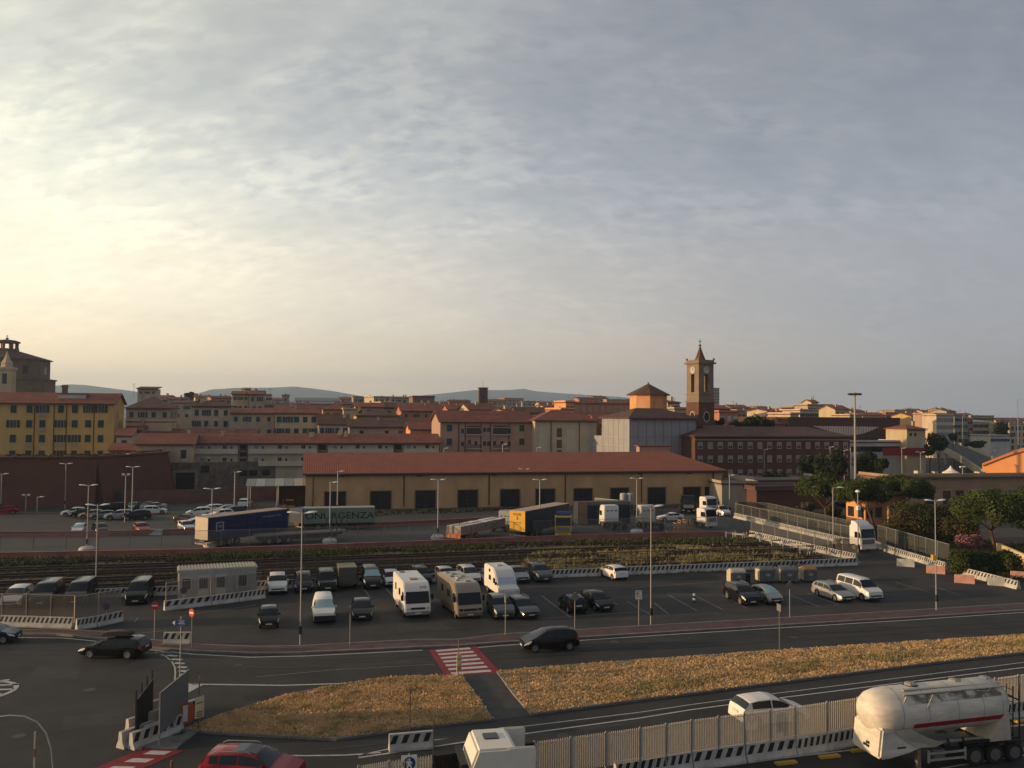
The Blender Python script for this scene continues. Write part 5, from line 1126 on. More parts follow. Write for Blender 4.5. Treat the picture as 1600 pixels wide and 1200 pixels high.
# foreground grating fence: real bars
def grating(label, l, H, z0, step=1.72, black=False, name='grating_fence'):
    seg = path_pts(l, step); o0 = Vector((*seg[0][0].xy, 0)); root = thing(name, label, 'fence', tuple(o0)); mem = {}
    gm_ = mat('grating_bar', (.62, .55, .45), .6, .1, 3, metal=.1) if not black else mat('black_bar', (.02, .02, .02), .6, 0)
    for (c, a, ln) in seg:
        k = round(ln, 2)
        if k not in mem:
            b = MB(); n = 16
            for i in range(n): x = -ln/2+ln*(i+.5)/n; b.box(x-.013, x+.013, -.015, .015, z0, z0+H)
            b.box(-ln/2+.04, ln/2-.04, -.026, -.021, z0+.1, z0+.14); b.box(-ln/2+.04, ln/2-.04, -.026, -.021, z0+H-.14, z0+H-.1)
            mem[k] = (b.mesh('grating_panel', gm_), MB().box(-ln/2-.035, -ln/2+.035, -.04, .04, max(0, z0-.4), z0+H+.04).mesh('post', post_l if not black else gm_), MB().box(-ln/2+.04, ln/2-.04, .022, .026, z0+.06, z0+H-.06).mesh('mesh_backing', mat('fine_mesh', (.58, .52, .42), .7, 0, alpha=.36) if not black else mat('fine_black', (.02, .02, .02), .7, 0, alpha=.8)))
        q = tuple(c-o0); tag(put(mem[k][0], 'grating_panel', root, q, a), kind='stuff'); put(mem[k][1], 'post', root, q, a); put(mem[k][2], 'mesh_backing', root, q, a)
    return root
def fpt(px, pytop, H): return Vector((*P(px, pytop, H).xy, 0))
FH = 2.42
grating('tan vertical bar fence along the foreground roadside from the camper to the right edge', [fpt(835, 1159, FH), fpt(1000, 1137, FH), fpt(1080, 1125, FH), fpt(1242, 1104, FH), fpt(1340, 1090, FH), fpt(1480, 1070, FH), fpt(1660, 1045, FH)], FH-.82, .82)
grating('tan vertical bar fence left of the camper with the blue pedestrian sign', [fpt(560, 1197, FH), fpt(608, 1189, FH), fpt(676, 1180, FH)], FH-.82, .82)
grating('nearly black screen fence between the pedestrian sign and the camper', [fpt(678, 1180, FH), fpt(735, 1172, FH), fpt(835, 1159, FH)], FH-.82, .82, black=True)
# tall screens at the crossing
def screen(name, label, p0, p1, H, z0, mm, pm, npost, ext=0):
    a = math.atan2((p1-p0).y, (p1-p0).x); ln = (p1-p0).length; r = thing(name, label, 'fence', tuple(p0), a)
    MB().box(0, ln, -.015, .015, z0, z0+H).build('mesh_panel', mm, r); MB().box(0, ln, -.03, .03, z0+H+.001, z0+H+.05).build('rail', pm, r)
    for i in range(npost+1): MB().box(ln*i/npost-.04, ln*i/npost+.04, .018, .09, 0, z0+H+ext).build('post', pm, r)
    return r
screen('screen_fence', 'tall translucent grey screen standing on the barrier cluster by the crossing', P(250, 1168), P(293, 1126), 2.15, .70, mesh_g, post_l, 2)
screen('gate_leaf', 'black slatted gate leaf standing at the roadside left of the grey screen', P(213, 1166), P(238, 1128), 2.1, .30, mat('black_mesh', (.012, .012, .013), .7, 0, alpha=.88), pole_dark, 3, .55)

# ================================================================ low walls
pinkw = mat('pink_wall_render', (.27, .12, .095), .92, .25, .5, world=True, detail=9); redw = mat('red_low_wall', (.23, .105, .08), .92, .22, .5, world=True)
def low_wall(label, l, H, T, m, name='low_wall'):
    pts = [P(*q) if not isinstance(q, Vector) else q for q in l]; o0 = pts[0].copy(); root = thing(name, label, 'wall', tuple(o0)); mb = MB()
    ribbon(mb, [p-o0 for p in pts], T, 0, H); mb.build('wall', m, root); mb = MB(); ribbon(mb, [p-o0 for p in pts], T+.1, H+.002, H+.07); mb.build('coping', m, root); return root
low_wall('low reddish pink wall between the railway yard and the truck yard', [(-200, 877), (0, 872), (160, 869), (300, 866), (600, 855), (700, 851), (900, 843), (1150, 837)], .62, .35, pinkw)
low_wall('low reddish wall between the truck lane and the fortress parking', [(-200, 840), (0, 839), (170, 838), (240, 836), (300, 834), (480, 828), (583, 824), (670, 820), (790, 814)], .7, .35, redw)
low_wall('tall pinkish boundary wall behind the fortress parking', [P(193, 789), P(300, 786), P(400, 782), P(470, 779)], 2.6, .3, mat('boundary_pink', (.15, .088, .07), .92, .25, .4, world=True, detail=9))
low_wall('grey concrete panel wall curving at the left of the fortress parking', [P(106, 792), P(135, 789), P(160, 786), P(192, 788)], 2.6, .25, mat('panel_grey', (.10, .095, .085), .9, .25, .5, world=True))

# ================================================================ signs
sg_red = mat('sign_red', (.50, .030, .025), .5, .05, 3); sg_blue = mat('sign_blue', (.02, .045, .16), .5, .05, 3); sg_white = mat('sign_white', (.70, .68, .63), .5, .05, 3); sg_back = mat('sign_back', (.16, .15, .14), .6, 0); sg_tan = mat('board_tan', (.62, .50, .30), .7, .1, 3)
def disc(r, y0, y1, n=20): 
    vs = [(r*math.cos(2*math.pi*i/n), r*math.sin(2*math.pi*i/n)) for i in range(n)]; return MB().prism(vs, y0, y1)
def pole(root, H, r=.035, m=pole_m, z0=0): return MB().tube([(0, 0, z0), (0, 0, H)], r, 6).build('pole', m, root)
def no_entry(label, tx, ty, bx, by, rz, sx=1.0):
    p = P(bx, by); H = zat(p, ty); t = thing('road_sign', label, 'road sign', tuple(p), R(rz)); pole(t, H)
    o = disc(.30, -.06, -.045).build('sign_plate', sg_red, t, loc=(0, 0, H-.30)); MB().box(-.21, .21, -.068, -.061, -.055, .055).build('white_bar', sg_white, o); return t
no_entry('red no entry sign on a dark pole at the left of the parking entrance', 242, 940, 241, 1001, 12); no_entry('red no entry sign turned sideways beside the blue arrow sign', 299.5, 951, 299, 1014, -32)
p = P(281, 1060); H = zat(p, 963); t = thing('road_sign', 'blue arrow shaped direction sign with white lettering on a slim pole', 'road sign', tuple(p), R(-4)); pole(t, H, .035)
o = MB().prism([(-1.0, 0), (-.62, .38), (.75, .30), (.75, -.30), (-.62, -.38)], -.06, -.04).build('sign_plate', sg_blue, t, loc=(0, 0, H-.42)); o.scale = (.62, 1, .66)
MB().prism([(-.92, 0), (-.62, .24), (-.62, -.24)], -.068, -.061).build('arrow', sg_white, o)
for k, (s_, zz) in enumerate((('PORTO', .2), ('CIRC', .07), ('IMBARCO', -.07), ('TRAGHETTI', -.2))):
    l_ = put(text_mesh(['TUTTE LE', 'ALTRE', 'DIREZIONI', '- - - - -'][k], .15, sg_white), 'lettering', o, (.1, -.066, zz)); l_.rotation_euler = (R(90), 0, 0)
p = P(998, 978); H = zat(p, 922.5); t = thing('road_sign', 'square pictogram parking sign with two small plates below, left of the tall lamp', 'road sign', tuple(p), R(4)); pole(t, H)
o = MB().box(-.42, .42, -.06, -.04, -.42, .42).build('sign_plate', sg_white, t, loc=(0, 0, H-.28)); o.scale = (.66, 1, .66)
for (a, b, c, d) in ((-.38, .38, .30, .38), (-.38, .38, -.38, -.33), (-.38, -.33, -.3, .28), (.33, .38, -.3, .28), (-.25, -.05, .0, .2), (.05, .28, .08, .14), (-.25, -.08, -.25, -.08), (.05, .28, -.22, -.16), (.02, .1, -.1, .06)): MB().box(a, b, -.066, -.061, c, d).build('pictogram_mark', dark_metal, o)
for s_ in (-.22, .22):
    o2 = MB().box(s_-.19, s_+.19, -.06, -.04, -.68, -.44-.02).build('small_plate', sg_white, t, loc=(0, 0, H-.28)); o2.scale = (.66, 1, .66); MB().box(s_-.06, s_+.06, -.066, -.061, -.62, -.52).build('pictogram_mark', dark_metal, o2)
def thin_pole(label, tx, ty, bx, by, kind, rz=10, m=pole_m, extra=None):
    p = P(bx, by); H = zat(p, ty); t = thing('sign_pole', label, 'sign pole', tuple(p), R(rz)); pole(t, H, .035, m)
    if kind == 'disc': disc(.31, -.06, -.04).build('sign_back', sg_back if extra is None else extra, t, loc=(0, 0, H-.38))
    elif kind == 'board':
        o = MB().box(-.28, .28, -.07, -.045, -1.15, 0).build('board', sg_tan, t, loc=(0, 0, H*.62)); [MB().box(-.2, .2, -.076, -.071, z, z+.05).build('board_print', dark_metal, o) for z in (-.35, -.85, -.97, -1.08)]
    elif kind == 'plate': MB().box(-.05, .05, -.3, .3, -.5, 0).build('sign_edge', sg_back, t, loc=(0, 0, H))
    return t
thin_pole('thin sign pole standing in front of the two vans, behind the white van', 547, 948, 546.5, 1009, 'plate')
thin_pole('thin tan sign pole before the grey estate car and suv', 790, 932, 789.5, 994, 'plate', m=mat('tan_pole', (.33, .27, .17), .7, .1, 2))
thin_pole('pole with a dark round sign back in front of the black hatchback tail', 897, 925, 898, 985, 'disc')
thin_pole('sign pole with a dark round sign back near the silver hatchback', 1232, 908, 1234, 967, 'disc', 14)
thin_pole('slim pole on the right grass island in front of the street bins', 1218.5, 944, 1218, 1024, 'plate', m=mat('brown_pole', (.16, .13, .10), .7, .1, 2))
thin_pole('pole with a narrow sunlit tan board on the crossing', 717, 998, 716, 1060, 'board', 60, m=mat('brown_pole', (.16, .13, .10), .7, .1, 2))
thin_pole('pole with a narrow sunlit tan board beside the grey screen', 309, 1056, 310, 1141, 'board', 55, m=mat('brown_pole', (.16, .13, .10), .7, .1, 2))
thin_pole('thin dark pole at the lower edge of the left grass island', 641, 1078, 640, 1158, 'none', m=pole_dark)
thin_pole('dark pole standing at the corner of the black screen fence', 677, 1124, 677, 1200, 'none', m=pole_dark)
def ped(label, px, py, Hz):
    p0 = Vector((*P(px, py, Hz).xy, 0)); t = thing('road_sign', label, 'road sign', (p0.x, p0.y-.08, 0), R(13)); 
    MB().tube([(0, .03, 0), (0, .03, Hz+.4)], .03, 6).build('pole', post_l, t)
    o = MB().box(-.34, .34, -.06, -.04, -.62, .36).build('sign_plate', sg_white, t, loc=(0, 0, Hz)); d = disc(.28, -.068, -.061).build('blue_disc', sg_blue, o)
    q = MB(); q.prism([(-.07, -.05), (-.12, -.2), (-.06, -.2), (0, -.08), (.07, -.2), (.13, -.2), (.05, 0), (.04, .07), (.11, -.03), (.15, .0), (.06, .12), (-.05, .12), (-.14, .0), (-.11, -.03), (-.04, .06)], -.075, -.069); q.build('walking_figure', sg_white, d); disc(.045, -.075, -.069, 10).build('figure_head', sg_white, d, loc=(0, 0, .18))
ped('blue pedestrian sign on a white plate at the bottom edge left of the camper', 639.5, 1191, 2.2); ped('blue pedestrian sign on the fence in front of the white hatchback', 1173.5, 1120, 2.0)
def nostop(label, px, py, Hz, rz):
    p0 = Vector((*P(px, py, Hz).xy, 0)); t = thing('road_sign', label, 'road sign', tuple(p0), R(rz)); MB().tube([(0, .04, .6), (0, .04, Hz)], .025, 6).build('pole', post_l, t)
    d = disc(.40, -.05, -.035).build('sign_plate', mat('faded_purple_red', (.17, .045, .08), .6, .1, 2), t, loc=(0, 0, Hz)); d.scale = (.74, 1, .74); d2 = disc(.29, -.058, -.051).build('blue_disc', mat('faded_blue', (.055, .055, .15), .6, .1, 2), d); o = MB().box(-.05, .05, -.064, -.059, -.29, .29).build('slash', mat('faded_purple_red', (0, 0, 0)), d2); o.rotation_euler = (0, R(-45), 0)
nostop('faded round no stopping sign on the mesh in front of the office cabin', 287.5, 922.5, 1.7, 8); nostop('faded round no stopping sign on the tan mesh fence at left', 166.5, 947.5, 1.7, 10)
# orange round sign leaning on a barrier
p = P(291, 1133); t = thing('round_sign', 'round orange and white sign leaning on the rear striped barrier', 'road sign', (p.x, p.y-.2, .1), R(35)); o = disc(.62, -.03, 0, 24).build('sign_plate', mat('orange_sign', (.40, .115, .045), .6, .15, 3), t, loc=(0, 0, .62)); MB().box(-.13, .13, -.038, -.031, -.45, .45).build('white_bar', sg_white, o)
# tubular hoop and red-white post bottom left
hp = thing('hoop_rail', 'large curved steel hoop railing at the bottom left corner', 'railing', tuple(P(82, 1262)))
hp.location.z = 0; c_ = P(84, 1250); pts = [PY(x, y, c_.y) for x, y in [(84, 1250), (83, 1200), (80, 1170), (72, 1145), (58, 1128), (38, 1119), (15, 1118), (-10, 1121), (-40, 1128)]]
MB().tube([p_-hp.location for p_ in pts], .035, 8).build('tube', metal, hp, smooth=60)
c_ = P(52, 1250); pt_ = thing('marker_post', 'slim red and white banded post inside the steel hoop', 'post', tuple(c_)); Ht = zat(c_, 1143); k_ = 8
for i in range(k_): MB().box(-.035, .035, -.035, .035, Ht*i/k_+.001, Ht*(i+1)/k_).build('band', mat('faded_red', (.26, .07, .055), .7, .2, 3) if i in (2, 5) else mat('dull_white', (.34, .32, .29), .7, .1, 3), pt_)
for px, lab in ((1228, 'leftmost of the yellow road blocks beside the tanker'), (1296, 'middle yellow road block left of the tanker'), (1345, 'yellow road block right under the tanker nose'), (1600, 'yellow road block at the right edge')):
    py = {1228: 1194, 1296: 1184, 1345: 1174, 1600: 1128}[px]; p = P(px, py); o = MB().box(-.6, .6, -.16, .16, 0, .14).build('road_block', mat('yellow_rubber', (.42, .27, .045), .7, .15, 2), None, tuple(p), R(14), bevel=.04); tag(o, lab, 'road block', 'yellow road blocks')
p = P(268, 1213); o = MB().tube([(0, 0, 0), (0, 0, .75)], .07, 10, r2=.06).build('bollard', mat('rusty_bollard', (.16, .08, .03), .7, .3, 3), None, tuple(p)); tag(o, 'short rusty bollard just below the red crossing', 'bollard')
p = P(1084.5, 941); t = thing('marker_post', 'small white and dark marker standing alone on the parking lot', 'post', tuple(p)); [MB().box(-.09, .09, -.09, .09, .2*i+.001, .2*i+.2).build('band', sg_white if i % 2 else dark_metal, t) for i in range(4)]
# barricades (white trestles) by the weeds
tm = mat('trestle_white', (.48, .45, .40), .7, .15, 2); tr_r = mat('trestle_red', (.42, .10, .05), .7, .1, 2)
for i, (px, py, rz) in enumerate([(1142, 841, 5), (1154, 843, -20), (1172, 842, 30), (1196, 851, -10), (1212, 853, 20), (1232, 857, 0), (1246, 860, -30), (1258, 868, 10), (1268, 869, 40)]):
    t = thing('trestle', 'toppled white trestle, '+ORD[i-(i > 2)]+' from the left in the weeds by the slanting barriers' if i != 2 else 'red and white trestle barrier at the end of the pink wall', 'barrier', tuple(P(px, py)), R(rz), 'white trestles in the weeds' if i != 2 else None)
    for s_ in (-.7, .7):
        for q_ in (-.35, .35): MB().tube([(s_+q_*.5, q_, .02), (s_, 0, 1.0)], .04, 5).build('leg', tm, t)
    MB().box(-.9, .9, -.05, -.02, .65, .88).build('crossbar', tr_r if i == 2 else tm, t)
# rubbish piles
for i, (px, py, lab) in enumerate([(1205, 889, 'heap of rusty scrap against the striped barriers behind the second bin'), (1246, 887, 'heap of dark scrap against the striped barriers behind the fourth bin')]):
    t = thing('scrap_heap', lab, 'scrap heap', tuple(P(px, py+2)))
    for k in range(14): o = MB().box(-.3, .3, -.04, .04, -.02, .02).build('scrap_piece', rust if k % 2 else dark_metal, t, loc=(rnd.uniform(-.8, .8), rnd.uniform(-.2, .2), .3+rnd.random()*.5)); o.rotation_euler = (rnd.uniform(-1.5, 1.5), rnd.uniform(-1, 1), rnd.uniform(0, 3))
# ================================================================ vehicles
tyre_m = mat('tyre_rubber', (.018, .018, .018), .85, .1, 3); rim_m = mat('alloy_rim', (.20, .20, .20), .4, 0, metal=.5); under_m = mat('underbody', (.012, .012, .012), .9, 0)
glass_c = mat('car_glass', (.010, .013, .015), .10, 0, spec=.35); glass_k = mat('sunshade_and_glare_glass', (.30, .44, .44), .15, .15, 4, spec=.6)
light_m = mat('headlight_glass', (.55, .55, .52), .15, 0, spec=.8); tail_m = mat('tail_light', (.30, .012, .010), .25, 0, spec=.6); plate_m = mat('number_plate', (.55, .55, .52), .5, 0); black_pl = mat('black_plastic', (.02, .02, .021), .6, 0)
def paintm(name, c, metal_=0.0): return mat(name, c, .20 if max(c) < .3 else .38, 0, metal=metal_, spec=.28 if max(c) < .3 else .4)
P_ = {'white': paintm('car_white', (.66, .64, .60)), 'black': paintm('car_black', (.008, .008, .009)), 'darkgrey': paintm('car_dark_grey', (.030, .032, .035), .3), 'grey': paintm('car_grey', (.095, .10, .105), .4), 'silver': paintm('car_silver', (.32, .32, .31), .5),
      'red': paintm('car_red', (.235, .012, .020), .1), 'navy': paintm('car_navy', (.018, .03, .075), .2), 'blue': paintm('car_blue', (.03, .075, .19), .2), 'brown': paintm('car_brown', (.06, .04, .035), .2), 'gold': paintm('car_gold', (.33, .26, .13), .4), 'teal': paintm('car_teal', (.10, .19, .17), .2),
      'orange': paintm('car_orange', (.40, .10, .05)), 'champ': paintm('car_champagne', (.40, .34, .26), .3)}
# roof / waist curves: (x from the nose, z)
ST = {
 'hatch': dict(L=4.05, W=1.74, wb=(.78, 3.32), wr=.31, roof=[(0, .55), (.06, .70), (.5, .84), (.95, .95), (1.75, 1.38), (2.3, 1.47), (3.1, 1.44), (3.6, 1.36), (3.92, 1.02), (4.02, .8), (4.05, .55)], belt=[(0, .55), (.06, .66), (.5, .80), (.95, .89), (2.5, .94), (3.6, .98), (3.95, .96), (4.02, .78), (4.05, .55)], ws=(.98, 1.78), sw=(1.12, 3.52), rw=(3.60, 3.90), C=3.5),
 'small': dict(L=3.45, W=1.62, wb=(.68, 2.90), wr=.28, roof=[(0, .55), (.06, .72), (.4, .86), (.72, .96), (1.35, 1.38), (1.9, 1.48), (2.8, 1.45), (3.15, 1.36), (3.36, 1.0), (3.43, .8), (3.45, .55)], belt=[(0, .55), (.06, .68), (.4, .82), (.72, .90), (2.3, .96), (3.1, 1.0), (3.38, .95), (3.43, .78), (3.45, .55)], ws=(.74, 1.38), sw=(.9, 3.05), rw=(3.14, 3.34), C=3.0),
 'estate': dict(L=4.65, W=1.80, wb=(.90, 3.62), wr=.32, roof=[(0, .5), (.07, .68), (.6, .84), (1.2, .94), (2.0, 1.36), (2.6, 1.45), (3.8, 1.43), (4.25, 1.36), (4.52, 1.0), (4.62, .8), (4.65, .5)], belt=[(0, .5), (.07, .64), (.6, .78), (1.2, .88), (3.0, .93), (4.2, .98), (4.55, .94), (4.62, .76), (4.65, .5)], ws=(1.22, 2.02), sw=(1.38, 4.18), rw=(4.27, 4.50), C=4.1),
 'suv': dict(L=4.55, W=1.86, wb=(.88, 3.52), wr=.37, roof=[(0, .62), (.07, .86), (.6, 1.02), (1.15, 1.12), (1.85, 1.55), (2.5, 1.66), (3.6, 1.63), (4.15, 1.55), (4.42, 1.15), (4.52, .95), (4.55, .6)], belt=[(0, .62), (.07, .82), (.6, .96), (1.15, 1.05), (2.8, 1.10), (4.1, 1.15), (4.45, 1.10), (4.52, .9), (4.55, .6)], ws=(1.17, 1.87), sw=(1.32, 4.05), rw=(4.17, 4.40), C=4.0),
 'jeep': dict(L=4.4, W=1.88, wb=(.82, 3.42), wr=.39, roof=[(0, .7), (.05, 1.02), (.6, 1.10), (1.25, 1.16), (1.62, 1.72), (2.2, 1.80), (3.9, 1.80), (4.25, 1.76), (4.35, 1.2), (4.4, .95), (4.4, .65)], belt=[(0, .7), (.05, .98), (.6, 1.06), (1.25, 1.10), (2.8, 1.13), (4.2, 1.15), (4.35, 1.12), (4.4, .9), (4.4, .65)], ws=(1.27, 1.65), sw=(1.42, 4.15), rw=(4.26, 4.33), C=4.1),
 'mpv': dict(L=4.30, W=1.78, wb=(.82, 3.50), wr=.32, roof=[(0, .55), (.06, .74), (.45, .93), (.80, 1.04), (1.75, 1.50), (2.4, 1.61), (3.4, 1.60), (3.95, 1.50), (4.18, 1.12), (4.27, .85), (4.30, .55)], belt=[(0, .55), (.06, .70), (.45, .87), (.80, .95), (2.5, 1.02), (3.9, 1.08), (4.2, 1.03), (4.27, .82), (4.30, .55)], ws=(.83, 1.78), sw=(1.0, 3.88), rw=(3.97, 4.16), C=3.8),
 'van': dict(L=4.90, W=1.92, wb=(.88, 3.85), wr=.34, roof=[(0, .6), (.05, .95), (.35, 1.08), (.75, 1.20), (1.45, 1.85), (2.0, 1.95), (4.2, 1.95), (4.75, 1.90), (4.86, 1.2), (4.9, .9), (4.9, .6)], belt=[(0, .6), (.05, .9), (.35, 1.02), (.75, 1.12), (2.5, 1.17), (4.7, 1.2), (4.86, 1.15), (4.9, .85), (4.9, .6)], ws=(.78, 1.46), sw=(.95, 4.65), rw=(4.77, 4.84), C=4.6),
 'panel': dict(L=4.6, W=1.84, wb=(.85, 3.55), wr=.33, roof=[(0, .6), (.05, .92), (.4, 1.06), (.85, 1.18), (1.5, 1.76), (2.1, 1.90), (4.2, 1.90), (4.5, 1.85), (4.57, 1.2), (4.6, .9), (4.6, .6)], belt=[(0, .6), (.05, .88), (.4, 1.0), (.85, 1.10), (2.3, 1.14), (4.4, 1.16), (4.56, 1.12), (4.6, .85), (4.6, .6)], ws=(.88, 1.52), sw=(1.02, 2.1), rw=(4.51, 4.56), C=2.0),
 'pickup': dict(L=5.1, W=1.85, wb=(.92, 4.0), wr=.37, roof=[(0, .65), (.06, .95), (.6, 1.05), (1.3, 1.12), (1.9, 1.68), (2.3, 1.74), (2.9, 1.72), (3.2, 1.15), (3.4, 1.12), (5.0, 1.12), (5.1, .65)], belt=[(0, .65), (.06, .92), (.6, 1.0), (1.3, 1.07), (3.2, 1.10), (5.0, 1.10), (5.1, .65)], ws=(1.32, 1.9), sw=(1.45, 2.95), rw=(2.95, 3.15), C=2.9),
 'sedan': dict(L=4.6, W=1.80, wb=(.90, 3.55), wr=.32, roof=[(0, .5), (.07, .68), (.6, .84), (1.25, .94), (2.0, 1.34), (2.5, 1.42), (3.1, 1.40), (3.85, 1.05), (4.45, 1.0), (4.57, .85), (4.6, .5)], belt=[(0, .5), (.07, .64), (.6, .78), (1.25, .88), (3.0, .93), (3.85, .97), (4.45, .95), (4.57, .8), (4.6, .5)], ws=(1.27, 2.0), sw=(1.42, 3.6), rw=(3.12, 3.75), C=3.2),
}
def interp(l, x): return float(np.interp(x, [p[0] for p in l], [p[1] for p in l]))
def car_surf(s):
    L, Wd = s['L'], s['W']/2
    def ring(x, v):       # v 0..6 : floor centre -> roof centre on the +y side
        u = x/L; e = 1-.16*max(0, 1-x/.7)**2-.11*max(0, 1-(L-x)/.6)**2
        w = Wd*e; b = interp(s['belt'], x); r = max(b+.01, interp(s['roof'], x)); zb = .24+.12*max(0, 1-x/.35)+.14*max(0, 1-(L-x)/.35)
        zb = min(zb, b-.12)
        wb = zb
        for c in s['wb']:
            rr = s['wr']+.09
            if abs(x-c) < rr: wb = max(wb, s['wr']+math.sqrt(rr*rr-(x-c)**2))
        wb = min(wb, b-.10); g = r-b; ti = min(1, g/.35)
        pts = [(0, zb), (w*.80, zb), (w*.97, wb), (w, wb+(b-wb)*.55), (w*.955, b), (w*(.955-.20*ti*min(1, g/.5)), b+g*.90), (w*(.955-.34*ti), r-.008), (0, r+.012)]
        i = min(6, int(v)); t = v-i; a, c = pts[i], pts[i+1]; return (a[0]+(c[0]-a[0])*t, a[1]+(c[1]-a[1])*t)
    return ring
CARM = {}
def car_meshes(style):
    if style in CARM: return CARM[style]
    s = ST[style]; L = s['L']; ring = car_surf(s); xs = set(np.linspace(0, L, 15))
    for l in (s['roof'], s['belt']): xs |= {p[0] for p in l}
    for c in s['wb']:
        rr = s['wr']+.09; xs |= {c+rr*math.cos(a) for a in np.linspace(0, math.pi, 9)}
    xs = sorted(x for x in xs if 0 <= x <= L); xs = [x for i, x in enumerate(xs) if i == 0 or x-xs[i-1] > .012]
    b = MB(); nr = 14; vs = []
    for x in xs:
        half = [ring(x, v) for v in range(8)] if False else [ring(x, min(6.9999, v)) if v < 7 else ring(x, 6.99999) for v in range(8)]
        loop = [(x, y, z) for y, z in half]+[(x, -y, z) for y, z in half[-2:0:-1]]
        vs += loop
    n = 14; fs = []
    for i in range(len(xs)-1):
        for j in range(n): a, c = i*n+j, i*n+(j+1) % n; fs.append((a, a+n, c+n, c))
    fs += [tuple(range(n)), tuple((len(xs)-1)*n+j for j in reversed(range(n)))]
    b.add(vs, fs)
    for k, f in enumerate(b.f): pass
    M = {'body': b.mesh('body', P_['white'], smooth=38)}
    # material 1 = underbody on the lowest faces
    me = M['body']; me.materials.append(under_m)
    for k, p in enumerate(me.polygons):
        if k < (len(xs)-1)*n and (k % n) in (0, 13, 1, 12): p.material_index = 1
    def patch(name, x0, x1, v0, v1, side, mt, off=.012, nx=6, nv=3, slant=0.0, both=False):
        q = MB(); vv = []
        if both: vl = [(v, 1) for v in np.linspace(v0, 6.9999, nv+1)]+[(v, -1) for v in np.linspace(6.9999, v0, nv+1)][1:]
        else: vl = [(v, side) for v in np.linspace(v0, v1, nv+1)]
        m_ = len(vl)
        for i in range(nx+1):
            for k, (v, sd_) in enumerate(vl):
                x = x0+(x1-x0)*i/nx+slant*(v-v0); e_ = .03; y, z = ring(x, v); y2, z2 = ring(x, min(6.999, v+e_)); y1, z1 = ring(x, v-e_); ya, za = ring(min(L, x+e_), v); yb, zb = ring(max(0, x-e_), v)
                tv = Vector((0, y2-y1, z2-z1)); tx = Vector((2*e_, ya-yb, za-zb)); nn = tx.cross(tv); nn = nn.normalized()
                if nn.y < 0 and abs(nn.y) > .3: nn = -nn
                elif nn.z < 0 and abs(nn.y) <= .3: nn = -nn
                vv.append((x+nn.x*off, (y+nn.y*off)*sd_, z+nn.z*off))
        ff = []
        for i in range(nx):
            for k in range(m_-1): a = i*m_+k; ff.append((a, a+m_, a+m_+1, a+1))
        q.add(vv, ff); me = q.mesh(name, mt, smooth=60)
        bm = bmesh.new(); bm.from_mesh(me); bmesh.ops.recalc_face_normals(bm, faces=bm.faces)
        up = sum((f.normal.z+f.normal.y*side*(0 if both else 2) for f in bm.faces))
        if up < 0: bmesh.ops.reverse_faces(bm, faces=bm.faces)
        bm.to_mesh(me); bm.free(); return me
    w0, w1 = s['ws']; M['windshield'] = patch('windshield', w0+.02, w1, 5.0 if style in ('van', 'panel', 'jeep') else 5.05, 6.99, 1, glass_c, nx=5, nv=4, both=True)
    r0, r1 = s['rw']; M['rear_window'] = patch('rear_window', r0+.02, r1, 5.0, 6.99, 1, glass_c, nx=5, nv=4, both=True)
    a, c = s['sw']; mid = (a+c)/2+.0; ws1 = w1
    for sd_ in (1, -1):
        # front pane is a triangle-ish wedge following the windscreen
        segs = [(w0+.28, mid-.04), (mid+.04, c-.05)] if style != 'pickup' else [(w0+.25, c-.05)]
        if style in ('estate', 'suv', 'van', 'mpv', 'jeep'): t3 = c-(c-mid)*.36; segs = [(w0+.28, mid-.04), (mid+.04, t3-.04), (t3+.04, c-.05)]
        if style == 'van': q1 = w1+.75; segs = [(w0+.25, q1), (q1+.12, (q1+c)/2), ((q1+c)/2+.08, c-.1)]
        for i, (x0, x1) in enumerate(segs): M[('side_window', sd_, i)] = patch('side_window', x0, x1, 4.16, 4.92, sd_, glass_c, nx=7, nv=2)
        M[('headlight', sd_)] = patch('headlight', .02, .55, 3.25, 3.98, sd_, light_m, nx=3, nv=2, off=.012)
        M[('tail_light', sd_)] = patch('tail_light', L-.24, L-.02, 3.2, 4.3 if style not in ('suv', 'mpv', 'van', 'jeep') else 4.6, sd_, tail_m, nx=2, nv=3)
    w = s['W']*.36
    M['grille'] = MB().box(-.035, .02, -w*.9, w*.9, .51, .51+.13).mesh('grille', black_pl); M['bumper'] = MB().box(-.03, .05, -w*1.05, w*1.05, .28, .42).mesh('bumper_intake', black_pl)
    M['plate'] = MB().box(-.05, -.036, -.26, .26, .40, .50).mesh('number_plate', plate_m); M['rplate'] = MB().box(L+.003, L+.018, -.26, .26, .72, .83).mesh('number_plate', plate_m)
    mx = s['ws'][0]+.30; mz = interp(s['belt'], mx)+.08
    for sd_ in (1, -1): M[('mirror', sd_)] = MB().box(mx-.05, mx+.1, sd_*s['W']*.52-.1, sd_*s['W']*.52+.1, mz-.06, mz+.1).mesh('mirror', black_pl, bevel=.03)
    wr = s['wr']; wm_ = MB(); prof = [(wr*.62, -.11), (wr*.95, -.11), (wr, -.07), (wr, .07), (wr*.95, .11), (wr*.62, .11)]
    wm_.lathe(prof, 18); M['wheel'] = wm_.mesh('wheel', tyre_m, smooth=40)
    rm_ = MB().lathe([(wr*.64, .08), (wr*.66, .118), (wr*.56, .124), (wr*.48, .114), (wr*.15, .118)], 16); M['rim'] = rm_.mesh('rim', rim_m, smooth=40)
    rm2 = MB()
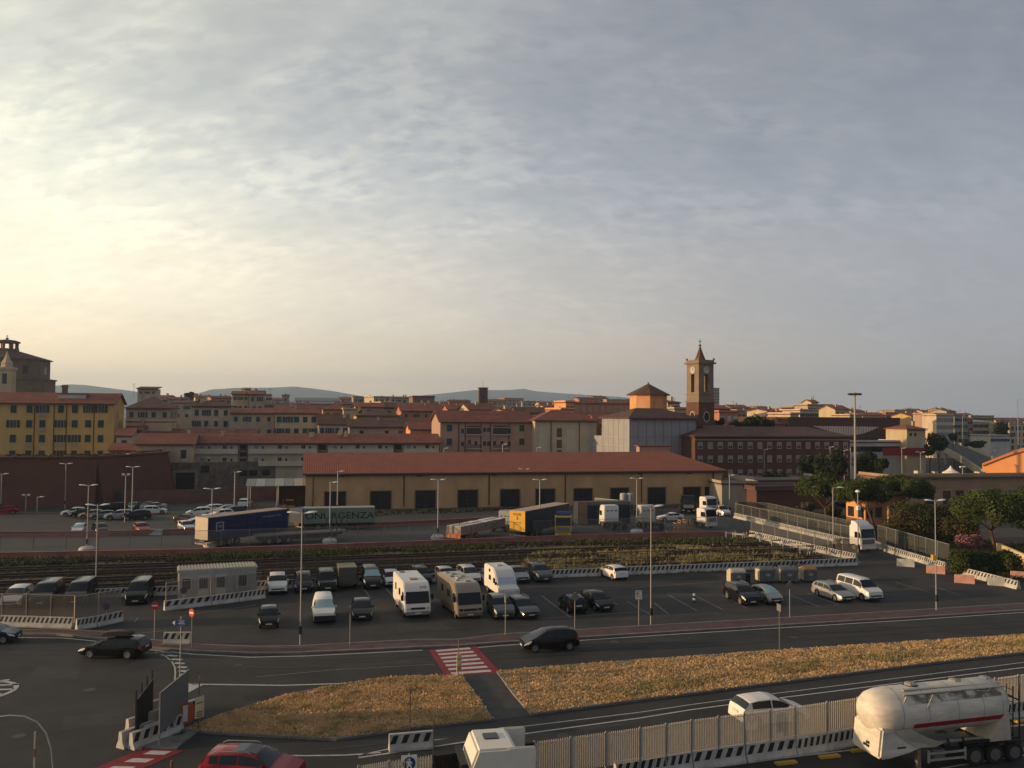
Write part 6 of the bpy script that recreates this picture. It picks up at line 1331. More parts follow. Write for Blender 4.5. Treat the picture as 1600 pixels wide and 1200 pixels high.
    for k in range(5): a_ = 2*math.pi*k/5; o = Vector((math.cos(a_), math.sin(a_), 0)); t_ = Vector((-o.y, o.x, 0)); rm2.add([tuple(o*wr*.2+t_*.03+Vector((0, 0, .127))), tuple(o*wr*.58+t_*.09+Vector((0, 0, .127))), tuple(o*wr*.58+t_*.16+Vector((0, 0, .127))), tuple(o*wr*.25+t_*.12+Vector((0, 0, .127)))], [(0, 1, 2, 3)])
    zr = interp(s['roof'], (s['ws'][1]+s['C'])/2)
    for sd_ in (1, -1): M[('roof_rail', sd_)] = MB().tube([(s['ws'][1]+.25, sd_*s['W']*.36, zr-.02), (s['ws'][1]+.4, sd_*s['W']*.36, zr+.06), (s['C']-.3, sd_*s['W']*.36, zr+.05), (s['C']-.05, sd_*s['W']*.36, zr-.05)], .022, 5).mesh('roof_rail', metal)
    M['s'] = s; CARM[style] = M; return M
BODY = {}
def car(label, style, colour, px, py, hd, anchor='c', shade=False, rails=False, detail=2, group='cars parked in the lot', name='parked_car', cat='car', scale=1.0, rear_dark=True):
    """anchor c: px,py is the ground under the middle; f: under the front bumper; r: under the rear bumper"""
    M = car_meshes(style); s = M['s']; L = s['L']; p = P(px, py); d = Vector((math.cos(R(hd)), math.sin(R(hd)), 0))
    c = p if anchor == 'c' else (p-d*L*scale/2 if anchor == 'f' else p+d*L*scale/2)
    t = thing(name, label, cat, tuple(c), R(hd)+math.pi, group)
    t.scale = (scale,)*3; t.location.z = .012; off = (-L/2, 0, 0)
    k = (style, colour)
    if k not in BODY: m = M['body'].copy(); m.materials[0] = P_[colour]; BODY[k] = m
    body = put(BODY[k], 'body', t, off)
    def pt(key, mt=None):
        me = M[key]
        if mt:
            kk = (style, key, mt.name)
            if kk not in BODY: m = me.copy(); m.materials[0] = mt; BODY[kk] = m
            me = BODY[kk]
        return put(me, me.name.split('.')[0], t, off)
    pt('windshield', glass_k if shade else None); pt('rear_window')
    for key in M:
        if isinstance(key, tuple):
            if key[0] == 'roof_rail' and not rails: continue
            if key[0] == 'mirror':
                if detail < 1: continue
                pt(key, P_[colour] if colour in ('white', 'silver', 'red') else None); continue
            if key[0] in ('headlight', 'tail_light') and detail < 1: continue
            pt(key)
    if detail > 0:
        pt('grille'); pt('plate'); pt('rplate')
    if detail > 1: pt('bumper')
    for cx_ in s['wb']:
        for sd_ in (1, -1):
            w = put(M['wheel'], 'wheel', t, (cx_-L/2, sd_*(s['W']/2-.13), s['wr'])); w.rotation_euler = (R(-90*sd_), 0, 0)
            if detail > 0: put(M['rim'], 'rim', w)
    return t
HD = 14.3-90
# --- middle row facing the camera
car('small black city car parked alone left of the tall lamp', 'small', 'black', 420, 984, HD+2, 'f')
car('white compact van with a silvery sunshade behind its windscreen, right of the tall lamp', 'panel', 'white', 507, 976, HD, 'f', shade=True, cat='van', name='parked_van')
_wv = [o for o in C.objects if o.get('label', '').startswith('white compact van')][0]; MB().box(-2.36, -2.15, -.86, .86, .30, .72).build('bumper', black_pl, _wv, bevel=.04)
car('black five door hatchback between the small white van and the white motorhome', 'hatch', 'black', 566, 972, HD-3, 'f')
car('dark grey suv next to the tan motorhome', 'suv', 'grey', 790, 970, HD-2, 'f')
car('silver grey estate car right of the dark grey suv', 'estate', 'grey', 831, 969, HD+7, 'f', rails=True)
car('black hatchback parked with its red lit tail toward the camera', 'hatch', 'black', 905, 961, HD+180, 'r')
car('black hatchback facing the camera beside the one with the red tail light', 'hatch', 'black', 948, 957, HD+5, 'f')
# --- back row
car('white suv facing the camera right of the office cabin', 'suv', 'white', 434, 930, HD+2, 'f')
car('dark grey mpv between the white suv and the boxy jeep', 'mpv', 'darkgrey', 475, 927, HD+1, 'f')
car('boxy dark off-road jeep facing the camera in the back row', 'jeep', 'darkgrey', 512, 926, HD+1, 'f')
car('dark grey compact van with bright blue sunshade in the back row', 'panel', 'darkgrey', 583, 922, HD+1, 'f', shade=True, cat='van', name='parked_van')
car('white small car half hidden behind the left side of the white motorhome', 'small', 'white', 614, 919, HD, 'f')
car('dark blue grey car mostly hidden behind the white motorhome', 'estate', 'darkgrey', 664, 914, HD+3, 'f')
car('white hatchback seen between the two motorhomes', 'hatch', 'white', 703, 914, HD+3, 'f')
car('white van-like car behind the tan motorhome roof', 'mpv', 'white', 741, 914, HD+5, 'f')
car('blue hatchback in the back row left of the white camper van', 'hatch', 'blue', 768, 915, HD+180, 'r')
car('silver grey sedan in the back row right of the white camper van', 'sedan', 'silver', 817, 912, HD+4, 'f')
car('grey crossover with roof rails at the right end of the back row', 'suv', 'grey', 853, 911, HD+4, 'f', rails=True)
car('white hatchback parked alone with its rear to the camera by the barriers', 'hatch', 'white', 972, 908, HD+180+6, 'r')
# --- right group
car('black suv parked left of the white two tone hatchback', 'suv', 'black', 1177, 948, HD-2, 'f', rails=True)
car('small silver white hatchback with dark roof and pale sunshade', 'small', 'silver', 1214, 946, HD+2, 'f', shade=True)
car('silver white estate car next to the white passenger van', 'estate', 'silver', 1326, 943, HD+2, 'f', rails=True)
car('white passenger van with long side windows at the right end of the lot', 'van', 'white', 1369, 941, HD+2, 'f', cat='van', name='parked_van')
# --- left group
car('silver white boxy estate car at the far left of the lot', 'mpv', 'white', 14, 952, HD-2, 'f')
car('grey passenger van second from the left edge', 'van', 'darkgrey', 62, 950, HD-1, 'f', cat='van', name='parked_van')
car('dark grey van third from the left, beside the lamp pole', 'van', 'darkgrey', 115, 948, HD-2, 'f', cat='van', name='parked_van')
car('black van with pale roof facing the entrance', 'van', 'black', 211, 947, HD-1, 'f', cat='van', name='parked_van')
# --- moving cars
g_ = 'cars driving on the road'
rbx = car('black estate car with a long roof box driving round the bend', 'estate', 'black', 180, 1025, 178, group=g_, name='moving_car')
bxm = MB(); pr = [(-1.0, .0), (-.95, .16), (-.5, .30), (.4, .34), (.95, .28), (1.1, .1), (1.08, 0)]; bxm.prism(pr, -.4, .4); bxm.build('roof_box', black_pl, rbx, loc=(.15, 0, 1.50), bevel=.08, smooth=60)
car('black mpv driving left along the main road past the crossing', 'mpv', 'black', 858, 1014, 194, group=g_, name='moving_car')
car('dark blue car cut by the left edge of the picture', 'hatch', 'navy', -16, 1003, 10, group=g_, name='moving_car')
car('white crossover driving right behind the foreground fence', 'hatch', 'white', 1202, 1128, 14.5, group=g_, name='moving_car', scale=1.07)
rd = car('dark red suv with silver roof rails at the bottom edge', 'suv', 'red', 394, 1226, -4, group=g_, name='moving_car', rails=True, scale=1.03)
_q = MB(); _v = [(x, s_*.50, interp(ST['suv']['roof'], x)+.022) for x in (1.93, 2.5, 3.0) for s_ in (-1, 1)]; _q.add(_v, [(0, 2, 3, 1), (2, 4, 5, 3)]); _q.build('sunroof', glass_c, rd, loc=(-ST['suv']['L']/2, 0, 0))
# --- fortress parking
g2_ = 'cars parked below the fortress'
for lab, st_, co, px, py, hd, sh_ in [
 ('silver white hatchback at the left end of the first fortress row', 'hatch', 'white', 116, 806, 200, 0), ('dark hatchback second in the first fortress row', 'hatch', 'darkgrey', 128, 808, 205, 0), ('gold hatchback in the first fortress row', 'hatch', 'gold', 143, 810, 205, 0), ('teal hatchback in the first fortress row', 'hatch', 'teal', 161, 811, 205, 0),
 ('silver off-roader right of the teal hatchback', 'suv', 'silver', 186, 812, 206, 0), ('dark suv at the right end of the first fortress row', 'suv', 'darkgrey', 213, 812, 208, 0), ('white hatchback parked behind the dark suv', 'hatch', 'white', 242, 803, 15, 0), ('silver saloon behind the white hatchback in the fortress row', 'sedan', 'silver', 240, 797, 200, 0),
 ('black saloon in the second fortress row at left', 'sedan', 'black', 142, 798, 200, 0), ('dark violet car in the second fortress row', 'hatch', 'navy', 160, 799, 205, 0), ('black suv in the second fortress row', 'suv', 'black', 178, 799, 205, 0), ('pale green hatchback facing the camera by the grey panel wall', 'hatch', 'teal', 208, 797, 270, 0), ('dark blue car by the boundary wall', 'hatch', 'navy', 231, 796, 270, 0),
 ('small white car with blue windscreen glare by the low reddish wall', 'small', 'white', 124, 834, HD, 1), ('dark small car with a sunlit side by the low reddish wall', 'hatch', 'black', 156, 833, HD+20, 0), ('orange red car with a sunlit side by the low reddish wall', 'hatch', 'orange', 221, 832, HD+20, 0), ('dark car with a white sunlit nose left of the blue trailer', 'hatch', 'white', 291, 829, HD+20, 0),  # small white car: windscreen glare put into the pale glass colour
 ('brown saloon behind the white nosed car left of the blue trailer', 'sedan', 'brown', 294, 817, HD+60, 0), ('white van shaped car at the left of the white cluster', 'mpv', 'white', 311, 807, 200, 0), ('white estate at the back of the white cluster', 'estate', 'white', 329, 801, 215, 0), ('white car in the middle of the white cluster', 'hatch', 'white', 346, 809, 215, 0), ('silver car at the right rear of the white cluster', 'hatch', 'silver', 352, 802, 215, 0), ('white and grey sports car at the front of the white cluster', 'sedan', 'silver', 350, 815, 215, 0), ('white estate directly behind the blue trailer roof', 'estate', 'white', 318, 818, 205, 0),
 ('dark green car peeking out right of the white cluster', 'suv', 'darkgrey', 362, 806, 230, 0), ('white suv parked alone near the open canopy shed', 'suv', 'white', 383, 792, 95, 0), ('dark van with pale roof in front of the canopy shed', 'mpv', 'navy', 435, 803, 262, 0), ('red car at the left edge by the fortress entrance', 'hatch', 'red', 8, 803, 200, 0),
 ('white saloon parked in the far truck yard', 'sedan', 'white', 1048, 814, 190, 0), ('small blue grey car far away below the clock tower side', 'hatch', 'navy', 1340, 795, 200, 0), ('dark car parked behind the pines', 'hatch', 'black', 1322, 792, 195, 0)]:
    car(lab, st_, co, px, py, hd, shade=bool(sh_), detail=1 if py > 800 else 0, group=g2_)

# ================================================================ motorhomes, vans and trucks
mh_white = paintm('motorhome_white', (.68, .65, .58)); mh_tan = paintm('motorhome_tan', (.30, .25, .19), .3)
def wheel(root, x, y, r, w=.24, rim=rim_m):
    o = MB().lathe([(r*.6, -w/2), (r*.96, -w/2), (r, -w*.3), (r, w*.3), (r*.96, w/2), (r*.6, w/2)], 20).build('wheel', tyre_m, root, loc=(x, y, r), smooth=40); s_ = 1 if y > 0 else -1; o.rotation_euler = (R(-90*s_), 0, 0)
    MB().lathe([(r*.60, w*.3), (r*.60, w*.52), (r*.52, w*.54), (r*.44, w*.51), (r*.22, w*.52), (r*.2, w*.6)], 16).build('rim', rim, o, smooth=40); return o
def slab(root, name, x0, x1, y0, y1, z0, z1, m, bev=.0): return MB().box(x0, x1, y0, y1, z0, z1).build(name, m, root, bevel=bev)
def vehicle(name, label, cat, px, py, hd, front_len, group=None):
    d = Vector((math.cos(R(hd)), math.sin(R(hd)), 0)); p = P(px, py); t = thing(name, label, cat, tuple(p-d*0), R(hd)+math.pi, group); t.location.z = .012; return t   # local x runs from the nose backwards
def motorhome(label, px, py, hd, pm, lower, L=7.0, marks='', tan=False):
    t = vehicle('motorhome', label, 'motorhome', px, py, hd, 0); W_ = 1.13
    prof = [(0, .45), (-.02, .95), (.12, 1.15), (.55, 2.25), (.95, 2.75), (1.5, 2.92), (L-.1, 2.92), (L, 2.8), (L, .5), (L-.7, .42), (.6, .38)]
    MB().prism(prof, -W_, W_).build('body', pm, t, bevel=.11, smooth=40)
    def sl(z): return float(np.interp(z, [.95, 1.15, 2.25, 2.75], [-.02, .12, .55, .95]))
    z0, z1 = 1.28, 2.22; n_ = .035
    MB().add([(sl(z0)-n_, -W_*.92, z0), (sl(z0)-n_, W_*.92, z0), (sl(z1)-n_, W_*.88, z1), (sl(z1)-n_, -W_*.88, z1), (sl(z0)+.05, -W_*.92, z0), (sl(z0)+.05, W_*.92, z0), (sl(z1)+.05, W_*.88, z1), (sl(z1)+.05, -W_*.88, z1)], [(0, 3, 2, 1), (4, 5, 6, 7), (0, 1, 5, 4), (1, 2, 6, 5), (2, 3, 7, 6), (3, 0, 4, 7)]).build('windshield', glass_c, t)
    slab(t, 'grille', -.05, .03, -.62, .62, .78, .96, black_pl, .02); slab(t, 'bumper', -.07, .2, -W_*.97, W_*.97, .32, .62, lower, .06)
    slab(t, 'number_plate', -.085, -.072, -.26, .26, .42, .54, plate_m)
    for s_ in (-1, 1):
        slab(t, 'headlight', -.055, .10, min(s_*.68, s_*1.02), max(s_*.68, s_*1.02), .78, .98, light_m if not tan else black_pl, .03)
        slab(t, 'mirror', .35, .5, min(s_*(W_+.05), s_*(W_+.3)), max(s_*(W_+.05), s_*(W_+.3)), 1.5, 2.0, black_pl, .04)
        slab(t, 'side_window', .75, 1.6, s_*W_-.02, s_*W_+.02, 1.42, 2.1, glass_c); slab(t, 'side_window', 2.6, 3.5, s_*W_-.02, s_*W_+.02, 1.5, 2.1, glass_c); slab(t, 'side_window', 4.9, 5.5, s_*W_-.02, s_*W_+.02, 1.6, 2.2, glass_c); slab(t, 'side_skirt', 1.9, L-2.4, s_*W_-.02, s_*W_+.025, .42, .85, lower)
        wheel(t, .95, s_*(W_-.12), .34); wheel(t, L-1.8, s_*(W_-.12), .34)
    for (x, y, w, d_) in ([(2.1, 0, .9, .7), (5.9, .45, .5, .5)] if not tan else [(1.7, -.3, .55, .5), (2.4, .45, .4, .4), (3.2, 0, .8, .55), (4.1, -.5, .4, .4), (4.3, .45, .45, .4), (5.3, 0, .6, .5), (6.2, .4, .4, .4)]):
        h_ = slab(t, 'roof_hatch', x, x+w, y-d_/2, y+d_/2, 2.9, 3.0, mat('hatch_grey', (.25, .22, .18), .6, .1, 2) if (x*10) % 2 else white_p, .02); slab(h_, 'hatch_glass', x+.08, x+w-.08, y-d_/2+.08, y+d_/2-.08, 3.001, 3.02, glass_c)
    if marks: o = put(text_mesh(marks, .26, dark_metal), 'lettering', t, (.70, -.55, 2.55)); o.rotation_euler = (R(58), 0, R(-90))
    return t
motorhome('white integrated motorhome facing the camera in the middle of the lot', 653, 967, HD+2, mh_white, mat('grey_bumper', (.22, .21, .20), .6, 0), marks='ELNE')
mt_ = motorhome('tan brown motorhome with many roof hatches right of the white one', 735, 969, HD+5, mh_tan, mat('bronze_bumper', (.16, .12, .085), .5, 0), L=7.2, tan=True)
slab(mt_, 'roof_skin', 1.45, 7.05, -1.0, 1.0, 2.905, 2.925, mat('pale_roof_skin', (.5, .46, .38), .7, .1, 2))
# high white camper van
t = vehicle('camper_van', 'tall white camper van with raised roof behind the grey estate', 'camper van', 797, 938, HD+4, 0)
MB().prism([(0, .45), (0, .95), (.25, 1.12), (.85, 1.25), (1.45, 1.95), (1.75, 2.35), (2.4, 2.68), (5.3, 2.7), (5.4, 2.55), (5.4, .45)], -1.0, 1.0).build('body', mh_white, t, bevel=.12, smooth=40)
MB().add([(.86, -.88, 1.29), (.86, .88, 1.29), (1.38, .82, 1.93), (1.38, -.82, 1.93), (1.0, -.88, 1.29), (1.0, .88, 1.29), (1.5, .82, 1.93), (1.5, -.82, 1.93)], [(0, 3, 2, 1), (4, 5, 6, 7), (0, 1, 5, 4), (1, 2, 6, 5), (2, 3, 7, 6), (3, 0, 4, 7)]).build('windshield', mat('pale_sunshade', (.45, .50, .56), .2, .1, 3), t)
for s_ in (-1, 1):
    slab(t, 'side_window', 1.55, 2.25, s_*1.0-.02, s_*1.0+.02, 1.3, 1.8, glass_c); slab(t, 'side_window', 3.0, 3.7, s_*1.0-.02, s_*1.0+.02, 1.4, 1.85, glass_c); slab(t, 'side_window', 3.2, 3.7, s_*1.0-.02, s_*1.0+.02, 2.15, 2.45, glass_c); wheel(t, .9, s_*.88, .33); wheel(t, 4.2, s_*.88, .33); slab(t, 'headlight', -.03, .1, min(s_*.6, s_*.9), max(s_*.6, s_*.9), .72, .9, light_m, .02); slab(t, 'mirror', .95, 1.1, min(s_*1.02, s_*1.22), max(s_*1.02, s_*1.22), 1.3, 1.6, black_pl, .03)
slab(t, 'roof_hatch', 3.2, 3.8, -.3, .3, 2.69, 2.78, white_p, .02)
# grey box trailer between jeep and van
t = vehicle('box_trailer', 'grey canvas box trailer with a pale top in the back row', 'trailer', 543, 921, HD+1, 0); slab(t, 'box', 0, 2.8, -.9, .9, .5, 2.1, mat('canvas_grey', (.085, .08, .07), .85, .15, 2), .04); slab(t, 'top_cover', -.02, 2.82, -.92, .92, 2.103, 2.2, mat('canvas_top', (.24, .21, .15), .85, .15, 2), .02); [wheel(t, 1.5, s_*.95, .3, .18) for s_ in (-1, 1)]; slab(t, 'drawbar', -.9, -.003, -.06, .06, .42, .52, dark_metal)

# ---- lorries
blue_t = mat('blue_tarpaulin', (.012, .022, .080), .5, .22, .6, spec=.3, detail=7); dk_blue = mat('dark_blue_tarpaulin', (.018, .026, .042), .55, .2, .6); pale_t = mat('sunlit_doors', (.50, .42, .33), .6, .12, .9); roof_t = mat('trailer_roof', (.36, .26, .20), .7, .15, .5)
def trailer(label, px, py, hd, L, side, rear, top, H=4.0, z0=1.15, name='truck_trailer', cat='trailer', wheels=3, W_=1.28, stripe=None, legs=True):
    """px,py: ground under the middle of the rear face; hd = driving direction; local x from the rear forwards"""
    t = thing(name, label, cat, tuple(P(px, py)), R(hd)); slab(t, 'body', .06, L, -W_, W_, z0, H, side, 0)
    slab(t, 'roof', 0.0, L+.02, -W_-.02, W_+.02, H+.003, H+.08, top); slab(t, 'rear_door', 0, .057, -W_, W_, z0, H, rear); slab(t, 'chassis', .1, L-.5, -.5, .5, .78, z0-.003, dark_metal); slab(t, 'rear_bumper', -.05, .09, -W_*.95, W_*.95, .5, .68, mat('bumper_steel', (.35, .30, .24), .6, .15, 3)); 
    for s_ in (-.75, .75): slab(t, 'tail_light', -.07, -.055, s_-.2, s_+.2, .55, .65, tail_m)
    for k in range(wheels):
        for s_ in (-1, 1): wheel(t, 2.2+k*1.3, s_*(W_-.2), .5, .35, mat('dusty_rim', (.12, .115, .11), .6, .1, 3))
    for s_ in (-1, 1):
        if legs: slab(t, 'landing_leg', L-3.0, L-2.85, min(s_*.7, s_*.85), max(s_*.7, s_*.85), 0, .78, dark_metal)
        slab(t, 'side_rail', .06, L, s_*(W_+.01)-.012, s_*(W_+.01)+.012, z0-.05, z0+.1, dark_metal)
    return t
def face_text(parent, txt, size, m, x, y, z, rz=0, bold=0, name='lettering', nonuni=None):
    o = put(text_mesh(txt, size, m, bold=bold), name, parent, (x, y, z)); o.rotation_euler = (R(90), 0, rz)
    if nonuni: o.scale = nonuni
    return o
hb_ = math.degrees(math.atan2((P(470, 842)-P(316, 858)).y, (P(470, 842)-P(316, 858)).x))
bl = trailer('long dark blue curtain side trailer with sunlit rear doors and a round white emblem', 314, 857, 57, 13.6, blue_t, pale_t, roof_t)
dz = mat('emblem_white', (.34, .33, .32), .7, .1, 4)
q = MB(); q.box(-.62, .62, -.02, .0, .44, .6); q.box(-.62, .62, -.02, 0, -.6, -.44); q.box(-.62, -.44, -.02, 0, -.437, .437); q.box(.44, .62, -.02, 0, -.437, .437); em = q.build('emblem', dz, bl, loc=(1.9, -1.29, 2.75)); face_text(em, 'TIP', .42, dz, 0, -.02, 0, bold=.015)
face_text(bl, 'www.tiptrailer.com', .42, dz, 10.6, -1.30, 3.35)
for k in range(1, 9): slab(bl, 'curtain_strap', k*1.6-.02, k*1.6+.02, -1.305, -1.285, 1.0, 3.8, mat('strap_dark', (.012, .018, .05), .7, 0))
slab(bl, 'curtain_band', .1, 13.5, -1.30, -1.283, 2.60, 2.66, mat('band_blue', (.05, .055, .10), .7, 0))
t = trailer('second blue truck body behind the front end of the long blue trailer', 462, 829, 62, 3.6, mat('bright_blue_tarp', (.03, .06, .15), .5, .15, 1), dk_blue, mat('blue_roof', (.03, .06, .15), .6, .2, 1), H=3.2, wheels=2)
gt = trailer('pale green trailer with big dark lettering standing against the yard wall', 474, 828, 13.5, 10.6, mat('pale_green_tarp', (.17, .205, .165), .7, .12, .5), mat('pale_green_tarp', (0, 0, 0)), mat('pale_trailer_roof', (.30, .285, .22), .7, .1, .5), H=3.3, z0=1.0)
face_text(gt, 'ONURGENZA', 1.35, mat('dark_green_letters', (.018, .03, .028), .7, 0), 5.35, -1.29, 2.15, bold=.015, nonuni=(1.22, 1, 1))
# flat trailer with stakes
ft = thing('flatbed_trailer', 'empty low flatbed trailer with stakes in front of the blue trailer', 'trailer', tuple(P(398, 851)), R(30)); slab(ft, 'deck', 0, 12.5, -1.25, 1.25, 1.15, 1.3, mat('deck_boards', (.17, .15, .12), .85, .25, 1)); slab(ft, 'chassis', .2, 12, -.5, .5, .75, 1.147, dark_metal); slab(ft, 'side_skirt', .1, 11, -1.22, -1.17, .55, 1.147, mat('skirt_dark', (.05, .045, .035), .8, .2, 1))
for x in (10.2, 10.9, 11.6, 12.3): 
    for s_ in (-1.2, 1.2): slab(ft, 'stake', x, x+.1, s_-.05, s_+.05, 1.303, 2.7, dark_metal)
for k in range(3):
    for s_ in (-1, 1): wheel(ft, 1.6+k*1.3, s_*1.05, .5, .35)
# brick pallet lorry
pt = thing('loaded_trailer', 'flatbed trailer loaded with plastic wrapped brick pallets', 'trailer', tuple(P(708, 847)), R(60)); slab(pt, 'deck', 0, 12.6, -1.25, 1.25, 1.0, 1.15, mat('orange_steel', (.45, .17, .07), .7, .2, 1)); slab(pt, 'rear_bumper', -.06, .1, -1.2, 1.2, .55, .98, mat('orange_steel', (0, 0, 0)))
bwm = mat('wrapped_bricks', (.27, .21, .18), .5, .25, 2.2, detail=8); tpm = mat('plastic_wrap', (.50, .50, .47), .35, .25, 3)
for i in range(9):
    for s_ in (-1, 1):
        z_ = 2.15+rnd.uniform(-.04, .04); pl_ = slab(pt, 'pallet', .1+i*1.36, 1.36+i*1.36, min(s_*.04, s_*1.2), max(s_*.04, s_*1.2), 1.152, z_, bwm, .04); slab(pl_, 'wrap_top', .14+i*1.36, 1.32+i*1.36, min(s_*.08, s_*1.16), max(s_*.08, s_*1.16), z_+.001, z_+.05, tpm, .02)
for k in range(3):
    for s_ in (-1, 1): wheel(pt, 1.6+k*1.3, s_*1.0, .48, .35)
# yellow ended trailer
yt = trailer('dark blue curtain trailer with a bright yellow rear end', 808, 843, 59, 13.6, dk_blue, mat('yellow_doors', (.66, .37, .045), .6, .06, 1), mat('pink_buff_roof', (.46, .33, .25), .7, .12, .5))
yl = mat('yellow_door_print', (.12, .09, .04), .7, 0)
face_text(yt, 'F.LLI.M.', .42, yl, -.02, 0, 3.55, R(-90), bold=.01); face_text(yt, '3', .62, yl, -.02, 0, 3.0, R(-90), bold=.02); slab(yt, 'print_line', -.03, -.012, -.75, .75, 2.36, 2.44, yl); slab(yt, 'print_line', -.03, -.012, -.5, .5, 2.14, 2.19, yl)
def tractor(label, px, py, hd, cm, name='truck_tractor', deflector=None, H=3.5, long_=5.8, bev=.1):
    """local x from the nose backwards"""
    t = vehicle(name, label, 'truck', px, py, hd, 0)
    MB().prism([(0, .85), (0, 1.9), (.22, 2.9), (.5, H), (2.1, H), (2.2, H-.15), (2.2, .85)], -1.22, 1.22).build('cab', cm, t, bevel=bev, smooth=50)
    MB().add([(-.035, -1.08, 1.85), (-.035, 1.08, 1.85), (.175, 1.03, 2.8), (.175, -1.03, 2.8), (.05, -1.08, 1.85), (.05, 1.08, 1.85), (.25, 1.03, 2.8), (.25, -1.03, 2.8)], [(0, 3, 2, 1), (4, 5, 6, 7), (0, 1, 5, 4), (1, 2, 6, 5), (2, 3, 7, 6), (3, 0, 4, 7)]).build('windshield', glass_c, t)
    slab(t, 'grille', -.05, .0, -.95, .95, 1.05, 1.65, mat('grille_grey', (.16, .155, .15), .6, .1, 3)); slab(t, 'bumper', -.12, .15, -1.2, 1.2, .4, .82, cm, .05); slab(t, 'number_plate', -.14, -.125, -.26, .26, .45, .57, plate_m)
    slab(t, 'sun_visor', -.18, .12, -1.1, 1.1, 2.86, 3.0, black_pl, .03)
    for s_ in (-1, 1):
        slab(t, 'headlight', -.135, -.1, min(s_*.75, s_*1.1), max(s_*.75, s_*1.1), .55, .75, light_m); slab(t, 'side_window', .3, 1.15, s_*1.22-.02, s_*1.22+.02, 1.85, 2.6, glass_c); slab(t, 'mirror', .0, .15, min(s_*1.3, s_*1.5), max(s_*1.3, s_*1.5), 1.9, 2.6, black_pl, .03)
        wheel(t, 1.35, s_*1.05, .5, .32); wheel(t, long_-.9, s_*.98, .5, .5, mat('dusty_rim', (.12, .115, .11), .6, .1, 3)); slab(t, 'chassis_rail', 2.2, long_, min(s_*.35, s_*.48), max(s_*.35, s_*.48), .8, 1.0, dark_metal); slab(t, 'fuel_tank', 2.4, 3.7, min(s_*.6, s_*1.15), max(s_*.6, s_*1.15), .45, .98, dark_metal, .05)
        slab(t, 'mudguard', long_-1.5, long_-.3, min(s_*.75, s_*1.2), max(s_*.75, s_*1.2), 1.02, 1.1, black_pl, .02)
    slab(t, 'coupling_plate', long_-1.6, long_-.6, -.4, .4, 1.01, 1.12, black_pl)
    for s_ in (-.7, 0, .7): slab(t, 'rear_vent', 2.205, 2.24, s_-.18, s_+.18, H-.9, H-.75, black_pl)
    if deflector: MB().prism([(.6, H-.05), (1.3, H+.45), (2.1, H+.5), (2.1, H-.05)], -1.05, 1.05).build('roof_deflector', deflector, t, bevel=.06, smooth=40)
    return t
ywm = mat('cab_yellow', (.42, .29, .02), .4, .06, 2, spec=.5)
tractor('yellow tractor unit with blue roof deflector beside the dark blue trailer', 880, 842, HD-18, ywm, deflector=blue_t, H=3.2)
tractor('white tractor cab seen from behind, left of the two rear views', 947, 822, HD+183, P_['white'])
tractor('white tractor cab seen from behind next to the lamp base', 1004, 822, HD+181, mat('cab_grey_white', (.42, .40, .36), .5, .1, 2))
tw = tractor('big white lorry tractor driving toward the camera at the diagonal lane', 1357, 863, HD+4, P_['white'], deflector=P_['white'], H=3.45)
fc = P(722, 1172, 3.2); fcab = tractor('white lorry cab at the bottom edge seen from above with a dark roof hatch', 740, 1190, 191, mat('cab_cream', (.66, .62, .53), .42, .04, 2, spec=.4), H=3.6, bev=.34)
fcab.location = (fc.x, fc.y, .012)
slab(fcab, 'roof_hatch', .95, 1.6, -.1, .6, 3.60, 3.64, glass_c, .02)
for s_ in (-1, 1): MB().prism([(1.3, 3.45), (1.9, 3.62), (2.95, 3.62), (3.0, 3.45), (2.95, 1.1), (2.2, 1.1)], s_*1.15-.06, s_*1.15+.06).build('side_fairing', MATS['cab_cream'], fcab, bevel=.05, smooth=50)
t2 = tractor('white cab with a sunlit side beside the wooden pallets', 1112, 826, HD-15+30, P_['white'], H=3.1)
tg = tractor('grey cab pulling the brick pallet trailer', 797, 830, 60, mat('cab_grey', (.20, .21, .22), .5, .1, 2), H=3.0, long_=5.0, deflector=None)
tg.location = P(708, 847)+Vector((math.cos(R(60)), math.sin(R(60)), 0))*16.4; tg.location.z = .012
t = tractor('white lorry cab with dark open front behind the site fence', 1113, 806, HD+10, P_['white'], H=3.3)
tractor('black lorry cab parked left of the white one with the open front', 1076, 803, HD-20, P_['black'], H=3.2)
car('small white van behind the site fence at the end of the warehouse', 'panel', 'white', 1136, 808, HD+5, 'f', cat='van', name='parked_van', group='vans by the warehouse end')
# pallets near the wall
for i, (px, py, h) in enumerate([(1060, 834, 1.6), (1067, 833, 2.1), (1075, 832, 2.0), (1048, 836, .7)]):
    t = thing('pallet_stack', ['stack of wooden frames left of the sunlit cab', 'tall wooden crate frame in the middle by the sunlit cab', 'wooden crate frame touching the sunlit cab', 'low orange box by the pink wall left of the crates'][i], 'crate', tuple(P(px, py)), R(14)); wm_ = mat('pallet_wood', (.36, .22, .12), .85, .25, 2)
    for x in (-.6, .5):
        for y in (-.5, .4): slab(t, 'post', x, x+.1, y, y+.1, 0, h, wm_)
    for z in np.arange(.15, h, .35): slab(t, 'slat', -.6, .6, -.56, -.503, z, z+.12, wm_); slab(t, 'slat', -.66, -.603, -.5, .5, z, z+.12, wm_)
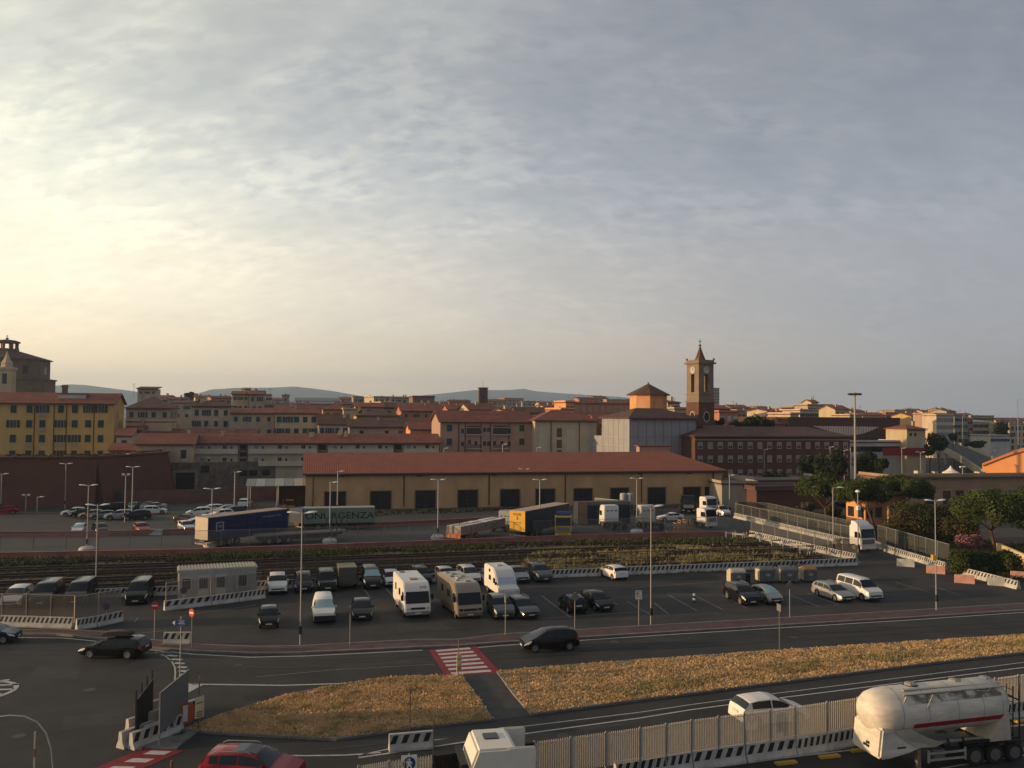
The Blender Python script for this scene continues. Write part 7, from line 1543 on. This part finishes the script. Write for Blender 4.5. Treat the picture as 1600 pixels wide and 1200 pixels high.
# container, toilets, tanks
t = thing('container', 'dark blue shipping container with a tan end behind the tractor cabs', 'container', tuple(P(903, 820)), R(14)); slab(t, 'box', 0, 9.0, 0, 2.4, .1, 3.6, mat('container_navy', (.03, .035, .05), .6, .2, 1)); slab(t, 'door_frame', -.05, 1.6, -.04, -.003, .1, 3.7, mat('tan_door', (.22, .15, .10), .8, .2, 1)); slab(t, 'top_edge', 1.7, 9, -.05, -.003, 3.1, 3.6, mat('grey_ribbed', (.16, .14, .11), .8, .2, 1))
for i, (px, py) in enumerate([(976, 812)]):
    t = thing('portable_toilet', 'bright red portable toilet cabin beside the loading fence', 'toilet cabin', tuple(P(px, py)), R(14)); slab(t, 'cabin', -.6, .6, -.6, .6, 0, 2.2, mat('toilet_red', (.32, .03, .03), .6, .1, 1), .05); slab(t, 'roof', -.65, .65, -.65, .65, 2.203, 2.38, mat('toilet_roof', (.35, .14, .12), .6, .1, 1), .05); slab(t, 'door', -.4, .4, -.64, -.605, .1, 2.0, mat('toilet_red', (0, 0, 0)))
for i, px in enumerate((974, 984)):
    p = P(px, 800); t = thing('water_tank', ['left one of two white round tanks before the warehouse', 'right one of two white round tanks before the warehouse'][i], 'tank', tuple(p)); MB().lathe([(.6, 1.6), (.65, 1.7), (.65, 3.3), (.5, 3.45), (.1, 3.5)], 14).build('tank', mat('tank_white', (.38, .38, .36), .6, .1, 1), t, smooth=40); [slab(t, 'leg', a-.05, a+.05, b-.05, b+.05, 0, 1.6, dark_metal) for a in (-.4, .4) for b in (-.4, .4)]
# ---- open canopy shed with blue doors left of the warehouse
c0 = P(402, 800); cs = thing('canopy', 'open canopy shed with translucent ribbed roof left of the warehouse', 'canopy', tuple(c0), R(13.4)); Lc = 13.5
for i in range(11): o = MB().prism([(-.6, 5.0), (2.8, 6.05), (6.3, 5.0), (6.3, 5.08), (2.8, 6.13), (-.6, 5.08)], -Lc+2+.0, 0).build('roof_panel', mat('pale_sheet', (.33, .33, .31) if i % 2 else (.33, .33, .31), .5, .15, 1), None) if False else None
for i in range(9):
    for k, (ya, za, yb, zb) in enumerate(((-.8, 4.7, 2.8, 5.75), (2.8, 5.75, 6.4, 4.7))):
        x0 = -2+i*1.65; m_ = mat('sheet_pale', (.34, .34, .31), .5, .12, 1) if i % 2 else mat('sheet_dim', (.22, .225, .21), .5, .12, 1)
        MB().add([(x0, ya, za), (x0+1.6, ya, za), (x0+1.6, yb, zb), (x0, yb, zb), (x0, ya, za-.06), (x0+1.6, ya, za-.06), (x0+1.6, yb, zb-.06), (x0, yb, zb-.06)], [(0, 1, 2, 3), (4, 7, 6, 5), (0, 4, 5, 1), (1, 5, 6, 2), (2, 6, 7, 3), (3, 7, 4, 0)]).build('roof_panel', m_, cs)
for x in (-1.6, 3.4, 8.4, 12.4):
    for y in (-.6, 6.2): MB().tube([(x, y, 0), (x, y, 4.65)], .10, 6).build('post', metal, cs)
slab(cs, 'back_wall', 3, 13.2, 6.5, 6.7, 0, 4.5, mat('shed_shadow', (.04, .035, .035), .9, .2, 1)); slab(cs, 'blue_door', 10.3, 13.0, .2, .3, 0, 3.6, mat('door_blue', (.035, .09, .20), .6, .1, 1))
t = thing('forklift', 'small yellow forklift parked under the canopy shed', 'forklift', tuple(P(452, 800)), R(200)); slab(t, 'body', -.9, .9, -.5, .5, .3, 1.1, ywm, .08); slab(t, 'mast', .95, 1.1, -.45, .45, .1, 2.3, dark_metal); [wheel(t, x, y, .28, .2) for x in (-.6, .6) for y in (-.5, .5)]; [slab(t, 'cage_post', x-.04, x+.04, y-.04, y+.04, 1.1, 2.1, dark_metal) for x in (-.6, .5) for y in (-.4, .4)]; slab(t, 'cage_roof', -.7, .6, -.5, .5, 2.103, 2.17, ywm)
t = thing('lattice_crate', 'rusty orange lattice crate standing beside the canopy posts', 'crate', tuple(P(399, 797)), R(20)); [slab(t, 'bar', -.7+i*.25, -.62+i*.25, -.4, -.33, 0, 1.5, mat('rust_orange', (.22, .11, .03), .8, .2, 2)) for i in range(6)]; [slab(t, 'crossbar', -.7, .65, -.43, -.403, z, z+.08, MATS['rust_orange']) for z in (.3, .8, 1.3)]

# ---- silo tanker in the foreground
TA = R(14.0); tk = thing('silo_trailer', 'white silo tank trailer with a red stripe parked on the foreground lane', 'tank trailer', tuple(P(1430, 1200)), TA)
tk.location = P(1467, 1186); tk.scale = (1, 1, .945)
tcm = bpy.data.materials.new('tank_cream'); tcm.use_nodes = True; MATS['tank_cream'] = tcm
_m = mat('tank_cream2', (.58, .53, .45), .52, .25, 1.1, spec=.4, detail=8, stretch=(.5, 1, 2)); tcm = _m
dirt = mat('tank_dirt', (.20, .17, .13), .6, .3, 1.6, detail=10, col2=(.50, .46, .39), c2pos=(.44, .58))
def sect(x, z, rr, sq=1.0): return [(x, rr*math.cos(a)*1.0, z+rr*math.sin(a)*sq) for a in np.linspace(0, 2*math.pi, 28, endpoint=False)]
rings = [(-4.45, 2.95, .10, 1), (-4.42, 2.93, .45, 1), (-4.25, 2.90, .85, 1), (-3.95, 2.87, 1.08, 1), (-3.5, 2.85, 1.20, 1), (-3.0, 2.85, 1.24, 1), (2.9, 2.95, 1.24, 1), (3.3, 2.98, 1.15, 1), (3.6, 3.0, .85, 1), (3.75, 3.0, .4, 1), (3.78, 3.0, .08, 1)]
b = MB(); vs = [p_ for r_ in rings for p_ in sect(*r_)]; n = 28; fs = []
for i in range(len(rings)-1):
    for j in range(n): a, c = i*n+j, i*n+(j+1) % n; fs.append((a, a+n, c+n, c))
fs += [tuple(range(n)), tuple((len(rings)-1)*n+j for j in reversed(range(n)))]
b.add(vs, fs)
tank = b.build('tank', tcm, tk, smooth=50)
# red stripe, dark seams
def arc_band(x0, x1, a0, a1, rr, m, name, zc0=2.85, zc1=2.95, k=5):
    q = MB(); vv = []
    for x in (x0, x1):
        zc_ = zc0+(zc1-zc0)*(x+3)/5.9
        for a in np.linspace(R(a0), R(a1), k): vv.append((x, rr*math.cos(a), zc_+rr*math.sin(a)))
    q.add(vv, [(i, i+k, i+k+1, i+1) for i in range(k-1)]); return q.build(name, m, tk, smooth=60)
arc_band(-2.2, 2.9, -102, -90+2-100+90, 1.25, sg_red, 'x') if False else None
arc_band(-2.4, 2.95, 180+17, 180+30, 1.252, mat('tanker_red', (.30, .022, .02), .5, .1, 2), 'red_stripe')
for x in (-3.02, -1.55, .2, 1.7, 2.85): arc_band(x, x+.03, 80, 265, 1.25, mat('seam', (.30, .28, .24), .7, 0), 'weld_seam', k=16)
arc_band(-2.7, 2.95, 128, 150, 1.254, dirt, 'dirt_band', k=6); 
# front skirt and side wing plates
MB().prism([(-4.2, 2.35), (-4.38, .85), (-4.2, .75), (-3.6, .78), (-2.6, .95), (-1.6, 1.25), (-1.4, 1.65), (-2.9, 1.95), (-3.4, 2.3)], -1.1, 1.1).build('front_skirt', tcm, tk, bevel=.12, smooth=50)
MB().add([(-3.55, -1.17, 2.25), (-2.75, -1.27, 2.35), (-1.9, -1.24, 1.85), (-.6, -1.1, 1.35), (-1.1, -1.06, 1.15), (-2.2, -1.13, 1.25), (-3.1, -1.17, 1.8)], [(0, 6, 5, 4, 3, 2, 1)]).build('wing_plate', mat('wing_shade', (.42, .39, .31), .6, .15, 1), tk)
MB().prism([(2.0, 1.2), (3.2, 2.9), (3.35, 1.2)], -1.22, 1.22).build('rear_skirt', mat('rear_plate', (.45, .39, .31), .7, .2, 1), tk, bevel=.02)
for k, (dx, dz) in enumerate(((0, 0), (.0, .22), (.22, .02))): slab(tk, 'front_vent', -4.40, -4.36, -.3+dx, -.12+dx, 1.15+dz*.8, 1.27+dz*.8, black_pl)
slab(tk, 'side_plate', -3.35, -2.85, -1.12, -1.103, 1.28, 1.36, dark_metal)
slab(tk, 'chassis', -3.3, 4.2, -.45, .45, .95, 1.18, dark_metal)
for x in (1.15, 2.35, 3.55):
    for s_ in (-1, 1): wheel(tk, x, s_*1.05, .52, .36, mat('dusty_rim', (.12, .115, .11), .6, .1, 3))
    slab(tk, 'axle', x-.06, x+.06, -.87, .87, .46, .58, dark_metal)
    slab(tk, 'mudguard', x-.55, x+.55, -1.25, -.9, 1.08, 1.13, black_pl, .02)
dg = mat('dusty_frame', (.30, .28, .24), .7, .25, 2)
slab(tk, 'side_guard', -1.5, .55, -1.18, -1.10, .82, .92, dg); slab(tk, 'side_guard', -1.5, .55, -1.18, -1.10, .48, .58, dg); slab(tk, 'side_guard', -1.6, -1.503, -1.18, -1.10, .40, 1.05, dg); slab(tk, 'side_guard', .553, .65, -1.18, -1.10, .40, 1.05, dg)
for s_ in (-1, 1): slab(tk, 'landing_leg', -2.05, -1.85, min(s_*.75, s_*.95), max(s_*.75, s_*.95), .08, 1.1, mat('worn_leg', (.20, .17, .13), .8, .35, 4)); slab(tk, 'leg_foot', -2.15, -1.75, min(s_*.7, s_*1.0), max(s_*.7, s_*1.0), 0, .077, dark_metal)
slab(tk, 'leg_brace', -2.0, -1.9, -.75, .75, .72, .84, dg); slab(tk, 'valve_box', -.4, .5, -.9, -.5, .62, 1.1, dark_metal, .03); slab(tk, 'hose_tray', .6, 3.9, -1.2, -1.0, 1.2, 1.32, black_pl, .03)
slab(tk, 'walkway', -2.5, 3.3, -.55, -.35, 4.0, 4.06, dg); MB().tube([(-2.7, -.78, 3.88), (3.4, -.85, 3.95)], .035, 6).build('handrail', dg, tk); MB().tube([(-2.9, -1.0, 3.5), (-2.6, -.85, 3.8)], .05, 6).build('bracket', white_p, tk)
for x in (-1.6, 1.1, 3.0):
    h_ = MB().lathe([(.30, 0), (.30, .12), (.24, .16)], 14).build('manhole', dg, tk, loc=(x, .1, 4.05), smooth=40); MB().lathe([(.40, .03), (.40, .06), (.36, .06)], 14).build('hatch_ring', dark_metal, h_)
    for a in range(3): MB().tube([(.3*math.cos(a*2.1), .3*math.sin(a*2.1), .1), (.44*math.cos(a*2.1), .44*math.sin(a*2.1), .22)], .02, 4).build('clamp', dark_metal, h_)
q = MB(); q.tube([(3.9, -.75, .75), (3.92, -.75, 3.9)], .03, 5); q.tube([(3.9, -.35, .75), (3.92, -.35, 3.9)], .03, 5)
q.build('ladder_rail', dark_metal, tk)
for k in range(9): slab(tk, 'ladder_rung', 3.88, 3.92, -.73, -.37, .95+k*.34, .98+k*.34, dark_metal)
for s_ in (-1.05, 1.05): slab(tk, 'rear_mast', 3.98, 4.04, s_-.03, s_+.03, .7, 4.1, dark_metal)
slab(tk, 'rear_bar', 3.98, 4.05, -1.02, 1.02, 3.2, 3.26, dark_metal); slab(tk, 'rear_bumper', 4.1, 4.2, -1.15, 1.15, .5, .66, dg)

for i_ in range(3): MB().tube([(-1.2+i_*.9, -.95, 1.5), (-1.1+i_*.9, -1.0, 1.15), (-.7+i_*.9, -1.0, 1.05)], .06, 6).build('discharge_pipe', dark_metal, tk)
MB().tube([(-1.8, -.72, 1.25), (3.2, -.72, 1.22)], .09, 8).build('manifold_pipe', dg, tk)
MB().tube([(-1.7, -1.22, 3.25), (-1.5, -1.18, 3.55), (-1.1, -.95, 3.85)], .035, 5).build('air_line', dg, tk); MB().tube([(1.6, -.9, 3.85), (2.2, -.95, 3.8), (2.6, -.75, 3.95)], .045, 5).build('air_line', dg, tk)
slab(tk, 'tool_box', -1.25, -.55, -1.12, -.7, .55, 1.0, mat('tool_box_grey', (.12, .115, .10), .7, .2, 2), .03); slab(tk, 'rear_panel', 3.35, 3.45, -.9, .9, 1.25, 2.0, dg)
# ---- bins, cabin
bin_m = mat('bin_steel', (.14, .145, .15), .55, .25, 2, metal=.3); bin_lit = mat('bin_side_sunlit', (.46, .38, .26), .7, .2, 2)  # sunward side of each bin: warm sunlight put into a paler colour
for i, (px, py, W2_, lid, lab) in enumerate([(1151, 912, 1.5, mat('bin_lid_white', (.42, .40, .36), .6, .15, 2), 'first steel street bin from the left with a pale lid'), (1196, 909, 1.55, bin_m, 'second steel street bin with a grey peaked lid'), (1230, 909, 1.8, bin_m, 'third steel street bin, widest with an all grey body'), (1263, 908, 1.4, mat('bin_lid_brown', (.26, .15, .07), .8, .2, 2), 'fourth street bin with a rusty brown lid')]):
    t = thing('street_bin', lab, 'bin', tuple(P(px, py)), R(8), 'large street bins'); w = W2_/2
    MB().prism([(-w, .12), (-w*1.04, 1.2), (w*1.04, 1.2), (w, .12)], -.6, .6).build('body', bin_m, t, bevel=.04)
    MB().prism([(-.66, 1.21), (-.62, 1.38), (-.1, 1.62), (.1, 1.62), (.62, 1.38), (.66, 1.21)], -w*1.06, w*1.06, axis='x').build('lid', lid, t, bevel=.03)
    slab(t, 'side_frame', -w*1.04-.12, -w*1.04-.02, -.55, .55, .2, 1.4, bin_lit, .03)
    for k in (-1, 0, 1): slab(t, 'rib', k*w*.6-.04, k*w*.6+.04, -.64, -.603, .2, 1.1, bin_m)
    o = slab(t, 'sticker', -.25, .25, -.66, -.645, .7, .95, mat('sticker_pale', (.3, .3, .3), .7, .3, 8))
    for s_ in (-1, 1):
        for y in (-.45, .45): MB().lathe([(.12, -.04), (.12, .04)], 10).build('caster', black_pl, t, loc=(s_*w*.8, y, .12)).rotation_euler = (R(90), 0, 0)
t = thing('wheelie_bin', 'small black wheelie bin between the first and second street bins', 'bin', tuple(P(1167, 911)), R(10)); slab(t, 'body', -.28, .28, -.3, .3, .05, .95, black_pl, .04); slab(t, 'lid', -.31, .31, -.34, .32, .953, 1.03, black_pl, .02)
cab_m = rows_mat('cabin_panel', (.34, .335, .32), .25, 'X', var=.06, depth=.25)
cA, cB = P(278, 942), P(400, 933.5); oc_ = thing('office_cabin', 'grey prefabricated office cabin with ribbed cream roof edge behind the barriers', 'cabin', tuple(cA), math.atan2((cB-cA).y, (cB-cA).x)); Lc = (cB-cA).length
slab(oc_, 'wall', 0, Lc, 0, 2.5, .05, 2.75, cab_m); slab(oc_, 'roof', -.1, Lc+.1, -.1, 2.6, 2.753, 2.95, mat('cabin_roof', (.34, .33, .28), .6, .1, 1))
for i in range(24): slab(oc_, 'roof_rib', i*Lc/24, i*Lc/24+.12, -.12, 2.6, 2.953, 3.03, mat('rib_cream', (.44, .41, .32), .7, .1, 1))
for u, k in ((.10, 'w'), (.315, 'd'), (.535, 'd'), (.82, 'w')):
    x = u*Lc; z0_, z1_ = (1.1, 2.3)
    if k == 'd': slab(oc_, 'door', x-.48, x+.48, -.04, -.003, .1, 2.35, whitew)
    f = slab(oc_, 'window_frame', x-.5+.06*(k == 'd'), x+.5-.06*(k == 'd'), -.09, -.043 if k == 'd' else -.003, z0_, z1_, white_p); slab(f, 'pane', x-.38, x+.38, -.10, -.092, z0_+.1, z1_-.1, dark_glass)
    for j in range(5): slab(f, 'bar', x-.34+j*.16, x-.31+j*.16, -.125, -.105, z0_+.08, z1_-.08, mat('bar_grey', (.28, .28, .27), .6, 0))
for x in (.0, Lc*.43, Lc*.68): MB().tube([(x+.1, -.07, .1), (x+.1, -.07, 2.7)], .03, 5).build('downpipe', white_p, oc_)
# ================================================================ trees and plants
bark = mat('pine_bark', (.10, .062, .042), .95, .3, 3, bump=.3); bark_d = mat('dark_bark', (.05, .038, .028), .95, .3, 3)
def leafmat(name, a, b, sc=.6): return mat(name, a, .85, .3, sc, col2=b, detail=4, spec=.15, c2pos=(.38, .66))
pine_g = leafmat('pine_needles', (.042, .062, .018), (.090, .110, .030), .5); dk_g = leafmat('dark_foliage', (.020, .028, .012), (.045, .055, .020), .5); br_g = leafmat('brown_foliage', (.050, .045, .018), (.085, .070, .028), .6); hd_g = leafmat('hedge_foliage', (.030, .045, .013), (.065, .080, .022), .8)
ol_g = leafmat('oleander_foliage', (.05, .065, .03), (.09, .10, .05), .8); fl_p = mat('pink_flowers', (.07, .07, .035), .8, .3, 5, col2=(.36, .13, .16), c2pos=(.44, .54)); fl_r = mat('red_flowers', (.30, .05, .04), .8, .3, 3); fl_w = mat('white_flowers', (.5, .45, .38), .8, .2, 3)
def leaves(blobs, n, size, seed, flat=.35, shell=.55):
    """leaf-sized quads scattered through ellipsoid clumps (cx,cy,cz,rx,ry,rz)"""
    rs = np.random.RandomState(seed); bl = np.array(blobs, float); vol = np.prod(bl[:, 3:], axis=1)**.67; idx = rs.choice(len(bl), n, p=vol/vol.sum()); B = bl[idx]
    d = rs.normal(size=(n, 3)); d /= np.linalg.norm(d, axis=1)[:, None]; rad = rs.uniform(shell, 1.0, n)**.6; c = B[:, :3]+d*B[:, 3:]*rad[:, None]*(1+rs.normal(0, .06, n))[:, None]
    nrm = d+rs.normal(0, .55, (n, 3)); nrm[:, 2] += flat; nrm /= np.linalg.norm(nrm, axis=1)[:, None]
    t = np.cross(nrm, rs.normal(size=(n, 3))); t /= np.linalg.norm(t, axis=1)[:, None]; u = np.cross(nrm, t); s = size*rs.uniform(.5, 1.35, n)[:, None]
    q = np.stack([c-t*s-u*s*.55, c+t*s-u*s*.7, c+t*s*.8+u*s*.6, c-t*s*.7+u*s*.8], 1); return q.reshape(-1, 3)
def core(blobs, m, parent, f=.72):
    b = MB()
    for (x, y, z, rx, ry, rz) in blobs:
        o = len(b.v); k = 8; prof = [(-1, .05), (-.7, .7), (0, 1), (.7, .7), (1, .05)]
        vs = [(x+rx*f*r_*math.cos(2*math.pi*j/k), y+ry*f*r_*math.sin(2*math.pi*j/k), z+rz*f*h) for h, r_ in prof for j in range(k)]
        fs = [(i*k+j, i*k+(j+1) % k, (i+1)*k+(j+1) % k, (i+1)*k+j) for i in range(4) for j in range(k)]+[tuple(reversed(range(k))), tuple(4*k+j for j in range(k))]; b.add(vs, fs)
    return b
def tree(name, label, px, py, x0, x1, ytop, ybot, m, n, seed, kind='round', cat='tree', group=None, Y=None, trunk=True, size=None, bm_=None, depth=None, lean=0):
    """stands at picture foot (px,py); crown spans columns x0..x1 and rows ytop..ybot"""
    p = P(px, py) if Y is None else Vector((*PY(px, py, Y).xy, 0)); D = p.y; sc = D/F; w = (x1-x0)*sc/2; cx = ((x0+x1)/2-px)*sc; zt = zat(p, ytop); zb = max(0.05, zat(p, ybot)) if ybot < 2000 else .05
    t = thing(name, label, cat, tuple(p), 0, group); rs = random.Random(seed); dp = depth or w*.85; blobs = []; hh = (zt-zb)/2; cz = (zt+zb)/2
    nb = 20 if n > 3000 else 12
    for i in range(nb):
        a = rs.uniform(0, 6.283); r_ = math.sqrt(rs.random())*(.76 if kind == 'pine' else .68)
        if kind == 'pine': bx, by = cx+w*r_*math.cos(a), dp*r_*math.sin(a); bz = cz+hh*(.40-.62*(r_/.76)**2)+rs.uniform(-.15, .08)*hh; blobs.append((bx, by, bz, w*rs.uniform(.30, .44), dp*rs.uniform(.30, .44), hh*rs.uniform(.46, .64)))
        elif kind == 'round': bz = cz+hh*rs.uniform(-.55, .5); k = math.sqrt(max(.1, 1-((bz-cz)/hh)**2)); blobs.append((cx+w*r_*k*math.cos(a), dp*r_*k*math.sin(a), bz, w*rs.uniform(.36, .52), dp*rs.uniform(.36, .52), hh*rs.uniform(.36, .55)))
        else: blobs.append((cx+w*rs.uniform(-.75, .75), dp*rs.uniform(-.6, .6), cz+hh*rs.uniform(-.5, .25), w*rs.uniform(.2, .32), dp*rs.uniform(.35, .5), hh*rs.uniform(.45, .7)))
    size = size or max(.09, D*.00085)
    o = put(mesh_np('crown', leaves(blobs, n, size, seed, .35, .45), 4, m), 'crown', t)
    if kind != 'hedge':
        pass
    if trunk:
        b = MB(); r0 = .24 if kind == 'pine' else .16; fk = zb+(hh*.55); top = Vector((cx*.6+lean, 0, fk*.62)); b.tube([(0, 0, 0), (top.x*.5, 0, top.z*.5), tuple(top)], r0, 7, r2=r0*.75)
        for i in range(7 if kind == 'pine' else 4):
            bb = blobs[i*2 % len(blobs)]; mid = top.lerp(Vector(bb[:3]), .55); mid.z -= .2; b.tube([tuple(top), tuple(mid), bb[:3]], r0*.5, 5, r2=r0*.2)
        b.build('trunk', bm_ or bark, t, smooth=60)
    return t
tree('umbrella_pine', 'left umbrella pine with a flat green crown behind the curved lamp', 1293, 826, 1240, 1334, 737, 788, pine_g, 20000, 11, 'pine')
tree('umbrella_pine', 'middle umbrella pine behind the white lorry', 1371, 836, 1302, 1396, 740, 792, pine_g, 20000, 12, 'pine')
tree('umbrella_pine', 'right hand umbrella pine of the central group with a wide flat crown', 1406, 826, 1346, 1454, 736, 782, pine_g, 20000, 13, 'pine')
tree('umbrella_pine', 'large umbrella pine at the right edge in front of the harbour building', 1556, 862, 1472, 1616, 760, 828, pine_g, 30000, 14, 'pine')
tree('umbrella_pine', 'umbrella pine cut off by the right picture edge', 1615, 852, 1560, 1690, 755, 830, pine_g, 18000, 15, 'pine')
tree('shrub', 'wide olive brown shrub mass between the pines and the tall right lamp', 1420, 846, 1374, 1470, 778, 846, br_g, 9000, 21, 'round', 'shrub', trunk=False)
tree('shrub', 'dark bushy tree with several stems right of the olive shrub', 1455, 850, 1428, 1496, 780, 846, dk_g, 7000, 22, 'round', 'shrub', bm_=bark_d)
tree('shrub', 'olive coloured shrub under the left of the big right pine', 1505, 858, 1470, 1530, 800, 850, br_g, 6000, 23, 'round', 'shrub', trunk=False)
tree('hedge', 'dense dark green hedge above the sunlit barriers at right', 1534, 898, 1482, 1592, 850, 898, hd_g, 22000, 24, 'hedge', 'hedge', trunk=False, depth=1.5)
tree('flower_bush', 'pink flowering bush growing above the dark hedge', 1516, 872, 1492, 1540, 833, 856, fl_p, 3800, 25, 'round', 'bush', trunk=False, depth=1.0, size=.10)
tree('flower_bush', 'pale flowering oleander left of the pines', 1260, 806, 1240, 1276, 782, 800, ol_g, 3000, 26, 'round', 'bush', trunk=False)
tree('flower_bush', 'reddish shrub by the trunk of the left umbrella pine', 1302, 812, 1283, 1318, 788, 812, br_g, 3000, 27, 'round', 'bush', trunk=False)
tree('flower_bush', 'low red flowering shrubs along the bank behind the lorry', 1338, 830, 1310, 1368, 808, 826, fl_r, 1500, 28, 'hedge', 'bush', trunk=False, size=.12, depth=1.5)
tree('shrub', 'small bush growing against the fourth warehouse doorway', 811, 788, 804, 820, 764, 788, dk_g, 700, 29, 'round', 'shrub', trunk=False, depth=.8)
bank = PP([(1180, 800), (1290, 812), (1372, 838), (1430, 862), (1500, 884), (1560, 902), (1700, 930), (1700, 858), (1560, 850), (1450, 836), (1350, 812), (1250, 800), (1190, 794)])
sheet('grass_bank', bank, .02, mat('bank_soil', (.085, .075, .035), .95, .3, .5, world=True, col2=(.06, .065, .025)))
tag(tufts('bank_grass', bank, 16000, .15, .6, mat('bank_green', (.075, .085, .028), .9, .35, .4, world=True, col2=(.13, .11, .05)), .02, blades=3, w=.08, seed=44), 'tall green grass on the bank under the pines', 'grass')
# dark trees in the town
for i, (px, x0, x1, yt, yb, Y, n, lab) in enumerate([
    (1122, 1113, 1133, 649, 676, 236, 1400, 'small dark tree at the foot of the clock tower'), (1150, 1138, 1166, 655, 680, 238, 1800, 'dark tree left in the group behind the brick office building'), (1178, 1155, 1196, 646, 680, 240, 2600, 'tallest dark tree in the group behind the brick office building'), (1200, 1188, 1210, 654, 680, 240, 1600, 'dark tree right in the group behind the brick office building'),
    (1262, 1246, 1284, 708, 745, 190, 2600, 'dark round tree left in front of the brick office building'), (1285, 1268, 1302, 706, 748, 184, 2600, 'dark tree in the middle in front of the brick office building'), (1308, 1294, 1326, 697, 748, 188, 2600, 'dark tree right of the slim lamp in front of the brick office building'), (1350, 1330, 1372, 702, 745, 186, 2800, 'big dark tree right of the tall mast'), (1375, 1362, 1390, 712, 745, 184, 1800, 'dark bush like tree at the end of the brick hall'),
    (1468, 1447, 1484, 673, 706, 250, 2800, 'large dark round tree beside the overpass'), (1492, 1478, 1496, 676, 692, 300, 900, 'smaller dark tree beside the overpass'), (1452, 1444, 1462, 690, 712, 240, 1200, 'dark bush right of the square yellow house'), (1565, 1551, 1580, 656, 688, 420, 2200, 'dense dark tree mass between two far cream facades'), (1412, 1405, 1420, 676, 712, 250, 1200, 'narrow dark tree left of the square yellow house'), (1520, 1505, 1540, 687, 700, 330, 1200, 'low dark tree row beyond the overpass'),
    (1205, 1190, 1240, 735, 760, 178, 1200, 'low dark bush at the brick building foot'), (296, 288, 304, 611, 623, 500, 500, 'small dark tree against the sky among the roofs at left')]):
    tree('town_tree', lab, px, yb, x0, x1, yt, yb, dk_g, int(n*1.5), 60+i, 'round', Y=Y, trunk=Y < 330, bm_=bark_d)
# roof antennas
for i, (px, yt, yb, Y) in enumerate([(209, 599, 616, 300), (422, 606, 618, 380), (1146, 626, 636, 420), (1271, 619, 629, 372), (1420, 638, 646, 460), (704, 622, 632, 480), (905, 613, 626, 700), (1053, 621, 629, 270), (1344, 634, 645, 420), (1500, 640, 650, 430)]):
    a = PY(px, yb, Y); b = PY(px, yt, Y); t = thing('antenna', 'thin television antenna on the '+['roof left of the beige rooftop tower','roof with the pergola','skyline roof right of the clock tower','top of the cream terraced block','rust coloured block at right','roof left of the brick tower','far white house row','villa beside the drum','dark skyline roof right of the mast','far roof near the right edge'][i], 'antenna', tuple(a), group='roof antennas'); h = b.z-a.z
    MB().tube([(0, 0, -1), (0, 0, h)], .05, 4).build('mast', dark_metal, t); [MB().box(-.6+.1*k, .6-.1*k, -.03, .03, h-.2-.4*k, h-.14-.4*k).build('crossbar', dark_metal, t) for k in range(3)]
